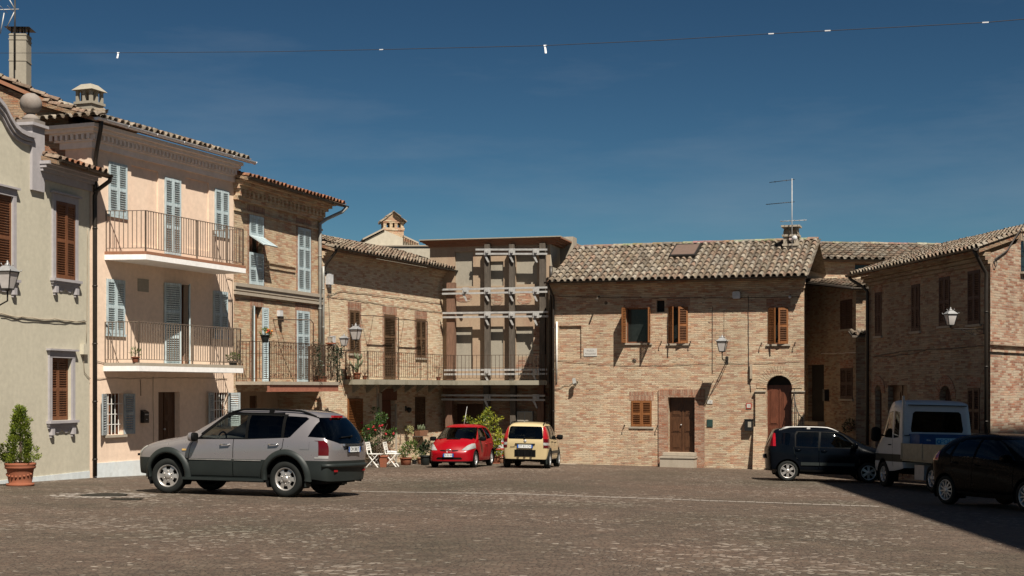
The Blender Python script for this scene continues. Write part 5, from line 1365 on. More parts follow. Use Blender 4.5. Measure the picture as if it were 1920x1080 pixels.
def wheel(root, x, y, r, wd, rim, style, rm, steer=0.0):
    """y > 0 is the car's left; tyre is the part, rim and hub cap are its pieces"""
    sg = 1 if y > 0 else -1
    mb = MB(); w = wd/2
    mb.lathe([(rim*.98, -w*.8), (rim*1.06, -w), (r*.93, -w), (r*.985, -w*.78), (r, -w*.4), (r, w*.4), (r*.985, w*.78), (r*.93, w), (rim*1.06, w), (rim*.98, w*.8)], (0,0,0), 36, 'y', True, False)
    T = mb.build('wheel', M['tyre'], root, (x, y, r), (0, 0, steer), fix=True)
    o = w*.82
    def Y(v): return sg*v
    mb = MB()
    mb.lathe([(rim*1.02, Y(w*.9)), (rim*.97, Y(w*.96)), (rim*.90, Y(w*.80)), (rim*.88, Y(-w*.3))], (0,0,0), 36, 'y', True, False)
    def P(rr, a, d): return (rr*math.cos(a), sg*d, rr*math.sin(a))
    mb.lathe([(rim*.30, sg*(o-.012)), (rim*.26, sg*(o+.012)), (rim*.12, sg*(o+.018)), (.004, sg*(o+.018))], (0,0,0), 18, 'y', True, False)
    if style == 'holes':
        n = 48
        rr = [rim*.27, rim*.60, rim*.88, rim*.95]; dd = [o-.004, o-.012, o-.020, o-.01]
        for k in range(n):
            a0, a1 = 2*math.pi*k/n, 2*math.pi*(k+1)/n
            for q in range(3):
                if q == 1 and (k % 8) in (2, 3, 4, 5): continue
                mb.quad(P(rr[q], a0, dd[q]), P(rr[q+1], a0, dd[q+1]), P(rr[q+1], a1, dd[q+1]), P(rr[q], a1, dd[q]))
        for k in range(6): mb.ball(P(rim*.40, 2*math.pi*(k+.5)/6, o-.002), .016, 6)
    else:
        n, wid, pair = style
        for k in range(n):
            for dl in ((-.13, .13) if pair else (0,)):
                a = 2*math.pi*k/n + math.pi/2; p0 = Vector(P(rim*.22, a + dl*1.6, o-.006)); p1 = Vector(P(rim*.93, a + dl, o-.016)); d = p1-p0
                t = Vector((-math.sin(a), 0, math.cos(a)))*wid; nn = Vector((0, sg*.010, 0))
                mb.obox((p0+p1)/2, d/2, t/2, nn)
    mb.build('rim', M[rm], T)
    mb = MB(); mb.lathe([(rim*.97, 0), (.01, 0)], (0, sg*(o-.075), 0), 24, 'y', False, False); mb.build('brake_disc', M['trim'], T)
    return T

class Car:
    def __init__(s, name, label, cx, cy, fwd, st, paint_, group='vehicles parked round the square', **kw):
        f = Vector((*fwd, 0)).normalized(); l = Vector((-f.y, f.x, 0)); e = 1.2
        z0 = gz(cx, cy); f3 = (f*2*e + Vector((0,0, gz(cx+f.x*e, cy+f.y*e) - gz(cx-f.x*e, cy-f.y*e)))).normalized()
        l3 = (l*2*.7 + Vector((0,0, gz(cx+l.x*.7, cy+l.y*.7) - gz(cx-l.x*.7, cy-l.y*.7)))).normalized(); u3 = f3.cross(l3).normalized(); l3 = u3.cross(f3)
        s.root = thing(name, label, kw.pop('cat', 'car'), (cx, cy, z0), 0, group)
        s.root.matrix_world = Matrix.Translation((cx, cy, z0)) @ Matrix((f3, l3, u3)).transposed().to_4x4()
        s.bm = cage(st, **kw); s.paint = paint_
        s.bvh = BVHTree.FromBMesh(s.bm)
    def surf(s, p, d):
        h = s.bvh.ray_cast(Vector(p), Vector(d)); return h[0], h[1]
    def side(s, x, z, sg=1):
        h, n = s.surf((x, 3*sg, z), (0, -sg, 0)); return h if h is not None else Vector((x, .8*sg, z))
    def frames(s, poly, idx):
        for fs in both(s.bm, poly):
            for f in fs: f.material_index = idx
    def windows(s, polys, m, name='side_window', flt=lambda f: True, off=-.006):
        for poly in polys:
            for k in (0, 1):
                fs = cut(s.bm, poly, 'y', lambda f: (sideL if k == 0 else sideR)(f) and flt(f)); extract(s.bm, fs, name, m, s.root, off)
    def arches(s, axles, r, zc, depth=.3):
        for ax in axles:
            for k in (0, 1):
                fs = cut(s.bm, circle(ax, zc, r, 22), 'y', lambda f: (f.normal.y > .15 if k == 0 else f.normal.y < -.15) and f.calc_center_median().z < zc + r + .05)
                if fs: bmesh.ops.delete(s.bm, geom=fs, context='FACES')
        for ax in axles:
            for sg in (1, -1):
                mb = MB(); pts = [(ax + (r+.005)*math.cos(a), (r+.005)*math.sin(a) + zc) for a in [math.pi*(k/14*1.3-.15) for k in range(15)]]
                y1 = s.half*sg*.985; y0 = (s.half-depth)*sg
                for (xa, za), (xb, zb) in zip(pts, pts[1:]): mb.quad((xa, y0, za), (xb, y0, zb), (xb, y1, zb), (xa, y1, za))
                mb.add([(x, y0, z) for x, z in pts], [tuple(range(len(pts)))]); mb.build('wheel_arch_liner', M['trim'], s.root, fix=False)
    def flare(s, axles, r0, r1, zc, m, out=.03, a0=-.12, a1=1.12):
        for ax in axles:
            for sg in (1, -1):
                mb = MB(); n = 24; mb.smooth = True; pr = []
                for k in range(n+1):
                    a = math.pi*(a0 + (a1-a0)*k/n); row = []
                    for rr, o_ in ((r0, -.05), (r0, out*.9), (r0+(r1-r0)*.3, out), (r1, .012), (r1+.01, -.02)):
                        x, z = ax+rr*math.cos(a), zc+rr*math.sin(a); y = s.side(x, max(z, s.zmin+.05), sg).y
                        if abs(y) < s.half*.8: y = s.half*.93*sg
                        row.append((x, y + sg*o_, z))
                    pr.append(row)
                w_ = len(pr[0]); mb.add([p for r_ in pr for p in r_], [(i*w_+j, i*w_+j+1, (i+1)*w_+j+1, (i+1)*w_+j) for i in range(n) for j in range(w_-1)])
                mb.build('wheel_arch', m, s.root)
    def gap(s, pts, w=.014, xs=None):
        """open panel gaps along side-view lines"""
        for (a, b) in zip(pts, pts[1:]):
            d = Vector((b[0]-a[0], b[1]-a[1])).normalized(); n = Vector((-d.y, d.x))*w/2; a_ = Vector(a); b_ = Vector(b)
            poly = [tuple(a_-n), tuple(b_-n), tuple(b_+n), tuple(a_+n)]
            for fs in both(s.bm, poly):
                if fs: bmesh.ops.delete(s.bm, geom=fs, context='FACES')
    def doors(s, polys, m, mids=None):
        for poly in polys:
            for k in (0, 1):
                fs = cut(s.bm, poly, 'y', sideL if k == 0 else sideR); extract(s.bm, fs, 'door', m, s.root, .001, mids)
    def handle(s, x, z, m, ln=.2):
        for sg in (1, -1):
            p = s.side(x, z, sg); mb = MB()
            mb.tube([(x-ln/2, p.y-.005*sg, z), (x-ln/2+.02, p.y+.035*sg, z+.004), (x+ln/2-.03, p.y+.04*sg, z), (x+ln/2, p.y-.005*sg, z-.004)], .016, 6)
            mb.build('door_handle', m, s.root)
    def mirror(s, x, z, m, sz=(.10,.11,.08), out=.14):
        for sg in (1, -1):
            p = s.side(x, z-.05, sg); mb = MB(); c = Vector((x, p.y+sg*out, z)); mb.cur = 0; mb.smooth = True
            mb.lathe([(.2, -1), (.8, -.85), (1, -.3), (1, .5), (.92, .8), (.6, .95)], (0,0,0), 12, 'x', True, True)
            mb.v = [tuple(c + Vector((v[0]*sz[0]*.75, math.copysign(abs(v[1])**.6, v[1])*sz[1], math.copysign(abs(v[2])**.6, v[2])*sz[2]))) for v in mb.v]
            mb.m = [1 if sum(mb.v[i][0] for i in f)/len(f) < c.x-.02 else 0 for f in mb.f]; mb.cur = 1
            mb.bar((x, p.y-.02*sg, z-.03), tuple(c), .05, .04)
            mb.build('wing_mirror', [m, M['trim']], s.root)
    def plate(s, x, z, fwd, txt, w=.52, h=.11, tilt=0.0, y=0.0):
        d = 1 if fwd else -1; hq, nq = s.surf((x+d*1.5, y, z), (-d, 0, 0)); px_ = (hq.x if hq is not None else x) + d*.03
        nrm = Vector((d, 0, tilt)).normalized(); rt = Vector((0, 1, 0)) if fwd else Vector((0, -1, 0)); upv = Vector((-tilt*d, 0, 1)).normalized()
        c = Vector((px_, y, z)); mb = MB(); mb.obox(c, rt*w/2, upv*h/2, nrm*.008); mb.cur = 1
        for q in (-1, 1): mb.obox(c + rt*q*(w/2-.022) + nrm*.002, rt*.022, upv*h/2*.98, nrm*.008)
        mb.cur = 2; mb.obox(c - nrm*.006, rt*(w/2+.012), upv*(h/2+.012), nrm*.006)
        P = mb.build('number_plate', [M['plate'], M['plate_blue'], M['trim']], s.root)
        text_mesh('lettering', txt, h*.92, M['letter_black'], P, c + nrm*.0095, frame3(rt, upv), .001, sx=.80 if w > .4 else .56)
    def interior(s, seatm, xs, zfloor=.42, zseat=.62, ztop=1.28, w=.5, dash=None, steer=None, belt=.95, floorlen=(-1.2, 1.0)):
        mb = MB(); mb.box(floorlen[0], floorlen[1], -s.half*.88, s.half*.88, zfloor-.06, zfloor); mb.build('floor_pan', M['trim'], s.root)
        for x in xs:
            for sg in (1, -1):
                mb = MB(); c = .36*sg*s.half/.8
                mb.obox((x, c, zseat), (.24,0,.02), (0,w/2*.9,0), (0,0,.08)); mb.obox((x-.26, c, (zseat+ztop)/2-.05), (.05,0,0), (0,w/2*.85,0), Vector((-.10,0,(ztop-zseat)/2-.08)))
                mb.obox((x-.36, c, ztop+.02), (.04,0,0), (0,.12,0), (0,0,.09))
                mb.build('seat', seatm, s.root)
        if dash:
            mb = MB(); mb.obox((dash, 0, belt-.1), (.2,0,.03), (0,s.half*.84,0), (0,0,.12)); mb.build('dashboard', M['dash'], s.root)
            mb = MB(); c = Vector((dash-.32, .36*s.half/.8, belt-.03)); mb.tube([c + Vector((.05*math.cos(a)*-1*.6, .17*math.sin(a), .17*math.cos(a))) for a in [2*math.pi*k/16 for k in range(16)]], .018, 6, True); mb.bar(c, c+Vector((.2,0,-.06)), .06); mb.bar(c+Vector((0,-.16,0)), c+Vector((0,.16,0)), .03); mb.build('steering_wheel', M['dash'], s.root)
    def under(s, x0, x1, z0, z1):
        mb = MB(); mb.box(x0, x1, -s.half*.80, s.half*.80, z0, z1); mb.build('underbody', M['trim'], s.root)
    def finish(s, mats):
        for f in s.bm.faces: f.smooth = True
        me = bpy.data.meshes.new('body'); s.bm.to_mesh(me); s.bm.free()
        for m in mats: me.materials.append(m)
        o = bpy.data.objects.new('body', me); COL.objects.link(o); o.parent = s.root; return o
    def regions(s, z1, idx, flt=lambda f: True):
        """give everything below a height its own material"""
        g = list(s.bm.verts)+list(s.bm.edges)+list(s.bm.faces)
        bmesh.ops.bisect_plane(s.bm, geom=g, dist=1e-5, plane_co=(0,0,z1), plane_no=(0,0,1))
        for f in s.bm.faces:
            if f.calc_center_median().z < z1 and flt(f): f.material_index = idx
    def lamp(s, poly, axis, flt, name, m, off=.006):
        return extract(s.bm, cut(s.bm, poly, axis, flt), name, m, s.root, off)
    def rails(s, y, z, x0, x1, r=.022, ht=.07, m='trim', sup=(.0, .5, 1.0)):
        for sg in (1, -1):
            mb = MB(); n = 12; pts = []
            for k in range(n+1):
                t = k/n; x = x0+(x1-x0)*t; h, _ = s.surf((x, y*sg, 3), (0,0,-1)); zz = (h.z if h is not None else z) + ht*min(1, 6*t, 6*(1-t)); pts.append((x, y*sg, zz))
            mb.tube(pts, r, 6)
            for q in sup:
                k = int(q*n); p = pts[k]; mb.box(p[0]-.05, p[0]+.05, p[1]-.02, p[1]+.02, p[2]-ht-.02, p[2])
            mb.build('roof_rail', M[m], s.root)
    def wiper(s, a, b, m='trim'):
        mb = MB(); mb.tube([a, b], .012, 5); mb.ball(a, .03, 6); mb.build('wiper', M[m], s.root)

# ---------------------------------------------------------------- grey off-road car
st = [(-2.36,.34,.80, -2.42,1.13,.84, -2.06,1.655,.62,.03), (-2.26,.35,.90, -2.27,1.19,.90, -1.94,1.70,.67,.035), (-1.9,.40,.935, -1.9,1.205,.93, -1.70,1.735,.69,.04), (-1.41,.38,.935, -1.41,1.20,.935, -1.38,1.755,.70,.04),
      (-.7,.36,.935, -.7,1.18,.935, -.7,1.765,.71,.045), (0,.36,.935, 0,1.155,.935, -.05,1.757,.71,.045), (.5,.36,.935, .5,1.13,.93, .22,1.725,.69,.045), (1.0,.36,.93, 1.0,1.10,.92, 1.02,1.18,.77,.05,.12),
      (1.5,.38,.925, 1.5,1.06,.905, 1.52,1.145,.74,.05,.10), (2.0,.40,.87, 2.02,.98,.85, 2.02,1.06,.67,.03,.06), (2.24,.42,.76, 2.27,.84,.75, 2.24,.95,.60,.02,.04)]
c = Car('off_road_car', 'grey mauve off road car with dark lower panels parked across the square', -5.617, 30.25, (-.937,.35), st, M['silver'])
c.half = .935; c.zmin = .36
c.arches((-1.41, 1.41), .455, .40)
c.regions(.755, 1)
W_f = [(.66,1.165),(.55,1.25),(.17,1.60),(.0,1.655),(-.40,1.665),(-.455,1.18)]
W_r = [(-.52,1.185),(-.47,1.665),(-1.25,1.655),(-1.30,1.21)]
W_q = [(-1.36,1.215),(-1.32,1.655),(-1.76,1.635),(-1.83,1.60),(-1.50,1.225)]
c.frames([(.72,1.15),(.58,1.27),(.17,1.63),(0,1.69),(-.5,1.70),(-1.33,1.69),(-1.47,1.21),(-.5,1.165)], 2)
c.windows([W_f], M['glass_clear']); c.windows([W_r, W_q], M['glass_dark'])
c.windows([[(-1.90,1.235),(-1.92,1.28),(-2.02,1.50),(-2.09,1.61),(-2.7,1.61),(-2.7,1.19)]], M['glass_dark'], 'rear_window', lambda f: f.normal.y*f.normal.y > .12)
c.lamp([(-.5,1.10),(.5,1.10),(.84,1.19),(.76,1.45),(.62,1.63),(-.62,1.63),(-.76,1.45),(-.84,1.19)], 'x', rear, 'rear_window', M['glass_dark'], -.006)
c.lamp([(-.70,1.17),(.70,1.17),(.60,1.66),(-.60,1.66)], 'x', lambda f: f.normal.x > .2 and f.calc_center_median().x > .1 and f.calc_center_median().z > 1.22, 'windscreen', M['glass_clear'], -.006)
for sg in (1, -1):
    fl = lambda f: f.normal.x < -.12 and f.normal.y*sg > -.3 and f.calc_center_median().y*sg > .4
    c.lamp([(.835*sg,.86),(.84*sg,1.10),(.86*sg,1.16),(.98*sg,1.16),(.98*sg,.86)][::sg], 'x', fl, 'tail_light', M['lens_dark'], .008)
    c.lamp([(.835*sg,.80),(.835*sg,.858),(.98*sg,.858),(.98*sg,.80)][::sg], 'x', fl, 'reversing_light', M['lens_clear'], .008)
    c.lamp([(.40*sg,.82),(.42*sg,.98),(.80*sg,1.0),(.80*sg,.84)][::sg], 'x', lambda f: f.normal.x > .3 and f.calc_center_median().x > 1.8 and f.calc_center_median().y*sg > 0, 'headlight', M['lens_clear'], .008)
c.gap([(.88,.40),(.88,.80),(.84,1.02),(.78,1.13)]); c.gap([(-.19,.40),(-.19,1.16)]); c.gap([(-1.36,1.19),(-1.34,1.0),(-1.12,.84),(-.92,.72)])
c.gap([(.85,.395),(-.80,.395)]); 
c.doors([[(.873,.41),(.873,.80),(.835,1.02),(.78,1.12),(.2,1.7),(-.18,1.7),(-.18,.41)], [(-.20,.41),(-.20,1.68),(-1.28,1.68),(-1.345,1.19),(-1.325,1.0),(-.91,.73),(-.80,.41)]], [M['silver'], M['clad'], M['trim']], True)
fl_p = [(-1.75,.98),(-1.75,1.13),(-1.95,1.13),(-1.95,.98)]
c.lamp(fl_p, 'y', sideL, 'fuel_flap', M['silver'], .006)
c.flare((-1.41, 1.41), .455, .575, .40, M['clad'], .05, -.04, 1.04)
c.interior(M['seat'], (.0, -.95), .45, .66, 1.33, .5, .72, True, 1.17, (-2.0, 1.1)); c.under(-2.15, 2.0, .28, .5)
for x, st_ in ((1.41, .16), (-1.41, 0)):
    for y in (.80, -.80): wheel(c.root, x, y, .37, .25, .235, 'holes', 'alloy', st_)
c.rails(.62, 1.78, .12, -1.95, .024, .06); c.handle(.0, 1.05, M['chrome'], .24); c.handle(-1.14, 1.07, M['chrome'], .24); c.mirror(.70, 1.20, M['silver'], (.10,.12,.095), .16)
for sg in (1, -1):
    mb = MB(); mb.box(1.0-.66*0, -.93, .80*sg, .98*sg, .31, .36); mb.build('side_step', M['clad'], c.root)
    mb = MB(); p = c.side(.99, .93, sg); mb.obox((.99, p.y+.004*sg, .93), (.045,0,0), (0,.012,0), (0,0,.018)); mb.build('indicator', M['lens_amber'], c.root)
    mb = MB()
    for x0, x1 in ((.86, -.16), (-.22, -.85)):
        y_ = c.side((x0+x1)/2, .735, sg).y; mb.box(x0, x1, y_-.01*sg, y_+.012*sg, .727, .745)
    mb.build('door_strip', M['alloy'], c.root)
    mb = MB()
    for x0, z0, x1, z1, zt in ((.60,1.25,.12,1.645,0), (.12,1.645,-.05,1.69,0), (-.05,1.69,-1.25,1.69,0)):
        a, b = c.side(x0, z0, sg), c.side(x1, z1, sg); mb.bar(a+Vector((0,.014*sg,0)), b+Vector((0,.014*sg,0)), .012, .06)
    mb.build('wind_deflector', M['trim'], c.root)
    mb = MB(); mb.box(-1.88, -1.86, .68*sg, .92*sg, .22, .55); mb.build('mud_flap', M['clad'], c.root)
hx = c.surf((-4,0,.98), (1,0,0))[0].x
mb = MB(); mb.box(hx-.03, hx+.02, -.42, .42, 1.055, 1.10); mb.build('tailgate_handle', M['chrome'], c.root)
c.plate(-2.5, .985, False, 'CW 388 JT')
hb = c.surf((-4,0,.6), (1,0,0))[0].x
mb = MB(); pts = []
for k in range(13):
    y = -.90 + 1.8*k/12; h, n = c.surf((-4, y*.99, .62), (1,0,0)); pts.append((h.x-.012 if h is not None else hb+.25, y, .655))
mb.tube(pts, .045, 8); mb.build('bumper_step', M['clad'], c.root)
for sg in (1,-1):
    mb = MB(); h = c.surf((-4,.62*sg,.56), (1,0,0))[0]; mb.obox((h.x-.01, .62*sg, .55), (.012,0,0), (0,.06,0), (0,0,.02)); mb.build('reflector', M['lens_red'], c.root)
h = c.surf((-4,0,1.64), (1,0,0))[0]; mb = MB(); mb.obox((h.x-.02, 0, 1.655), (.03,0,0), (0,.2,0), (0,0,.022)); mb.build('brake_light', M['lens_red'], c.root)
a = c.surf((-4,.0,1.25), (1,0,0))[0]; b = c.surf((-4,.40,1.23), (1,0,0))[0]; c.wiper(a+Vector((-.03,-.05,0)), b+Vector((-.03,0,0)))
mb = MB(); mb.tube([(-2.1,-.5,.36), (-2.42,-.5,.34)], .035, 8); mb.build('exhaust_pipe', M['trim'], c.root)
mb = MB(); mb.obox((2.30, .55, .80), (.06,0,0), (0,.06,0), (0,0,.025)); mb.build('lamp_washer', M['trim'], c.root)
c.finish([M['silver'], M['clad'], M['trim']])

# ---------------------------------------------------------------- red hatchback
st = [(-1.48,.35,.66, -1.54,.94,.68, -1.36,1.34,.54,.02), (-1.43,.28,.76, -1.45,.97,.77, -1.24,1.40,.61,.03), (-1.17,.25,.80, -1.17,.97,.80, -1.0,1.44,.63,.03), (-.5,.22,.805, -.5,.94,.805, -.5,1.46,.645,.035),
      (.1,.22,.805, .1,.91,.80, .0,1.45,.645,.035), (.5,.22,.80, .5,.89,.795, .22,1.405,.63,.035), (1.0,.22,.795, 1.0,.87,.775, 1.06,.965,.69,.04,.17), (1.42,.22,.78, 1.42,.80,.74, 1.40,.87,.60,.04,.16), (1.68,.2,.72, 1.70,.68,.67, 1.66,.76,.52,.02,.12), (1.80,.2,.62, 1.83,.52,.60, 1.79,.62,.46,.01,.1)]
c = Car('red_hatchback', 'small red hatchback facing the camera in front of the lemon bush', -1.73, 49.87, (-.213,-.977), st, M['red_car'], bulge_f=.12)
c.half = .805; c.zmin = .22
c.arches((-1.17, 1.17), .335, .29)
c.regions(.235, 1)
c.windows([[(.78,.93),(.34,1.28),(.16,1.35),(-.25,1.37),(-.30,.95)], [(-.36,.955),(-.31,1.37),(-.85,1.35),(-.98,1.25),(-1.02,1.0)]], M['glass_mid'])
c.lamp([(-.71,.955),(.71,.955),(.65,1.16),(.575,1.375),(-.575,1.375),(-.65,1.16)], 'x', lambda f: f.normal.x > .2 and f.calc_center_median().x > .1 and f.calc_center_median().z > .975, 'windscreen', M['glass_mid'], -.006)
c.lamp([(-.55,.98),(.55,.98),(.48,1.32),(-.48,1.32)], 'x', rear, 'rear_window', M['glass_mid'], -.006)
for sg in (1, -1):
    ff = lambda f: f.calc_center_median().x > 1.2 and f.normal.x > .05 and f.calc_center_median().y*sg > .2
    c.lamp([(.42*sg,.60),(.58*sg,.76),(.68*sg,.82),(.80*sg,.83),(.80*sg,.68),(.62*sg,.60)][::-sg], 'x', ff, 'headlight', M['lens_clear'], .008)
    c.lamp([(.12*sg,.555),(.10*sg,.61),(.33*sg,.615),(.30*sg,.575)][::sg], 'x', lambda f: f.calc_center_median().x > 1.3 and f.normal.x > .1, 'grille', M['trim'], .002)
c.lamp([(-.46,.31),(-.42,.285),(.42,.285),(.46,.31),(.40,.365),(-.40,.365)], 'x', lambda f: f.calc_center_median().x > 1.3 and f.normal.x > .1, 'lower_grille', M['trim'], -.01)
c.gap([(.82,.3),(.80,.6),(.80,.9)]); c.gap([(-.33,.28),(-.33,.95)]); c.gap([(-1.02,.98),(-.95,.70),(-.85,.55)])
c.doors([[(.805,.31),(.79,.6),(.79,.92),(.2,1.42),(-.32,1.42),(-.32,.29)], [(-.34,.29),(-.34,1.42),(-.9,1.41),(-1.01,.99),(-.94,.70),(-.84,.50),(-.80,.30)]], [M['red_car'], M['trim']], True)
c.interior(M['seat'], (.1, -.6), .3, .5, 1.08, .44, .72, True, .93, (-1.2, 1.0)); c.under(-1.4, 1.6, .18, .34)
for x in (1.17, -1.17):
    for y in (.69, -.69): wheel(c.root, x, y, .285, .17, .185, (7, .05, False), 'alloy_dull', 0)
c.handle(-.18, .80, M['red_car'], .16); c.handle(-.85, .83, M['red_car'], .16); c.mirror(.66, .98, M['trim'], (.11,.11,.08), .13)
c.plate(1.95, .435, True, 'DG 061 NN', .36, .11)
h = c.surf((3,0,.59), (-1,0,0))[0]; mb = MB(); mb.tube([(h.x+.012, .085*math.cos(a), .59+.055*math.sin(a)) for a in [2*math.pi*k/18 for k in range(18)]], .009, 5, True); mb.tube([(h.x+.014, .03*math.cos(a), .59+.05*math.sin(a)) for a in [2*math.pi*k/14 for k in range(14)]], .007, 5, True); mb.tube([(h.x+.014, .06*math.cos(a), .615+.02*math.sin(a)) for a in [2*math.pi*k/14 for k in range(14)]], .007, 5, True); mb.build('emblem', M['chrome'], c.root)
mb = MB(); h = c.surf((-.2,0,3), (0,0,-1))[0]; mb.tube([h, h+Vector((-.35,0.02,.62))], .010, 5); mb.build('aerial', M['galv'], c.root)
a = c.surf((3,-.5,.985), (-1,0,0))[0]; b = c.surf((3,.12,1.0), (-1,0,0))[0]; c.wiper(a+Vector((.03,0,0)), b+Vector((.03,0,0)))
c.finish([M['red_car'], M['trim']])

# ---------------------------------------------------------------- small upright cars (cream, black)
def upright(name, label, cx, cy, fwd, pm, w=1.0, lampstyle='tall', **kw):
    st = [(-1.64,.30,.72*w, -1.70,.96,.735*w, -1.56,1.44,.61*w,.02), (-1.60,.34,.765*w, -1.63,.99,.785*w, -1.47,1.51,.645*w,.025), (-1.15,.30,.80*w, -1.15,.99,.80*w, -1.1,1.54,.66*w,.03), (-.4,.28,.80*w, -.4,.96,.80*w, -.4,1.555,.67*w,.03),
          (.2,.28,.80*w, .2,.94,.80*w, .1,1.54,.66*w,.03), (.5,.28,.80*w, .5,.93,.795*w, .34,1.495,.64*w,.03), (1.1,.28,.79*w, 1.1,.91,.765*w, 1.13,1.02,.65*w,.04,.12), (1.5,.28,.775*w, 1.5,.86,.735*w, 1.48,.94,.60*w,.03,.1), (1.72,.3,.70*w, 1.74,.70,.67*w, 1.70,.78,.54*w,.02,.08)]
    c = Car(name, label, cx, cy, fwd, st, pm, **kw); c.half = .80*w; c.zmin = .28
    c.arches((-1.15, 1.15), .345, .30); return c
c = upright('cream_hatchback', 'small upright cream hatchback seen from behind beside the downpipe', .71, 49.75, (.165,.986), M['cream_car'], .985, bulge_r=.05)
c.regions(.315, 1)
c.frames([(.92,.96),(.45,1.39),(.28,1.46),(-1.36,1.45),(-1.40,1.02),(-.9,.99)], 1)
c.windows([[(.86,.98),(.42,1.36),(.28,1.43),(-.18,1.45),(-.22,1.0)], [(-.28,1.0),(-.24,1.45),(-.92,1.44),(-.96,1.02)], [(-1.05,1.02),(-1.02,1.43),(-1.34,1.40),(-1.36,1.04)]], M['glass_mid'])
c.lamp([(-.56,.99),(.56,.99),(.60,1.05),(.55,1.39),(.50,1.42),(-.50,1.42),(-.55,1.39),(-.60,1.05)], 'x', rear, 'rear_window', M['glass_mid'], -.006)
c.lamp([(-.62,1.0),(.62,1.0),(.54,1.46),(-.54,1.46)], 'x', lambda f: f.normal.x > .2 and f.calc_center_median().z > 1.05, 'windscreen', M['glass_mid'], -.006)
for sg in (1, -1):
    ff = lambda f: f.normal.x < -.04 and f.calc_center_median().y*sg > .3 and f.calc_center_median().x < -1.2
    c.lamp([(.605*sg,1.0),(.575*sg,1.42),(.9*sg,1.42),(.9*sg,1.0)][::sg], 'x', ff, 'tail_light', M['lens_red'], .01)
    c.lamp([(.615*sg,.88),(.607*sg,.998),(.9*sg,.998),(.9*sg,.88)][::sg], 'x', ff, 'tail_light', M['lens_dark'], .01)
    c.lamp([(.62*sg,.79),(.615*sg,.878),(.9*sg,.878),(.9*sg,.79)][::sg], 'x', ff, 'reversing_light', M['lens_clear'], .01)
    c.lamp([(.62*sg,.70),(.62*sg,.788),(.9*sg,.788),(.9*sg,.70)][::sg], 'x', ff, 'tail_light', M['lens_dark'], .01)
fr = lambda f: f.normal.x < -.1 and f.calc_center_median().x < -1.2
c.lamp([(-.36,.40),(.36,.40),(.36,.63),(-.36,.63)], 'x', fr, 'bumper_insert', M['trim'], .012)
h = c.surf((-4,0,.5), (1,0,0))[0]
mb = MB()
for k in (-.22, 0, .22): mb.obox((h.x-.02, k, .50), (.02,0,0), (0,.035,0), (0,0,.09))
mb.build('bumper_rib', M['trim'], c.root)
h = c.surf((-4,0,.81), (1,0,0))[0]; mb = MB(); mb.obox((h.x-.01, 0, .825), (.015,0,0), (0,.34,0), (0,0,.018)); mb.build('tailgate_handle', M['trim'], c.root)
c.plate(-1.75, .745, False, 'DT 813 CN')
h = c.surf((-4,0,.92), (1,0,0))[0]; mb = MB(); mb.lathe([(.05,0),(.048,.012),(.005,.014)], (0,0,0), 16, 'x'); mb.v = [(h.x-.004-v[0], v[1], .925+v[2]) for v in mb.v]; mb.build('emblem', M['galv'], c.root)
text_mesh('lettering', 'PANDA', .055, M['trim'], c.root, Vector((c.surf((-4,.42,.72), (1,0,0))[0].x-.01, .42, .72)), frame3((0,-1,0), (0,0,1)))
c.gap([(.90,.35),(.88,.95)]); c.gap([(-.25,.32),(-.25,1.0)]); c.gap([(-1.0,1.0),(-.95,.75),(-.85,.6)])
c.doors([[(.885,.37),(.87,.97),(.3,1.48),(-.24,1.48),(-.24,.37)], [(-.26,.37),(-.26,1.48),(-.98,1.47),(-.99,1.0),(-.94,.75),(-.84,.55),(-.80,.37)]], [M['cream_car'], M['trim']], True)
for sg in (1,-1):
    mb = MB(); y_ = c.side(.0,.55,sg).y; mb.box(-.78, .80, y_-.01*sg, y_+.02*sg, .50, .60); mb.build('rub_strip', M['clad'], c.root)
c.flare((-1.15, 1.15), .345, .41, .30, M['clad'], .02)
c.interior(M['seat'], (.1, -.65), .38, .6, 1.2, .44, .8, True, 1.0, (-1.4, 1.1)); c.under(-1.5, 1.6, .24, .42)
for x in (1.15, -1.15):
    for y in (.70, -.70): wheel(c.root, x, y, .30, .19, .19, (5, .06, False), 'alloy_dull', 0)
c.rails(.56, 1.6, .3, -1.4, .02, .06); c.mirror(.75, 1.06, M['trim'], (.1,.11,.09), .12); c.handle(-.12, .88, M['trim'], .14); c.handle(-.85, .9, M['trim'], .14)
a = c.surf((-4,.02,1.03), (1,0,0))[0]; b = c.surf((-4,-.35,1.06), (1,0,0))[0]; c.wiper(a+Vector((-.03,0,0)), b+Vector((-.03,0,0)))
c.finish([M['cream_car'], M['trim']])

c = upright('black_hatchback', 'shiny black upright hatchback half in shadow in front of the arched door', 9.22, 41.93, (.9945,-.1045), M['black_car'], 1.025, bulge_r=.09)
c.regions(.34, 1)
c.frames([(.92,.98),(.45,1.39),(.28,1.45),(-.90,1.46),(-.96,1.35),(-.96,.99)], 1)
c.windows([[(.86,1.0),(.42,1.36),(.28,1.42),(-.20,1.44),(-.24,1.0)], [(-.30,1.0),(-.26,1.44),(-.86,1.43),(-.92,1.34),(-.92,1.01)], [(-1.12,1.04),(-1.08,1.36),(-1.14,1.40),(-1.32,1.38),(-1.38,1.08)]], M['glass_mid'])
c.lamp([(-.56,1.0),(.56,1.0),(.50,1.42),(-.50,1.42)], 'x', rear, 'rear_window', M['glass_dark'], -.006)
c.lamp([(-.62,1.0),(.62,1.0),(.54,1.46),(-.54,1.46)], 'x', lambda f: f.normal.x > .2 and f.calc_center_median().z > 1.05, 'windscreen', M['glass_mid'], -.006)
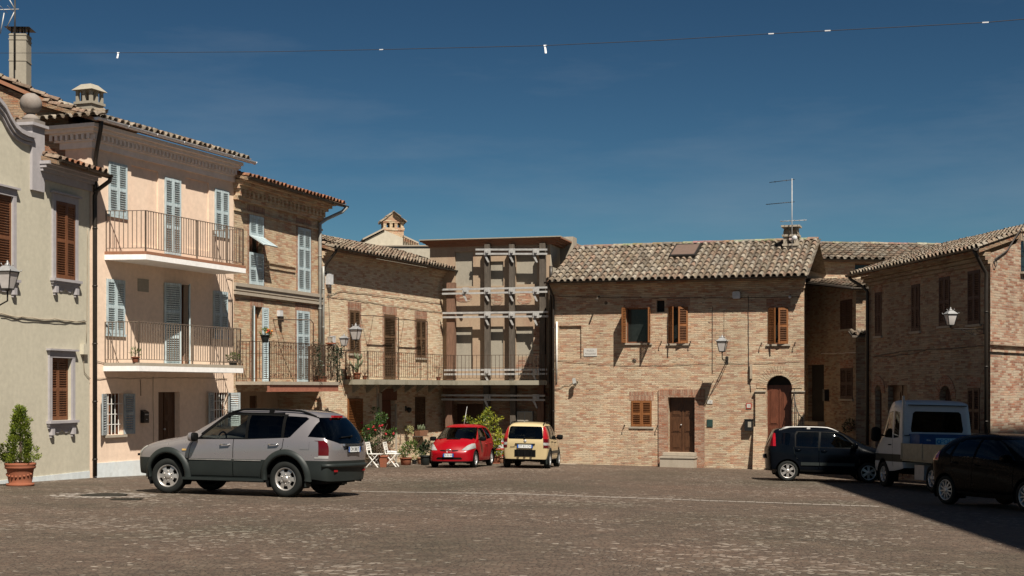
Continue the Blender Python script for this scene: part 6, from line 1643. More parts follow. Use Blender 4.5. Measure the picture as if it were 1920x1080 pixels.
for sg in (1, -1):
    ff = lambda f: f.normal.y*sg > .1 and f.calc_center_median().x < -1.2
    c.lamp([(-1.50,1.01),(-1.51,1.38),(-1.58,1.39),(-1.58,1.01)], 'y', ff, 'tail_light', M['lens_red'], .012)
    c.lamp([(-1.582,1.01),(-1.582,1.39),(-1.75,1.39),(-1.75,1.01)], 'y', ff, 'tail_light', M['lens_dark'], .010)
    mb = MB(); y_ = c.side(.0,.52,sg).y
    for x0, x1 in ((.75, -.24), (-.26, -.78)): mb.box(x0, x1, y_-.01*sg, y_+.018*sg, .47, .56)
    mb.build('rub_strip', M['clad'], c.root)
c.gap([(.90,.35),(.88,.97)]); c.gap([(-.27,.34),(-.27,1.0)]); c.gap([(-1.0,1.0),(-.95,.75),(-.85,.6)])
c.doors([[(.885,.36),(.87,.98),(.3,1.48),(-.26,1.48),(-.26,.36)], [(-.28,.36),(-.28,1.48),(-.98,1.47),(-.99,1.0),(-.94,.75),(-.84,.55),(-.80,.36)]], [M['black_car'], M['trim']], True)
c.plate(-1.75, .70, False, 'EN 472 RT'); c.interior(M['seat'], (.1, -.65), .36, .6, 1.18, .44, .8, True, 1.0, (-1.4, 1.1)); c.under(-1.5, 1.6, .22, .42)
for x in (1.15, -1.15):
    for y in (.715, -.715): wheel(c.root, x, y, .295, .19, .205, (6, .035, True), 'alloy', 0)
c.rails(.55, 1.6, .25, -1.35, .022, .05, 'galv'); c.mirror(.75, 1.06, M['black_car'], (.1,.11,.09), .12); c.handle(-.12, .90, M['black_car'], .16); c.handle(-.86, .92, M['black_car'], .16)
c.finish([M['black_car'], M['trim']])

# ---------------------------------------------------------------- dark hatchback at the right edge
st = [(-1.78,.42,.68, -1.84,.95,.72, -1.58,1.30,.52,.02), (-1.70,.34,.80, -1.73,1.0,.81, -1.42,1.39,.57,.03), (-1.25,.28,.84, -1.25,1.0,.84, -1.05,1.46,.60,.03), (-.5,.25,.845, -.5,.97,.845, -.5,1.49,.62,.035), (.1,.25,.845, .1,.94,.84, .0,1.475,.62,.035), (.5,.25,.84, .5,.92,.83, .2,1.43,.60,.035),
      (1.1,.25,.83, 1.1,.89,.80, 1.15,.98,.67,.04,.15), (1.6,.25,.80, 1.6,.80,.75, 1.58,.88,.60,.03,.14), (1.9,.25,.70, 1.92,.68,.66, 1.88,.76,.50,.02,.12), (2.02,.26,.60, 2.05,.52,.58, 2.0,.62,.44,.01,.1)]
c = Car('dark_hatchback', 'black five door hatchback with spoked wheel covers in deep shade at the right edge', 10.32, 29.08, (.342,-.94), st, M['black_car2'], bulge_f=.14)
c.half = .845; c.zmin = .25
c.arches((-1.25, 1.25), .355, .31); c.regions(.30, 1)
c.windows([[(.86,.98),(.34,1.31),(.16,1.38),(-.28,1.40),(-.32,.99)], [(-.38,.99),(-.33,1.40),(-.85,1.38),(-1.0,1.29),(-1.08,1.03)], [(-1.15,1.05),(-1.08,1.26),(-1.22,1.22),(-1.34,1.10)]], M['glass_mid'])
c.lamp([(-.66,1.0),(.66,1.0),(.55,1.40),(-.55,1.40)], 'x', lambda f: f.normal.x > .2 and f.calc_center_median().x > .1 and f.calc_center_median().z > 1.0, 'windscreen', M['glass_mid'], -.006)
c.lamp([(-.56,1.02),(.56,1.02),(.46,1.30),(-.46,1.30)], 'x', rear, 'rear_window', M['glass_dark'], -.006)
for sg in (1, -1):
    c.lamp([(.34*sg,.60),(.52*sg,.78),(.66*sg,.86),(.82*sg,.86),(.82*sg,.68),(.60*sg,.61)][::-sg], 'x', lambda f: f.calc_center_median().x > 1.3 and f.normal.x > .05 and f.calc_center_median().y*sg > .2, 'headlight', M['lens_clear'], .008)
    c.lamp([(-1.50,.92),(-1.52,1.10),(-1.9,1.2),(-1.9,.92)], 'y', lambda f: f.normal.y*sg > .1 and f.calc_center_median().x < -1.3, 'tail_light', M['lens_red'], .01)
c.gap([(.88,.3),(.86,.95)]); c.gap([(-.35,.3),(-.35,.98)]); c.gap([(-1.1,1.02),(-1.02,.75),(-.92,.58)])
c.doors([[(.865,.32),(.85,.96),(.2,1.44),(-.34,1.44),(-.34,.32)], [(-.36,.32),(-.36,1.44),(-.95,1.42),(-1.09,1.02),(-1.01,.75),(-.91,.55),(-.86,.32)]], [M['black_car2'], M['trim']], True)
c.interior(M['seat'], (.1, -.7), .33, .55, 1.12, .46, .8, True, .96, (-1.3, 1.1)); c.under(-1.6, 1.8, .2, .38)
for x in (1.25, -1.25):
    for y in (.73, -.73): wheel(c.root, x, y, .305, .19, .215, (11, .03, False), 'alloy_dull', 0)
c.handle(-.2, .86, M['black_car2'], .17); c.handle(-.92, .89, M['black_car2'], .17); c.mirror(.74, 1.02, M['black_car2'], (.1,.11,.085), .13)
c.lamp([(-.5,.30),(.5,.30),(.45,.46),(-.45,.46)], 'x', lambda f: f.calc_center_median().x > 1.5 and f.normal.x > .1, 'lower_grille', M['trim'], -.005)
mb = MB(); h = c.surf((-.9,0,3), (0,0,-1))[0]; mb.tube([h, h+Vector((-.15,0,.3))], .008, 5); mb.build('aerial', M['trim'], c.root)
c.finish([M['black_car2'], M['trim']])

# ---------------------------------------------------------------- white pickup van
st = [(.28,.55,.94, .28,1.30,.965, .31,2.20,.86,.02), (.33,.52,.96, .33,1.30,.975, .38,2.30,.90,.02), (.8,.46,.97, .8,1.30,.98, .8,2.35,.91,.03), (1.15,.44,.97, 1.15,1.28,.975, 1.05,2.33,.90,.03), (1.5,.42,.97, 1.5,1.26,.97, 1.36,2.22,.87,.03),
      (2.05,.42,.955, 2.05,1.18,.93, 2.10,1.30,.82,.04,.12), (2.4,.42,.91, 2.4,1.04,.87, 2.40,1.13,.68,.03,.1), (2.56,.42,.82, 2.56,.85,.78, 2.54,.94,.62,.02,.06)]
c = Car('pickup_van', 'white single cab pickup van with an open loading bed parked beside the shaded wall', 11.24, 37.3, (-.11, .994), st, M['van_white'], cat='van', bulge_r=.03, bulge_f=.08, crease=.55)
c.half = .97; c.zmin = .42
c.arches((1.625,), .42, .35)
c.regions(.90, 1); c.regions(.70, 0)
c.windows([[(1.95,1.36),(1.50,1.90),(1.36,2.02),(.98,2.06),(.93,1.33)], [(.84,1.33),(.86,2.06),(.50,2.02),(.47,1.35)]], M['glass_mid'])
c.lamp([(-.70,1.50),(.70,1.50),(.72,1.58),(.66,2.0),(.60,2.05),(-.60,2.05),(-.66,2.0),(-.72,1.58)], 'x', lambda f: f.normal.x < -.3, 'rear_window', M['glass_dark'], -.006)
c.lamp([(-.78,1.36),(.78,1.36),(.70,2.16),(-.70,2.16)], 'x', lambda f: f.normal.x > .2 and f.calc_center_median().x > 1 and f.calc_center_median().z > 1.36, 'windscreen', M['glass_mid'], -.006)
c.gap([(.89,.55),(.89,2.1)]); c.gap([(2.0,.85),(2.0,1.25)])
c.doors([[(1.99,.80),(1.98,1.3),(1.4,2.1),(.90,2.12),(.90,.60),(1.2,.60)]], [M['van_white'], M['clad']], True)
c.interior(M['seat'], (.85,), .6, .95, 1.6, .5, 1.75, True, 1.3, (.35, 2.0)); c.mirror(1.75, 1.42, M['trim'], (.11,.13,.2), .2); c.handle(1.05, 1.15, M['trim'], .14)
for sg in (1, -1):
    wheel(c.root, 1.625, .84*sg, .345, .22, .21, (5, .07, False), 'alloy_dull', 0)
    wheel(c.root, -1.625, .80*sg, .345, .30, .21, (5, .07, False), 'alloy_dull', 0)
    mb = MB(); mb.box(-2.5, .22, .36*sg, .44*sg, .48, .62); mb.build('chassis_rail', M['clad'], c.root)
    mb = MB(); y0, y1 = .985*sg, 1.015*sg; mb.box(-2.62, .18, y0, y1, .80, 1.20)
    mb.box(-2.62, .18, y1, y1+.012*sg, 1.04, 1.07); mb.box(-2.62, .18, y1, y1+.012*sg, .80, .84)
    for x in (-2.6, -1.2, .14): mb.box(x-.03, x+.03, y1, y1+.02*sg, .78, 1.21)
    mb.build('side_panel', M['bed_metal'], c.root)
    mb = MB(); mb.tube([(-1.625+.43*math.cos(a), .80*sg, .37+.43*math.sin(a)) for a in [math.pi*k/10 for k in range(11)]], .02, 5); mb.box(-2.15, -2.12, .62*sg, .98*sg, .25, .7); mb.build('mudguard', M['trim'], c.root)
    mb = MB(); mb.box(-2.60, -2.66, .55*sg, .85*sg, .55, .68); mb.build('tail_light', M['lens_dark'], c.root)
    if sg > 0: mb = MB(); mb.box(.20, .25, .93, .98, .78, 2.45); mb.build('headboard_post', M['galv'], c.root)
mb = MB(); mb.box(-2.62, .2, -.985, .985, .74, .795); mb.build('bed_floor', M['bed_metal'], c.root)
mb = MB(); mb.box(-2.66, -2.62, -.97, .97, .80, 1.19); mb.box(-2.675, -2.66, -.9, .9, 1.03, 1.06); mb.build('tailgate', M['bed_metal'], c.root)
mb = MB(); mb.box(.19, .22, -.97, .97, .80, 1.36); mb.build('headboard', M['van_white'], c.root)
mb = MB(); mb.box(.262, .275, -.93, .93, 1.40, 1.42); mb.box(.25, .30, -.80, .80, 2.20, 2.225); mb.build('rear_seam', M['clad'], c.root)
mb = MB(); mb.box(.225, .27, -.99, -.94, .78, 1.36); mb.build('headboard_post', M['galv'], c.root)
mb = MB(); mb.box(-1.1, -.5, .60, .92, .28, .66); mb.build('locker', M['galv'], c.root)
mb = MB(); mb.box(-2.5, 2.2, -.34, .34, .35, .55); mb.build('underbody', M['trim'], c.root)
van = c
c.finish([M['van_white'], M['clad']])
tb = thing('toolbox', 'blue box with a pale blue label lying in the bed of the white pickup van', 'toolbox', (0,0,0)); bpy.context.view_layer.update()
tb.matrix_world = van.root.matrix_world @ Matrix.Translation((-.05, 0, .797))
mb = MB(); mb.box(-.45, .18, -.94, .80, 0, .62); mb.box(-.47, .20, -.96, .82, .621, .66); mb.build('box_body', M['tool_blue'], tb)
mb = MB(); mb.box(-.485, -.451, -.36, .36, .38, .56); LB = mb.build('label_panel', M['label_cyan'], tb)
text_mesh('lettering', 'POLI', .17, M['label_ink'], LB, Vector((-.487, .08, .468)), frame3((0,-1,0), (0,0,1)), .001)
mb = MB(); mb.tube([(-.488, .29+.05*math.cos(a), .468+.05*math.sin(a)) for a in [2*math.pi*k/6 for k in range(6)]], .018, 5, True); mb.build('emblem', M['label_ink'], LB)
text_mesh('lettering', 'Kilo', .07, M['plate'], tb, Vector((-.452, .55, .50)), frame3((0,-1,0), (0,0,1)), .001)
# ================================================================ small things
M['leaf_conifer'] = leafmat('conifer_leaf', (.022,.055,.008), (.25,.29,.03), .25)
M['leaf_lemon'] = leafmat('lemon_leaf', (.035,.085,.010), (.42,.40,.035), .35)
M['leaf_rose'] = leafmat('rose_leaf', (.015,.05,.012), (.09,.16,.03), .3)
M['leaf_green'] = leafmat('green_leaf', (.02,.06,.014), (.16,.22,.04), .3)
M['leaf_pale'] = leafmat('pale_leaf', (.22,.24,.09), (.45,.42,.20), .3)
M['leaf_dark'] = leafmat('dark_leaf', (.010,.022,.010), (.05,.07,.03), .2)
M['leaf_dry'] = leafmat('dry_leaf', (.20,.15,.10), (.42,.35,.25), .2)
M['petal_red'] = plain('red_petal', (.30,.004,.012), .6)
M['petal_orange'] = plain('orange_petal', (.55,.20,.03), .6)
M['stem'] = plain('woody_stem', (.08,.055,.035), .85)
M['cactus'] = plain('cactus_skin', (.07,.085,.04), .6)
M['sign_red'] = plain('red_sign_frame', (.32,.03,.02), .5)
M['sign_green'] = plain('dark_green_plate', (.02,.045,.04), .4)
M['stripe_red'] = plain('red_stripe', (.45,.03,.03), .6)
def rnd(a, b): return random.uniform(a, b)
def rv():
    while True:
        v = Vector((rnd(-1,1), rnd(-1,1), rnd(-1,1)))
        if .05 < v.length < 1: return v
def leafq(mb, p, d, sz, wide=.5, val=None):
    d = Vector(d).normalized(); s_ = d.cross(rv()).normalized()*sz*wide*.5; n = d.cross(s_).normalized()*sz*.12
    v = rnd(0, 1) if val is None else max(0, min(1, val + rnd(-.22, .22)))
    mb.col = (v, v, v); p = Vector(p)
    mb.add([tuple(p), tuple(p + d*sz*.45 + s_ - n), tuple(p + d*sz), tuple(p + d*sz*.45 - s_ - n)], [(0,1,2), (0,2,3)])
def bush(mb, clumps, n, sz, wide=.5, up=.3):
    """leaf clumps: list of (centre, radius, tone)"""
    tot = sum(r**2 for _, r, _ in clumps)
    for c, r, tone in clumps:
        c = Vector(c)
        for _ in range(int(n*r*r/tot)):
            v = rv(); v = v.normalized()*(v.length**.5); p = c + Vector((v.x*r, v.y*r, v.z*r*.9))
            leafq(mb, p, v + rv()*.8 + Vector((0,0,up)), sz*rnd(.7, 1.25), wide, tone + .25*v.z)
def pot(mb, r0, r1, h, rim=.03, c=(0,0,0), seg=20):
    mb.lathe([(r0*.9, 0), (r0, .01), (r1*.96, h*.86), (r1*.96, h*.861), (r1+rim, h*.87), (r1+rim, h), (r1*.92, h), (r1*.88, h*.9), (.01, h*.9)], c, seg, 'z', True, True)

# conifer in a big terracotta pot
g0 = ray_ground(38, 911); t = thing('potted_conifer', 'bushy conifer in a large terracotta pot against the cream house', 'potted tree', g0)
mb = MB(); mb.lathe([(.30, 0), (.31, .06), (.26, .061), (.25, .07), (.27, .16), (.285, .30), (.30, .38), (.335, .40), (.345, .44), (.33, .46), (.35, .48), (.35, .52), (.31, .53), (.30, .48), (.01, .47)], (0,0,0), 28)
mb.build('pot', M['terracotta'], t)
mb = MB(); mb.smooth = True
for k in range(9):
    a = math.pi*(1.1 + .8*k/8); mb.ball((.285*math.cos(a), .285*math.sin(a), .27-.05*math.sin(math.pi*k/8)), .03, 6)
mb.build('garland', M['terracotta'], t)
mb = MB(); mb.tube([(0,0,.44), (.01,0,.7), (0,.01,1.2), (.02,0,1.7)], [.035,.03,.02,.008], 7); mb.build('trunk', M['stem'], t)
mb = MB()
for k in range(150):
    z = .56 + 1.22*(k/150)**1.35 + rnd(-.03,.03); f = max(0, (z-.55)/1.25); rr = (.44*(1-f)**.75*(.75+.35*math.sin(f*14+k)) + .03) if f > .10 else .44*(.75+f*2.2)
    a = rnd(0, 6.283); r_ = rr*rnd(.45, 1.0); c = Vector((r_*math.cos(a), r_*math.sin(a), z)); d0 = Vector((math.cos(a), math.sin(a), 1.1))
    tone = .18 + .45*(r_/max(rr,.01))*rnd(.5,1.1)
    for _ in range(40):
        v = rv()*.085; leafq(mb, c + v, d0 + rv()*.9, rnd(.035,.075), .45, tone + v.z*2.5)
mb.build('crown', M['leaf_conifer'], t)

# lemon bush
g0 = ray_ground(929, 869); t = thing('potted_lemon_tree', 'yellow green lemon bush in a terracotta pot between the red and cream cars', 'potted tree', g0)
mb = MB(); mb.box(-.17,.17,-.17,.17,0,.03); pot(mb, .14, .18, .30, .025); mb.build('pot', M['terracotta'], t)
mb = MB(); sk = []
for k in range(9):
    a = k*.7; e = Vector((-.45 + rnd(-.65,.6), rnd(-.4,.4), rnd(1.0, 1.75))); m_ = Vector((e.x*.3, e.y*.3, .75)); sk.append(e)
    mb.tube([(0,0,.26), m_, e], [.022,.014,.005], 5)
mb.build('trunk', M['stem'], t)
mb = MB(); 
for k in range(74):
    f = rnd(0, 1); a = rnd(0, 6.283)
    if f < .62: c_ = Vector((-.50 + math.cos(a)*rnd(.1,.78), math.sin(a)*rnd(.05,.45), rnd(1.0, 1.95))); c_.z -= .42*abs(c_.x+.45)
    elif f < .9: c_ = Vector((.10 + math.cos(a)*rnd(0,.32), math.sin(a)*.25, rnd(.40, 1.15)))
    else: c_ = Vector((rnd(-.60,-.15), rnd(-.1,.1), rnd(1.75, 2.08)))
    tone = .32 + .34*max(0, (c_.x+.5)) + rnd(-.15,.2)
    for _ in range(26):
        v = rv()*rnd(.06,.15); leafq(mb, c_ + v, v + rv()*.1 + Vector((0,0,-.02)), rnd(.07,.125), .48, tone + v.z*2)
    mb2_ = None
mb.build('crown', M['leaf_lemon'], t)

def potted(name, label, px_, py_, r0, r1, h, clumps, n, sz, lm, pm='terracotta', group='flower pots along the foot of the long house', wide=.5, up=.4, cat='potted plant', loc=None, square=False):
    g_ = ray_ground(px_, py_) if loc is None else Vector(loc); t = thing(name, label, cat, g_, 0, group); mb = MB()
    if square:
        mb.add([(sx*r0, sy*r0, 0) for sx, sy in ((-1,-1),(1,-1),(1,1),(-1,1))] + [(sx*r1, sy*r1, h*.88) for sx, sy in ((-1,-1),(1,-1),(1,1),(-1,1))], [(0,3,2,1),(0,1,5,4),(1,2,6,5),(2,3,7,6),(3,0,4,7)])
        mb.box(-r1-.02, r1+.02, -r1-.02, r1+.02, h*.88, h)
    else: pot(mb, r0, r1, h, .02)
    mb.build('pot', M[pm], t)
    if n:
        mb = MB(); mb.tube([(0,0,h*.85), (0,.01,clumps[0][0][2])], [.015,.006], 5); mb.build('stem', M['stem'], t)
        mb = MB(); bush(mb, clumps, n, sz, wide, up); mb.build('leaves', M[lm], t)
    return t
# roses on the wall by the door
gl = D.world(D.ux(706, -.55), -.55, 0); gl.z = gz(gl.x, gl.y)
t = thing('rose_bush', 'rose bush with red blooms climbing beside the door behind the white chairs', 'rose bush', gl)
mb = MB()
for k in range(8): mb.tube([(rnd(-.1,.1), 0, 0), (rnd(-.25,.25), rnd(-.1,.1), .7), (rnd(-.5,.6), rnd(-.15,.15), rnd(1.0,1.9))], [.016,.012,.005], 5)
mb.build('stem', M['stem'], t)
mb = MB(); bush(mb, [((-.28,0,1.15),.30,.35), ((-.15,.05,.85),.24,.3), ((.0,0,1.35),.26,.45), ((.20,0,1.70),.20,.35), ((.1,.05,1.55),.18,.4), ((-.42,0,.95),.16,.4), ((.45,0,1.05),.2,.5), ((.62,0,1.2),.12,.4), ((-.05,.1,1.95),.14,.3), ((-.30,.1,.55),.18,.25)], 1500, .075, .6); mb.build('leaves', M['leaf_rose'], t)
for x, z in ((-.52,1.52),(-.28,1.28),(.12,1.40),(-.03,1.25),(.35,1.10),(.22,1.42),(.62,1.12),(-.1,1.36)):
    mb = MB(); mb.smooth = True
    for k in range(7): v = rv()*.035; mb.ball(Vector((x, -.18, z)) + v, .027, 6)
    mb.build('flower', M['petal_red'], t)
gl = D.world(D.ux(715, -.28), -.28, 0); gl.z = gz(gl.x, gl.y)
t = thing('dried_climber', 'pale dry climbing plant hanging in front of the door behind the white chairs', 'climbing plant', gl)
mb = MB(); bush(mb, [((-.05,0,.35),.22,.5), ((0,0,.65),.22,.5), ((.02,0,.95),.2,.55), ((.28,-.05,.45),.24,.7), ((.26,-.05,.8),.2,.65), ((-.2,0,.5),.15,.5), ((0,0,1.2),.12,.5)], 900, .07, .7, -.5); mb.build('leaves', M['leaf_dry'], t)
mb = MB()
for k in range(5): mb.tube([(rnd(-.15,.3), .02, 0), (rnd(-.1,.2), .03, 1.3)], .008, 4)
mb.build('stem', M['stem'], t)
potted('square_planter', 'tall square terracotta planter between the two white folding chairs', 719, 876, .10, .14, .40, (), 0, .1, 'leaf_green', square=True, cat='planter')
potted('wide_flower_pot', 'wide terracotta pot with a leafy green bush right of the white chairs', 761, 872, .17, .22, .27, [((.12,0,.62),.24,.35), ((-.05,0,.48),.18,.5), ((.25,0,.75),.14,.4), ((-.18,0,.38),.12,.75)], 620, .075, 'leaf_green')
potted('small_black_pot', 'small black pot with a pale succulent beside the wide terracotta pot', 777, 870, .08, .10, .16, [((0,0,.22),.09,.7)], 90, .06, 'leaf_pale', 'black_plastic')
potted('round_flower_pot', 'round terracotta pot with thin grassy leaves left of the red car', 789, 870, .12, .16, .24, [((-.05,0,.38),.17,.6), ((.05,0,.34),.12,.5)], 200, .10, 'leaf_green', 'terra_old', wide=.18, up=1.4)
potted('tall_terracotta_pot', 'terracotta pot half hidden behind the small black pot', 776, 864, .10, .15, .34, [((0,0,.42),.14,.5)], 120, .06, 'leaf_green')
potted('brown_flower_pot', 'small brown pot beside the lemon bush next to the cream car', 940, 868, .09, .12, .22, [((0,0,.34),.12,.3)], 90, .1, 'leaf_dark', 'terra_old', wide=.25, up=1.2)
potted('dark_leaf_pot', 'dark leaved plant in a grey tub just left of the red car', 797, 872, .15, .18, .35, [((0,0,.55),.16,.3), ((.08,0,.70),.12,.25)], 150, .16, 'leaf_dark', 'clad', wide=.3, up=.8)
# wall planters of the long house
def onwall(h, x, y, v=0.0):
    u, z = h.px(x, y, v); return h.world(u, v, z)
p = onwall(D, 790, 817, -.18); t = thing('wall_trough', 'terracotta trough of little cacti on a wall bracket under the shuttered window', 'wall planter', p, D.th)
mb = MB(); mb.add([(-.30,-.1,0),(.30,-.1,0),(.30,.12,0),(-.30,.12,0),(-.36,-.13,.2),(.36,-.13,.2),(.36,.14,.2),(-.36,.14,.2)], [(0,3,2,1),(0,1,5,4),(1,2,6,5),(2,3,7,6),(3,0,4,7),(4,5,6,7)]); mb.build('trough', M['terra_old'], t)
mb = MB(); mb.box(-.42,.42,-.1,.17,-.03,-.001); mb.bar((0,.16,-.3),(0,-.05,-.03),.03); mb.build('bracket', M['timber'], t)
mb = MB()
for k in range(9): x = -.28+.07*k; mb.tube([(x,rnd(-.05,.05),.18),(x+rnd(-.03,.03),0,.22+rnd(.05,.18)),(x+rnd(-.05,.05),0,.30+rnd(.06,.2))], [.02,.024,.012], 6)
mb.build('cactus', M['cactus'], t)
p = onwall(D, 765, 805, -.15); t = thing('hanging_succulent', 'yellow green trailing succulent hanging on the wall above the wide terracotta pot', 'hanging plant', p, D.th)
mb = MB(); bush(mb, [((0,-.05,.02),.16,.6), ((.10,-.05,-.12),.12,.6), ((.12,-.04,-.32),.08,.5), ((-.08,-.03,.05),.12,.7), ((.12,-.04,-.48),.06,.5)], 420, .045, .7, -.3); mb.build('leaves', M['leaf_pale'], t)
mb = MB(); mb.lathe([(.05,-.1),(.09,.02),(.08,.02)], (0,0,0), 10); mb.tube([(0,0,0),(0,.14,.12)], .01, 4); mb.build('holder', M['iron'], t)
a = ray_ground(791, 862); t = thing('broom', 'pale broom stick leaning on the wall under the trough of cacti', 'broom', a, D.th)
mb = MB(); mb.tube([(0,0,.02),(-.28,.75,1.15)], .014, 6); mb.build('handle', M['white_paint'], t); mb = MB(); mb.obox((0,0,.05),(.14,0,0),(0,.03,.01),(0,0,.05)); mb.build('brush', M['leaf_dark'], t)
p = onwall(D, 763, 766, -.06); t = thing('iron_wall_lamp', 'small black lamp on the shaded wall left of the lower shutter', 'wall lamp', p, D.th)
mb = MB(); mb.box(-.04,.04,.03,.06,-.1,.1); mb.tube([(0,.04,.03),(0,-.06,.06),(0,-.1,0)], .012, 5); mb.build('bracket', M['iron'], t); mb = MB(); mb.lathe([(.03,-.16),(.09,-.1),(.10,.0),(.03,.05)], (0,-.1,0), 10); mb.build('lamp_shade', M['iron'], t)
p = onwall(D, 747, 823, -.02); t = thing('iron_hook_frame', 'slim rusty iron hook fixed low on the sunlit wall beside the door', 'iron hook', p, D.th)
mb = MB(); mb.tube([(0,.02,.22),(0,-.08,.22),(-.02,-.10,.1),(0,-.08,-.2),(.05,-.02,-.22)], .014, 5); mb.build('hook', M['iron_rust'], t)

# white folding chairs
def chair(label, px_, py_, rz):
    t = thing('folding_chair', label, 'chair', ray_ground(px_, py_), rz, 'white folding chairs by the door')
    for sg in (-1, 1):
        mb = MB(); mb.bar((-.22, sg*.19, 0), (.20, sg*.19, .44), .035, .025); mb.build('leg', M['white_paint'], t)
        mb = MB(); mb.bar((.20, sg*.16, 0), (-.18, sg*.16, .45), .035, .025); mb.bar((-.18, sg*.16, .45), (-.27, sg*.16, .84), .035, .025); mb.build('leg', M['white_paint'], t)
    mb = MB()
    for k in range(6): x = -.18+.075*k; mb.box(x, x+.055, -.21, .21, .445, .462)
    mb.build('seat', M['white_paint'], t)
    mb = MB()
    for k in range(4):
        z = .58+.075*k; x = -.18-.09*(z-.45)/.39; mb.box(x-.012, x+.008, -.2, .2, z, z+.05)
    mb.build('backrest', M['white_paint'], t)
    for z, x in ((.10, -.12), (.10, .11)):
        mb = MB(); mb.bar((x, -.18, z), (x, .18, z), .025); mb.build('stretcher', M['white_paint'], t)
    return t
chair('white slatted folding chair nearest the grey off road car', 702, 876, R(-18))
t = chair('white slatted folding chair with pale shoes on it right of the square planter', 735, 875, R(-12))
base = t.matrix_basis @ Vector((0,0,.463))
for k, (dx, dy) in enumerate(((-.06, .07), (.06, -.08))):
    s_ = thing('shoe', ['pale shoe on the folding chair seat, nearer the backrest', 'pale shoe on the folding chair seat, nearer the front edge'][k], 'shoe', base + Vector((dx, dy, 0)), R(200-20*k), 'shoes on the chair')
    mb = MB(); mb.smooth = True; mb.lathe([(.001,-.13),(.035,-.11),(.045,-.04),(.04,.05),(.045,.11),(.02,.135)], (0,0,.045), 10, 'x'); mb.build('upper', M['wire_white'], s_); mb = MB(); mb.box(-.13,.13,-.045,.045,0,.016); mb.build('sole', M['white_paint'], s_)
# striped board behind the bush
p = onwall(E, 932, 862, -1.6); p.z = gz(p.x, p.y); t = thing('striped_barrier', 'white barrier board with red stripes behind the lemon bush', 'barrier', p, E.th)
mb = MB(); mb.box(-.42,.42,-.02,.02,.06,.92); mb.build('board', M['wire_white'], t)
for k in range(2):
    mb = MB(); mb.box(-.30+.5*k-.02, -.30+.5*k+.02, -.05, .35, 0, .06); mb.build('foot', M['timber'], t)
for z in (.18, .42, .66):
    mb = MB(); mb.prism([(-.42,-.026,z),(.42,-.026,z+.05),(.42,-.026,z+.13),(-.42,-.026,z+.08)], (0,.005,0)); mb.build('stripe', M['stripe_red'], t)
p = onwall(E, 985, 791, -.14); t = thing('meter_cabinet', 'grey meter cabinet with two doors on the shaded wall behind the cream car', 'meter cabinet', p, E.th)
mb = MB(); mb.box(-.32,.32,-.1,.12,0,.42); mb.build('cabinet_body', M['pipe_grey'], t)
for x in (-.16, .16): mb = MB(); mb.box(x-.14, x+.14, -.115, -.1005, .03, .39); mb.build('door', M['grey_render'], t)

# things on the pink house
p = onwall(B, 271, 793, -.06); t = thing('letter_box', 'black letter box beside the brown door of the pink house', 'letter box', p, B.th)
mb = MB(); mb.prism([(-.11,-.07,0),(-.11,.055,0),(-.11,.055,.36),(-.11,-.07,.30)], (.22,0,0)); mb.build('box_body', M['black_plastic'], t)
mb = MB(); mb.box(-.08,.08,-.078,-.0705,.22,.25); mb.box(-.03,.03,-.076,-.0705,.09,.11); mb.build('flap', M['galv'], t)
def small_pot(h, x, y, v, label, r=.10, ht=.15, clumps=None, lm='leaf_green', sz=.08, n=120, wide=.3, up=1.0, name='balcony_pot', pm='terracotta'):
    p = onwall(h, x, y, v); return potted(name, label, 0, 0, r*.75, r, ht, clumps or [((0,0,ht+.1),.12,.5)], n, sz, lm, pm, 'pots on the balconies', wide, up, loc=p)
bz = B.root.location.z
q = small_pot(B, 254, 682, -.95, 'small terracotta pot with a spiky plant on the lower pink balcony', .10, .15, [((0,0,.24),.10,.5)], sz=.13, n=40, wide=.15); q.location.z = bz + zb2 + .222
q = small_pot(B, 437, 690, -.85, 'dark planter with green leaves at the right end of the lower pink balcony', .14, .13, [((-.06,0,.24),.12,.5), ((.08,0,.24),.12,.4)], sz=.08, n=140, pm='black_plastic', wide=.5); q.location.z = bz + zb2 + .222
# things on the narrow house's balcony
czz = Ch.root.location.z + zs  # set below
zsC = [c_ for c_ in BalC.data.vertices]; topC = max(v.co.z for v in zsC) + Ch.root.location.z
def cpt(x, v, z): u = Ch.ux(x, v); return Ch.world(u, v, z - Ch.root.location.z)
p = cpt(497, -1.22, topC + 1.16); t = thing('railing_flower_pot', 'grey pot of orange flowers standing on the balcony rail of the narrow house', 'flower pot', p, Ch.th, 'pots on the balconies')
mb = MB(); pot(mb, .09, .14, .24, .015); mb.build('pot', M['clad'], t); mb = MB(); bush(mb, [((0,0,.30),.15,.5), ((.14,-.03,.27),.10,.4)], 170, .06, .6); mb.build('leaves', M['leaf_green'], t)
for k in range(9): mb = MB(); mb.smooth = True; mb.ball((rnd(-.12,.24), rnd(-.13,-.02), rnd(.27,.42)), .035, 6); mb.build('flower', M['petal_orange'] if k % 3 else M['petal_red'], t)
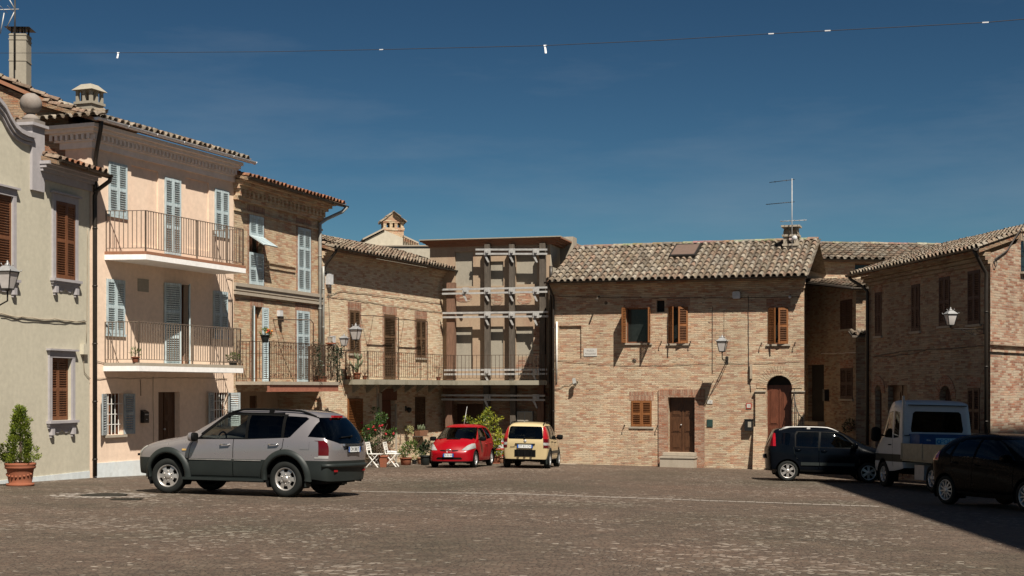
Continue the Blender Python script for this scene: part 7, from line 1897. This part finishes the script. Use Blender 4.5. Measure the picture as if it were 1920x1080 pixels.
for x0, ln, w_, lab in ((594, .95, .22, 'dark climbing plant winding up the rail beside the grey downpipes'), (622, .75, .30, 'dark trailing plant on the balcony rail under the terracotta dish'), (634, 1.2, .16, 'dark trailing plant hanging at the right corner post of the balcony')):
    p = cpt(x0, -1.18, topC); t = thing('trailing_plant', lab, 'trailing plant', p, Ch.th, 'trailing plants on the balcony rail')
    mb = MB(); cl = [((rnd(-w_*.5,w_*.5), rnd(-.05,.03), 1.2-ln*k/8), w_*rnd(.5,.8), .35) for k in range(9)]; bush(mb, cl, 420, .06, .55, -.2); mb.build('leaves', M['leaf_dark'], t)
    mb = MB()
    for k in range(4): mb.tube([(rnd(-w_,w_)*.5, 0, .05), (rnd(-w_,w_)*.5, -.02, .6), (rnd(-w_,w_)*.4, 0, 1.15)], .01, 4)
    mb.build('stem', M['stem'], t)
p = cpt(600, -.95, topC + .001); t = thing('flower_trough', 'long pink terracotta trough on the balcony floor behind the climbing plant', 'planter', p, Ch.th); mb = MB(); mb.box(-.3,.3,-.1,.1,0,.16); mb.box(-.32,.32,-.12,.12,.161,.19); mb.build('trough', M['terracotta'], t); mb = MB(); mb.box(-.28,.28,-.08,.08,.19,.195); mb.build('soil', M['soil'], t)
p = cpt(620, -1.14, topC + 1.24); t = thing('terracotta_dish', 'shallow terracotta dish on the balcony rail under the pale boxes', 'dish', p, Ch.th); mb = MB(); mb.lathe([(.10,0),(.17,.02),(.18,.06),(.15,.05),(.02,.03)], (0,0,0), 16); mb.build('dish_body', M['terracotta'], t)
for k, (dx, w_, h_, mt, lab) in enumerate(((-.05, .07, .24, 'grey_render', 'grey box on the balcony rail, left of the white one'), (.17, .09, .28, 'wire_white', 'white box on the balcony rail beside the small lantern'))):
    p = cpt(620, -1.05, topC + 1.24) + Vector((Ch.u.x*dx, Ch.u.y*dx, .0)); t = thing('storage_box', lab, 'box', p, Ch.th, 'boxes on the balcony rail'); mb = MB(); mb.box(-w_, w_, -.06, .06, 0, h_); mb.build('box_body', M[mt], t); mb = MB(); mb.box(-w_-.01, w_+.01, -.07, .07, h_+.001, h_+.025); mb.build('lid', M[mt], t)
# lanterns
p = cpt(639, -1.18, topC + 1.0); lantern('street_lantern', 'small lantern on the corner post of the narrow house balcony', (p.x, p.y, p.z), Ch.th, .12, .62, drop=.22)
u, z = D.px(667, 637, -.9); p = D.world(u, 0, z - .36); lantern('street_lantern', 'lantern on a wall bracket in front of the left dark shutters of the long house', (p.x, p.y, p.z), D.th, .9, .88, drop=.36)
u, z = Fh.px(1354, 659, -1.0); p = Fh.world(u, 0, z - .30); lantern('street_lantern', 'lantern on a wall bracket high on the sunlit wide brick house', (p.x, p.y, p.z), Fh.th, 1.0, .92, drop=.30)
u, z = H.px(1846, 617); p = H.world(u, 0, z); lantern('street_lantern', 'lantern with a pale cap on an arm from the shaded right hand wall', (p.x, p.y, p.z), H.th, .98, .74, drop=.10)
# long house balcony
topD = D.root.location.z + zs1
q = small_pot(D, 669, 709, -.3, 'terracotta pot with a tall branching cactus on the mossy balcony', .15, .24, [((0,0,.3),.05,.3)], n=4, sz=.05); q.location.z = topD + .001
mb = MB()
for pts in ([(0,0,.22),(-.05,0,.36),(-.20,0,.52),(-.25,0,.66)], [(0,0,.22),(.04,0,.40),(.05,0,.72),(.02,0,.95)], [(.05,0,.45),(.16,0,.58),(.22,0,.72)], [(0,0,.22),(-.02,.03,.45),(-.05,.02,.60)], [(.05,0,.7),(.15,0,.8),(.18,0,.92)], [(.05,0,.72),(-.06,0,.84),(-.08,0,.96)]): mb.tube(pts, [.04]*(len(pts)-1)+[.02], 7)
mb.build('cactus', M['cactus'], q)
q = small_pot(D, 684, 711, -.5, 'small clay pot with a dry plant beside the cactus on the mossy balcony', .09, .14, None, 'leaf_dry', n=60); q.location.z = topD + .001
q = small_pot(D, 653, 711, -.1, 'small pot with a thin dry shrub at the left end of the mossy balcony', .09, .13, [((0,0,.5),.10,.5),((0,0,.3),.1,.4)], 'leaf_dry', n=90); q.location.z = topD + .001
q = small_pot(D, 822, 708, -.7, 'pot of tall dry stems at the middle of the mossy balcony', .10, .14, [((0,0,.45),.14,.5),((.05,0,.3),.14,.5)], 'leaf_dry', n=130, wide=.12, up=2); q.location.z = topD + .001

# aerials
u, z = Fh.px(1485, 472, 2.1); p = Fh.world(u, 2.1, z); hM = Fh.px(1485, 337, 2.1)[1] - z
t = thing('roof_aerial', 'tall television aerial mast in front of the small chimney of the wide house', 'aerial', p, Fh.th)
mb = MB(); mb.tube([(0,0,-.4),(0,0,hM+.05)], .016, 6); mb.build('mast', M['galv'], t)
def yagi(z, ln, n, ang, el, tilt=0.0):
    mb = MB(); d = Vector((math.cos(ang), math.sin(ang), tilt)); s_ = Vector((-math.sin(ang), math.cos(ang), 0))*.0; s_ = d.cross(Vector((0,0,1))).normalized() if el[1] == 'h' else Vector((0,0,1))
    c = Vector((0,0,z)); mb.tube([c - d*.1, c + d*ln], .012, 5)
    for k in range(n): q_ = c + d*(ln*(k+.5)/n); mb.tube([q_ - s_*el[0], q_ + s_*el[0]], .009, 4)
    return mb
yagi(hM, .85, 2, R(186), (.22, 'h'), -.09).build('antenna', M['iron'], t); yagi(hM*.69, .98, 11, R(184), (.11, 'h'), -.06).build('antenna', M['iron'], t); yagi(hM*.43, .45, 3, R(180), (.30, 'h'), -.02).build('antenna', M['galv'], t); yagi(hM*.43, .55, 3, R(4), (.25, 'h'), .02).build('antenna', M['galv'], t)
mb = MB(); mb.lathe([(.001,0),(.09,.01),(.10,.03),(.08,.05)], (.1,-.04,hM*.19), 12, 'y'); mb.build('dish', M['wire_white'], t)
pj = J.world(J.px(28, 60, .1)[0], .1, J.px(28, 60, .1)[1]); t = thing('roof_aerial', 'television aerial fixed beside the tall rendered chimney at the top left', 'aerial', pj, J.th)
mb = MB(); mb.tube([(0,0,-1.0),(0,0,1.2)], .022, 6); mb.build('mast', M['iron'], t)
yagi(.60, .95, 5, R(182), (.35, 'h'), -.05).build('antenna', M['galv'], t)
mb = MB(); mb.tube([(0,0,.60),(-.20,0,.95)], .014, 5); mb.tube([(0,0,.56),(-.22,0,.1)], .014, 5); mb.tube([(-.28,.0,.5),(-.38,0,-.05)], .014, 5); mb.build('antenna', M['galv'], t)

# on the wide brick house
p = onwall(Fh, 1107, 660.5, -.01); t = thing('street_sign', 'white marble street name plate on the wide brick house', 'street sign', p, Fh.th); mb = MB(); mb.box(-.26,.26,-.012,.012,-.15,.15); mb.build('plate', M['marble'], t)
fr3 = Matrix(((1,0,0),(0,0,-1),(0,1,0)))
text_mesh('lettering', 'PIAZZA', .085, M['letter_grey'], t, Vector((0,-.0135,.055)), fr3); text_mesh('lettering', 'MAGGIORE', .085, M['letter_grey'], t, Vector((0,-.0135,-.06)), fr3)
p = onwall(Fh, 1404, 761, -.01); t = thing('notice_sign', 'small white notice in a red frame above the black letter box', 'sign', p, Fh.th); mb = MB(); mb.box(-.10,.10,-.015,.012,-.10,.10); mb.build('frame', M['sign_red'], t); mb = MB(); mb.box(-.07,.07,-.019,-.0155,-.07,.07); mb.build('plate', M['marble'], t)
text_mesh('lettering', '15', .085, M['letter_grey'], t, Vector((0,-.0205,0)), fr3)
p = onwall(Fh, 1331, 753.5, -.01); t = thing('house_number', 'pale house number tile right of the panelled door', 'house number', p, Fh.th); mb = MB(); mb.box(-.10,.10,-.012,.012,-.07,.07); mb.build('tile', M['marble'], t); text_mesh('lettering', '14', .10, M['letter_grey'], t, Vector((0,-.0135,0)), fr3)
p = onwall(Fh, 1331, 793.5, -.01); t = thing('utility_hatch', 'dark green square hatch on the wall right of the panelled door', 'hatch', p, Fh.th); mb = MB(); mb.box(-.11,.11,-.015,.012,-.14,.14); mb.build('frame', M['sign_green'], t); mb = MB(); mb.box(-.085,.085,-.022,-.0155,-.11,.11); mb.build('door', M['sign_green'], t)
p = onwall(Fh, 1404, 808, -.10); t = thing('letter_box', 'black letter box with a pale notice on the wide brick house', 'letter box', p, Fh.th); mb = MB(); mb.box(-.145,.145,-.08,.095,0,.40); mb.box(-.16,.16,-.095,.095,.401,.43); mb.build('box_body', M['black_plastic'], t); mb = MB(); mb.box(-.02,.10,-.086,-.0805,.14,.34); mb.build('notice', M['grey_render'], t)
p = onwall(Fh, 1381, 560, -.10); t = thing('alarm_box', 'white alarm box under the eaves of the wide brick house', 'alarm box', p, Fh.th); mb = MB(); mb.prism([(-.12,-.08,0),(.12,-.08,0),(.14,-.08,.05),(.14,-.08,.22),(.11,-.08,.26),(-.11,-.08,.26),(-.14,-.08,.22),(-.14,-.08,.05)], (0,.17,0)); mb.build('case', M['wire_white'], t)
p = onwall(Fh, 1481, 557, -.12); t = thing('security_light', 'small round white lamp under the eaves above the right hand shutters', 'wall lamp', p, Fh.th); mb = MB(); mb.ball((0,0,0), .055, 10); mb.build('lamp_shade', M['wire_white'], t); mb = MB(); mb.tube([(0,.02,.04),(0,.11,.10)], .015, 5); mb.build('bracket', M['iron'], t)
p = onwall(Fh, 1077, 716, -.22); t = thing('flood_light', 'small grey flood lamp tilted on the wall below the street name plate', 'flood light', p, Fh.th); mb = MB(); mb.obox((0,0,0), (.06,.0,.02), (0,.05,-.04), (-.03,.05,.10)); mb.build('lamp_head', M['pipe_grey'], t); mb = MB(); mb.tube([(.0,.0,0),(.08,.21,.0)], .016, 5); mb.build('bracket', M['iron'], t)
p = onwall(Fh, 1496, 800, -.30); t = thing('handrail', 'curved black iron handrail beside the arched door', 'handrail', p, Fh.th); mb = MB(); mb.tube([(-.16,.25,1.35),(-.12,.0,1.05),(-.06,-.1,.75),(.06,-.2,.45),(.22,-.3,.30)], .018, 6); mb.build('top_rail', M['iron'], t)
mb = MB()
for k, (x, y, z_) in enumerate(((-.14,.1,1.15),(-.09,-.05,.88),(-.03,-.13,.65),(.05,-.19,.47),(.14,-.25,.37),(.21,-.3,.30))): mb.tube([(x,y,z_),(x,y,-.75)], .012, 5)
mb.build('balusters', M['iron'], t)
p = onwall(G, 1548, 752, -.10); t = thing('letter_box', 'black letter box beside the dark door of the shaded annex', 'letter box', p, G.th); mb = MB(); mb.box(-.11,.11,-.08,.095,0,.42); mb.box(-.12,.12,-.09,.095,.421,.45); mb.build('box_body', M['black_plastic'], t); mb = MB(); mb.box(-.08,.08,-.086,-.0805,.32,.345); mb.build('flap', M['iron'], t)
p = onwall(G, 1596, 800, -.12); t = thing('hanging_plant', 'dark hanging plant on the shaded annex wall left of the white van', 'hanging plant', p, G.th); mb = MB(); bush(mb, [((0,-.1,0),.2,.3), ((.1,-.1,.15),.14,.3), ((-.15,-.08,-.1),.14,.3)], 220, .08, .5); mb.build('leaves', M['leaf_dark'], t); mb = MB(); mb.lathe([(.07,-.12),(.11,.03),(.10,.03)], (0,-.05,0), 10); mb.build('pot', M['terra_old'], t)

# cable across the square, with a few leftover paper tags
aa = Vector((-13.2, 28.9)); bb = Vector((13.45, 10.0)); 
def cab(x, y):
    a_ = (x-CX)/F; d_ = bb - aa; tt = (a_*aa.y - aa.x)/(d_.x - a_*d_.y); q_ = aa + d_*tt; return Vector((q_.x, q_.y, CAMZ - (y-HY)/F*q_.y))
ctrl = [(-230, 98), (0, 99.5), (220, 99), (500, 97), (715, 93), (1022, 85.5), (1250, 75), (1450, 63), (1700, 50), (1850, 42), (1920, 36), (2200, 10)]
pts = []
for (x0, y0), (x1, y1) in zip(ctrl, ctrl[1:]):
    for k in range(6): pts.append(cab(x0+(x1-x0)*k/6, y0+(y1-y0)*k/6))
pts.append(cab(*ctrl[-1]))
# carry it on to the tall building
e_ = pts[-1]; wallp = Vector((13.6, 0, 0)); pts.append(Vector((13.45, bb.y, e_.z + (13.45-e_.x)*.12))) if e_.x < 13.3 else None
t = thing('overhead_cable', 'thin dark cable with a few white tags stretched high across the square', 'cable', (0,0,0))
mb = MB(); mb.tube(pts, .0042, 5); mb.build('wire', M['cable'], t)
for x, y, ln, tl in ((222, 99, .10, -.5), (1022, 85.5, .11, .25)):
    p = cab(x, y); mb = MB(); d_ = Vector((tl*.4, 0, -1)).normalized(); s_ = Vector((1,.2,0)); mb.obox(p + d_*ln*.55, d_*ln*.40, s_*.013, Vector((0,.004,0))); mb.obox(p, (.02,0,0), (0,.008,0), (0,0,.008)); mb.build('tag', M['white_cable'], t)
for x, y in ((715, 93), (1446, 63.2), (1552, 57.5), (1848, 42)):
    p = cab(x, y); mb = MB(); d_ = (cab(x+20, y-1)-p).normalized(); mb.obox(p, d_*.035, Vector((0,0,1))*.006, d_.cross(Vector((0,0,1)))*.006); mb.build('tag', M['white_cable'], t)
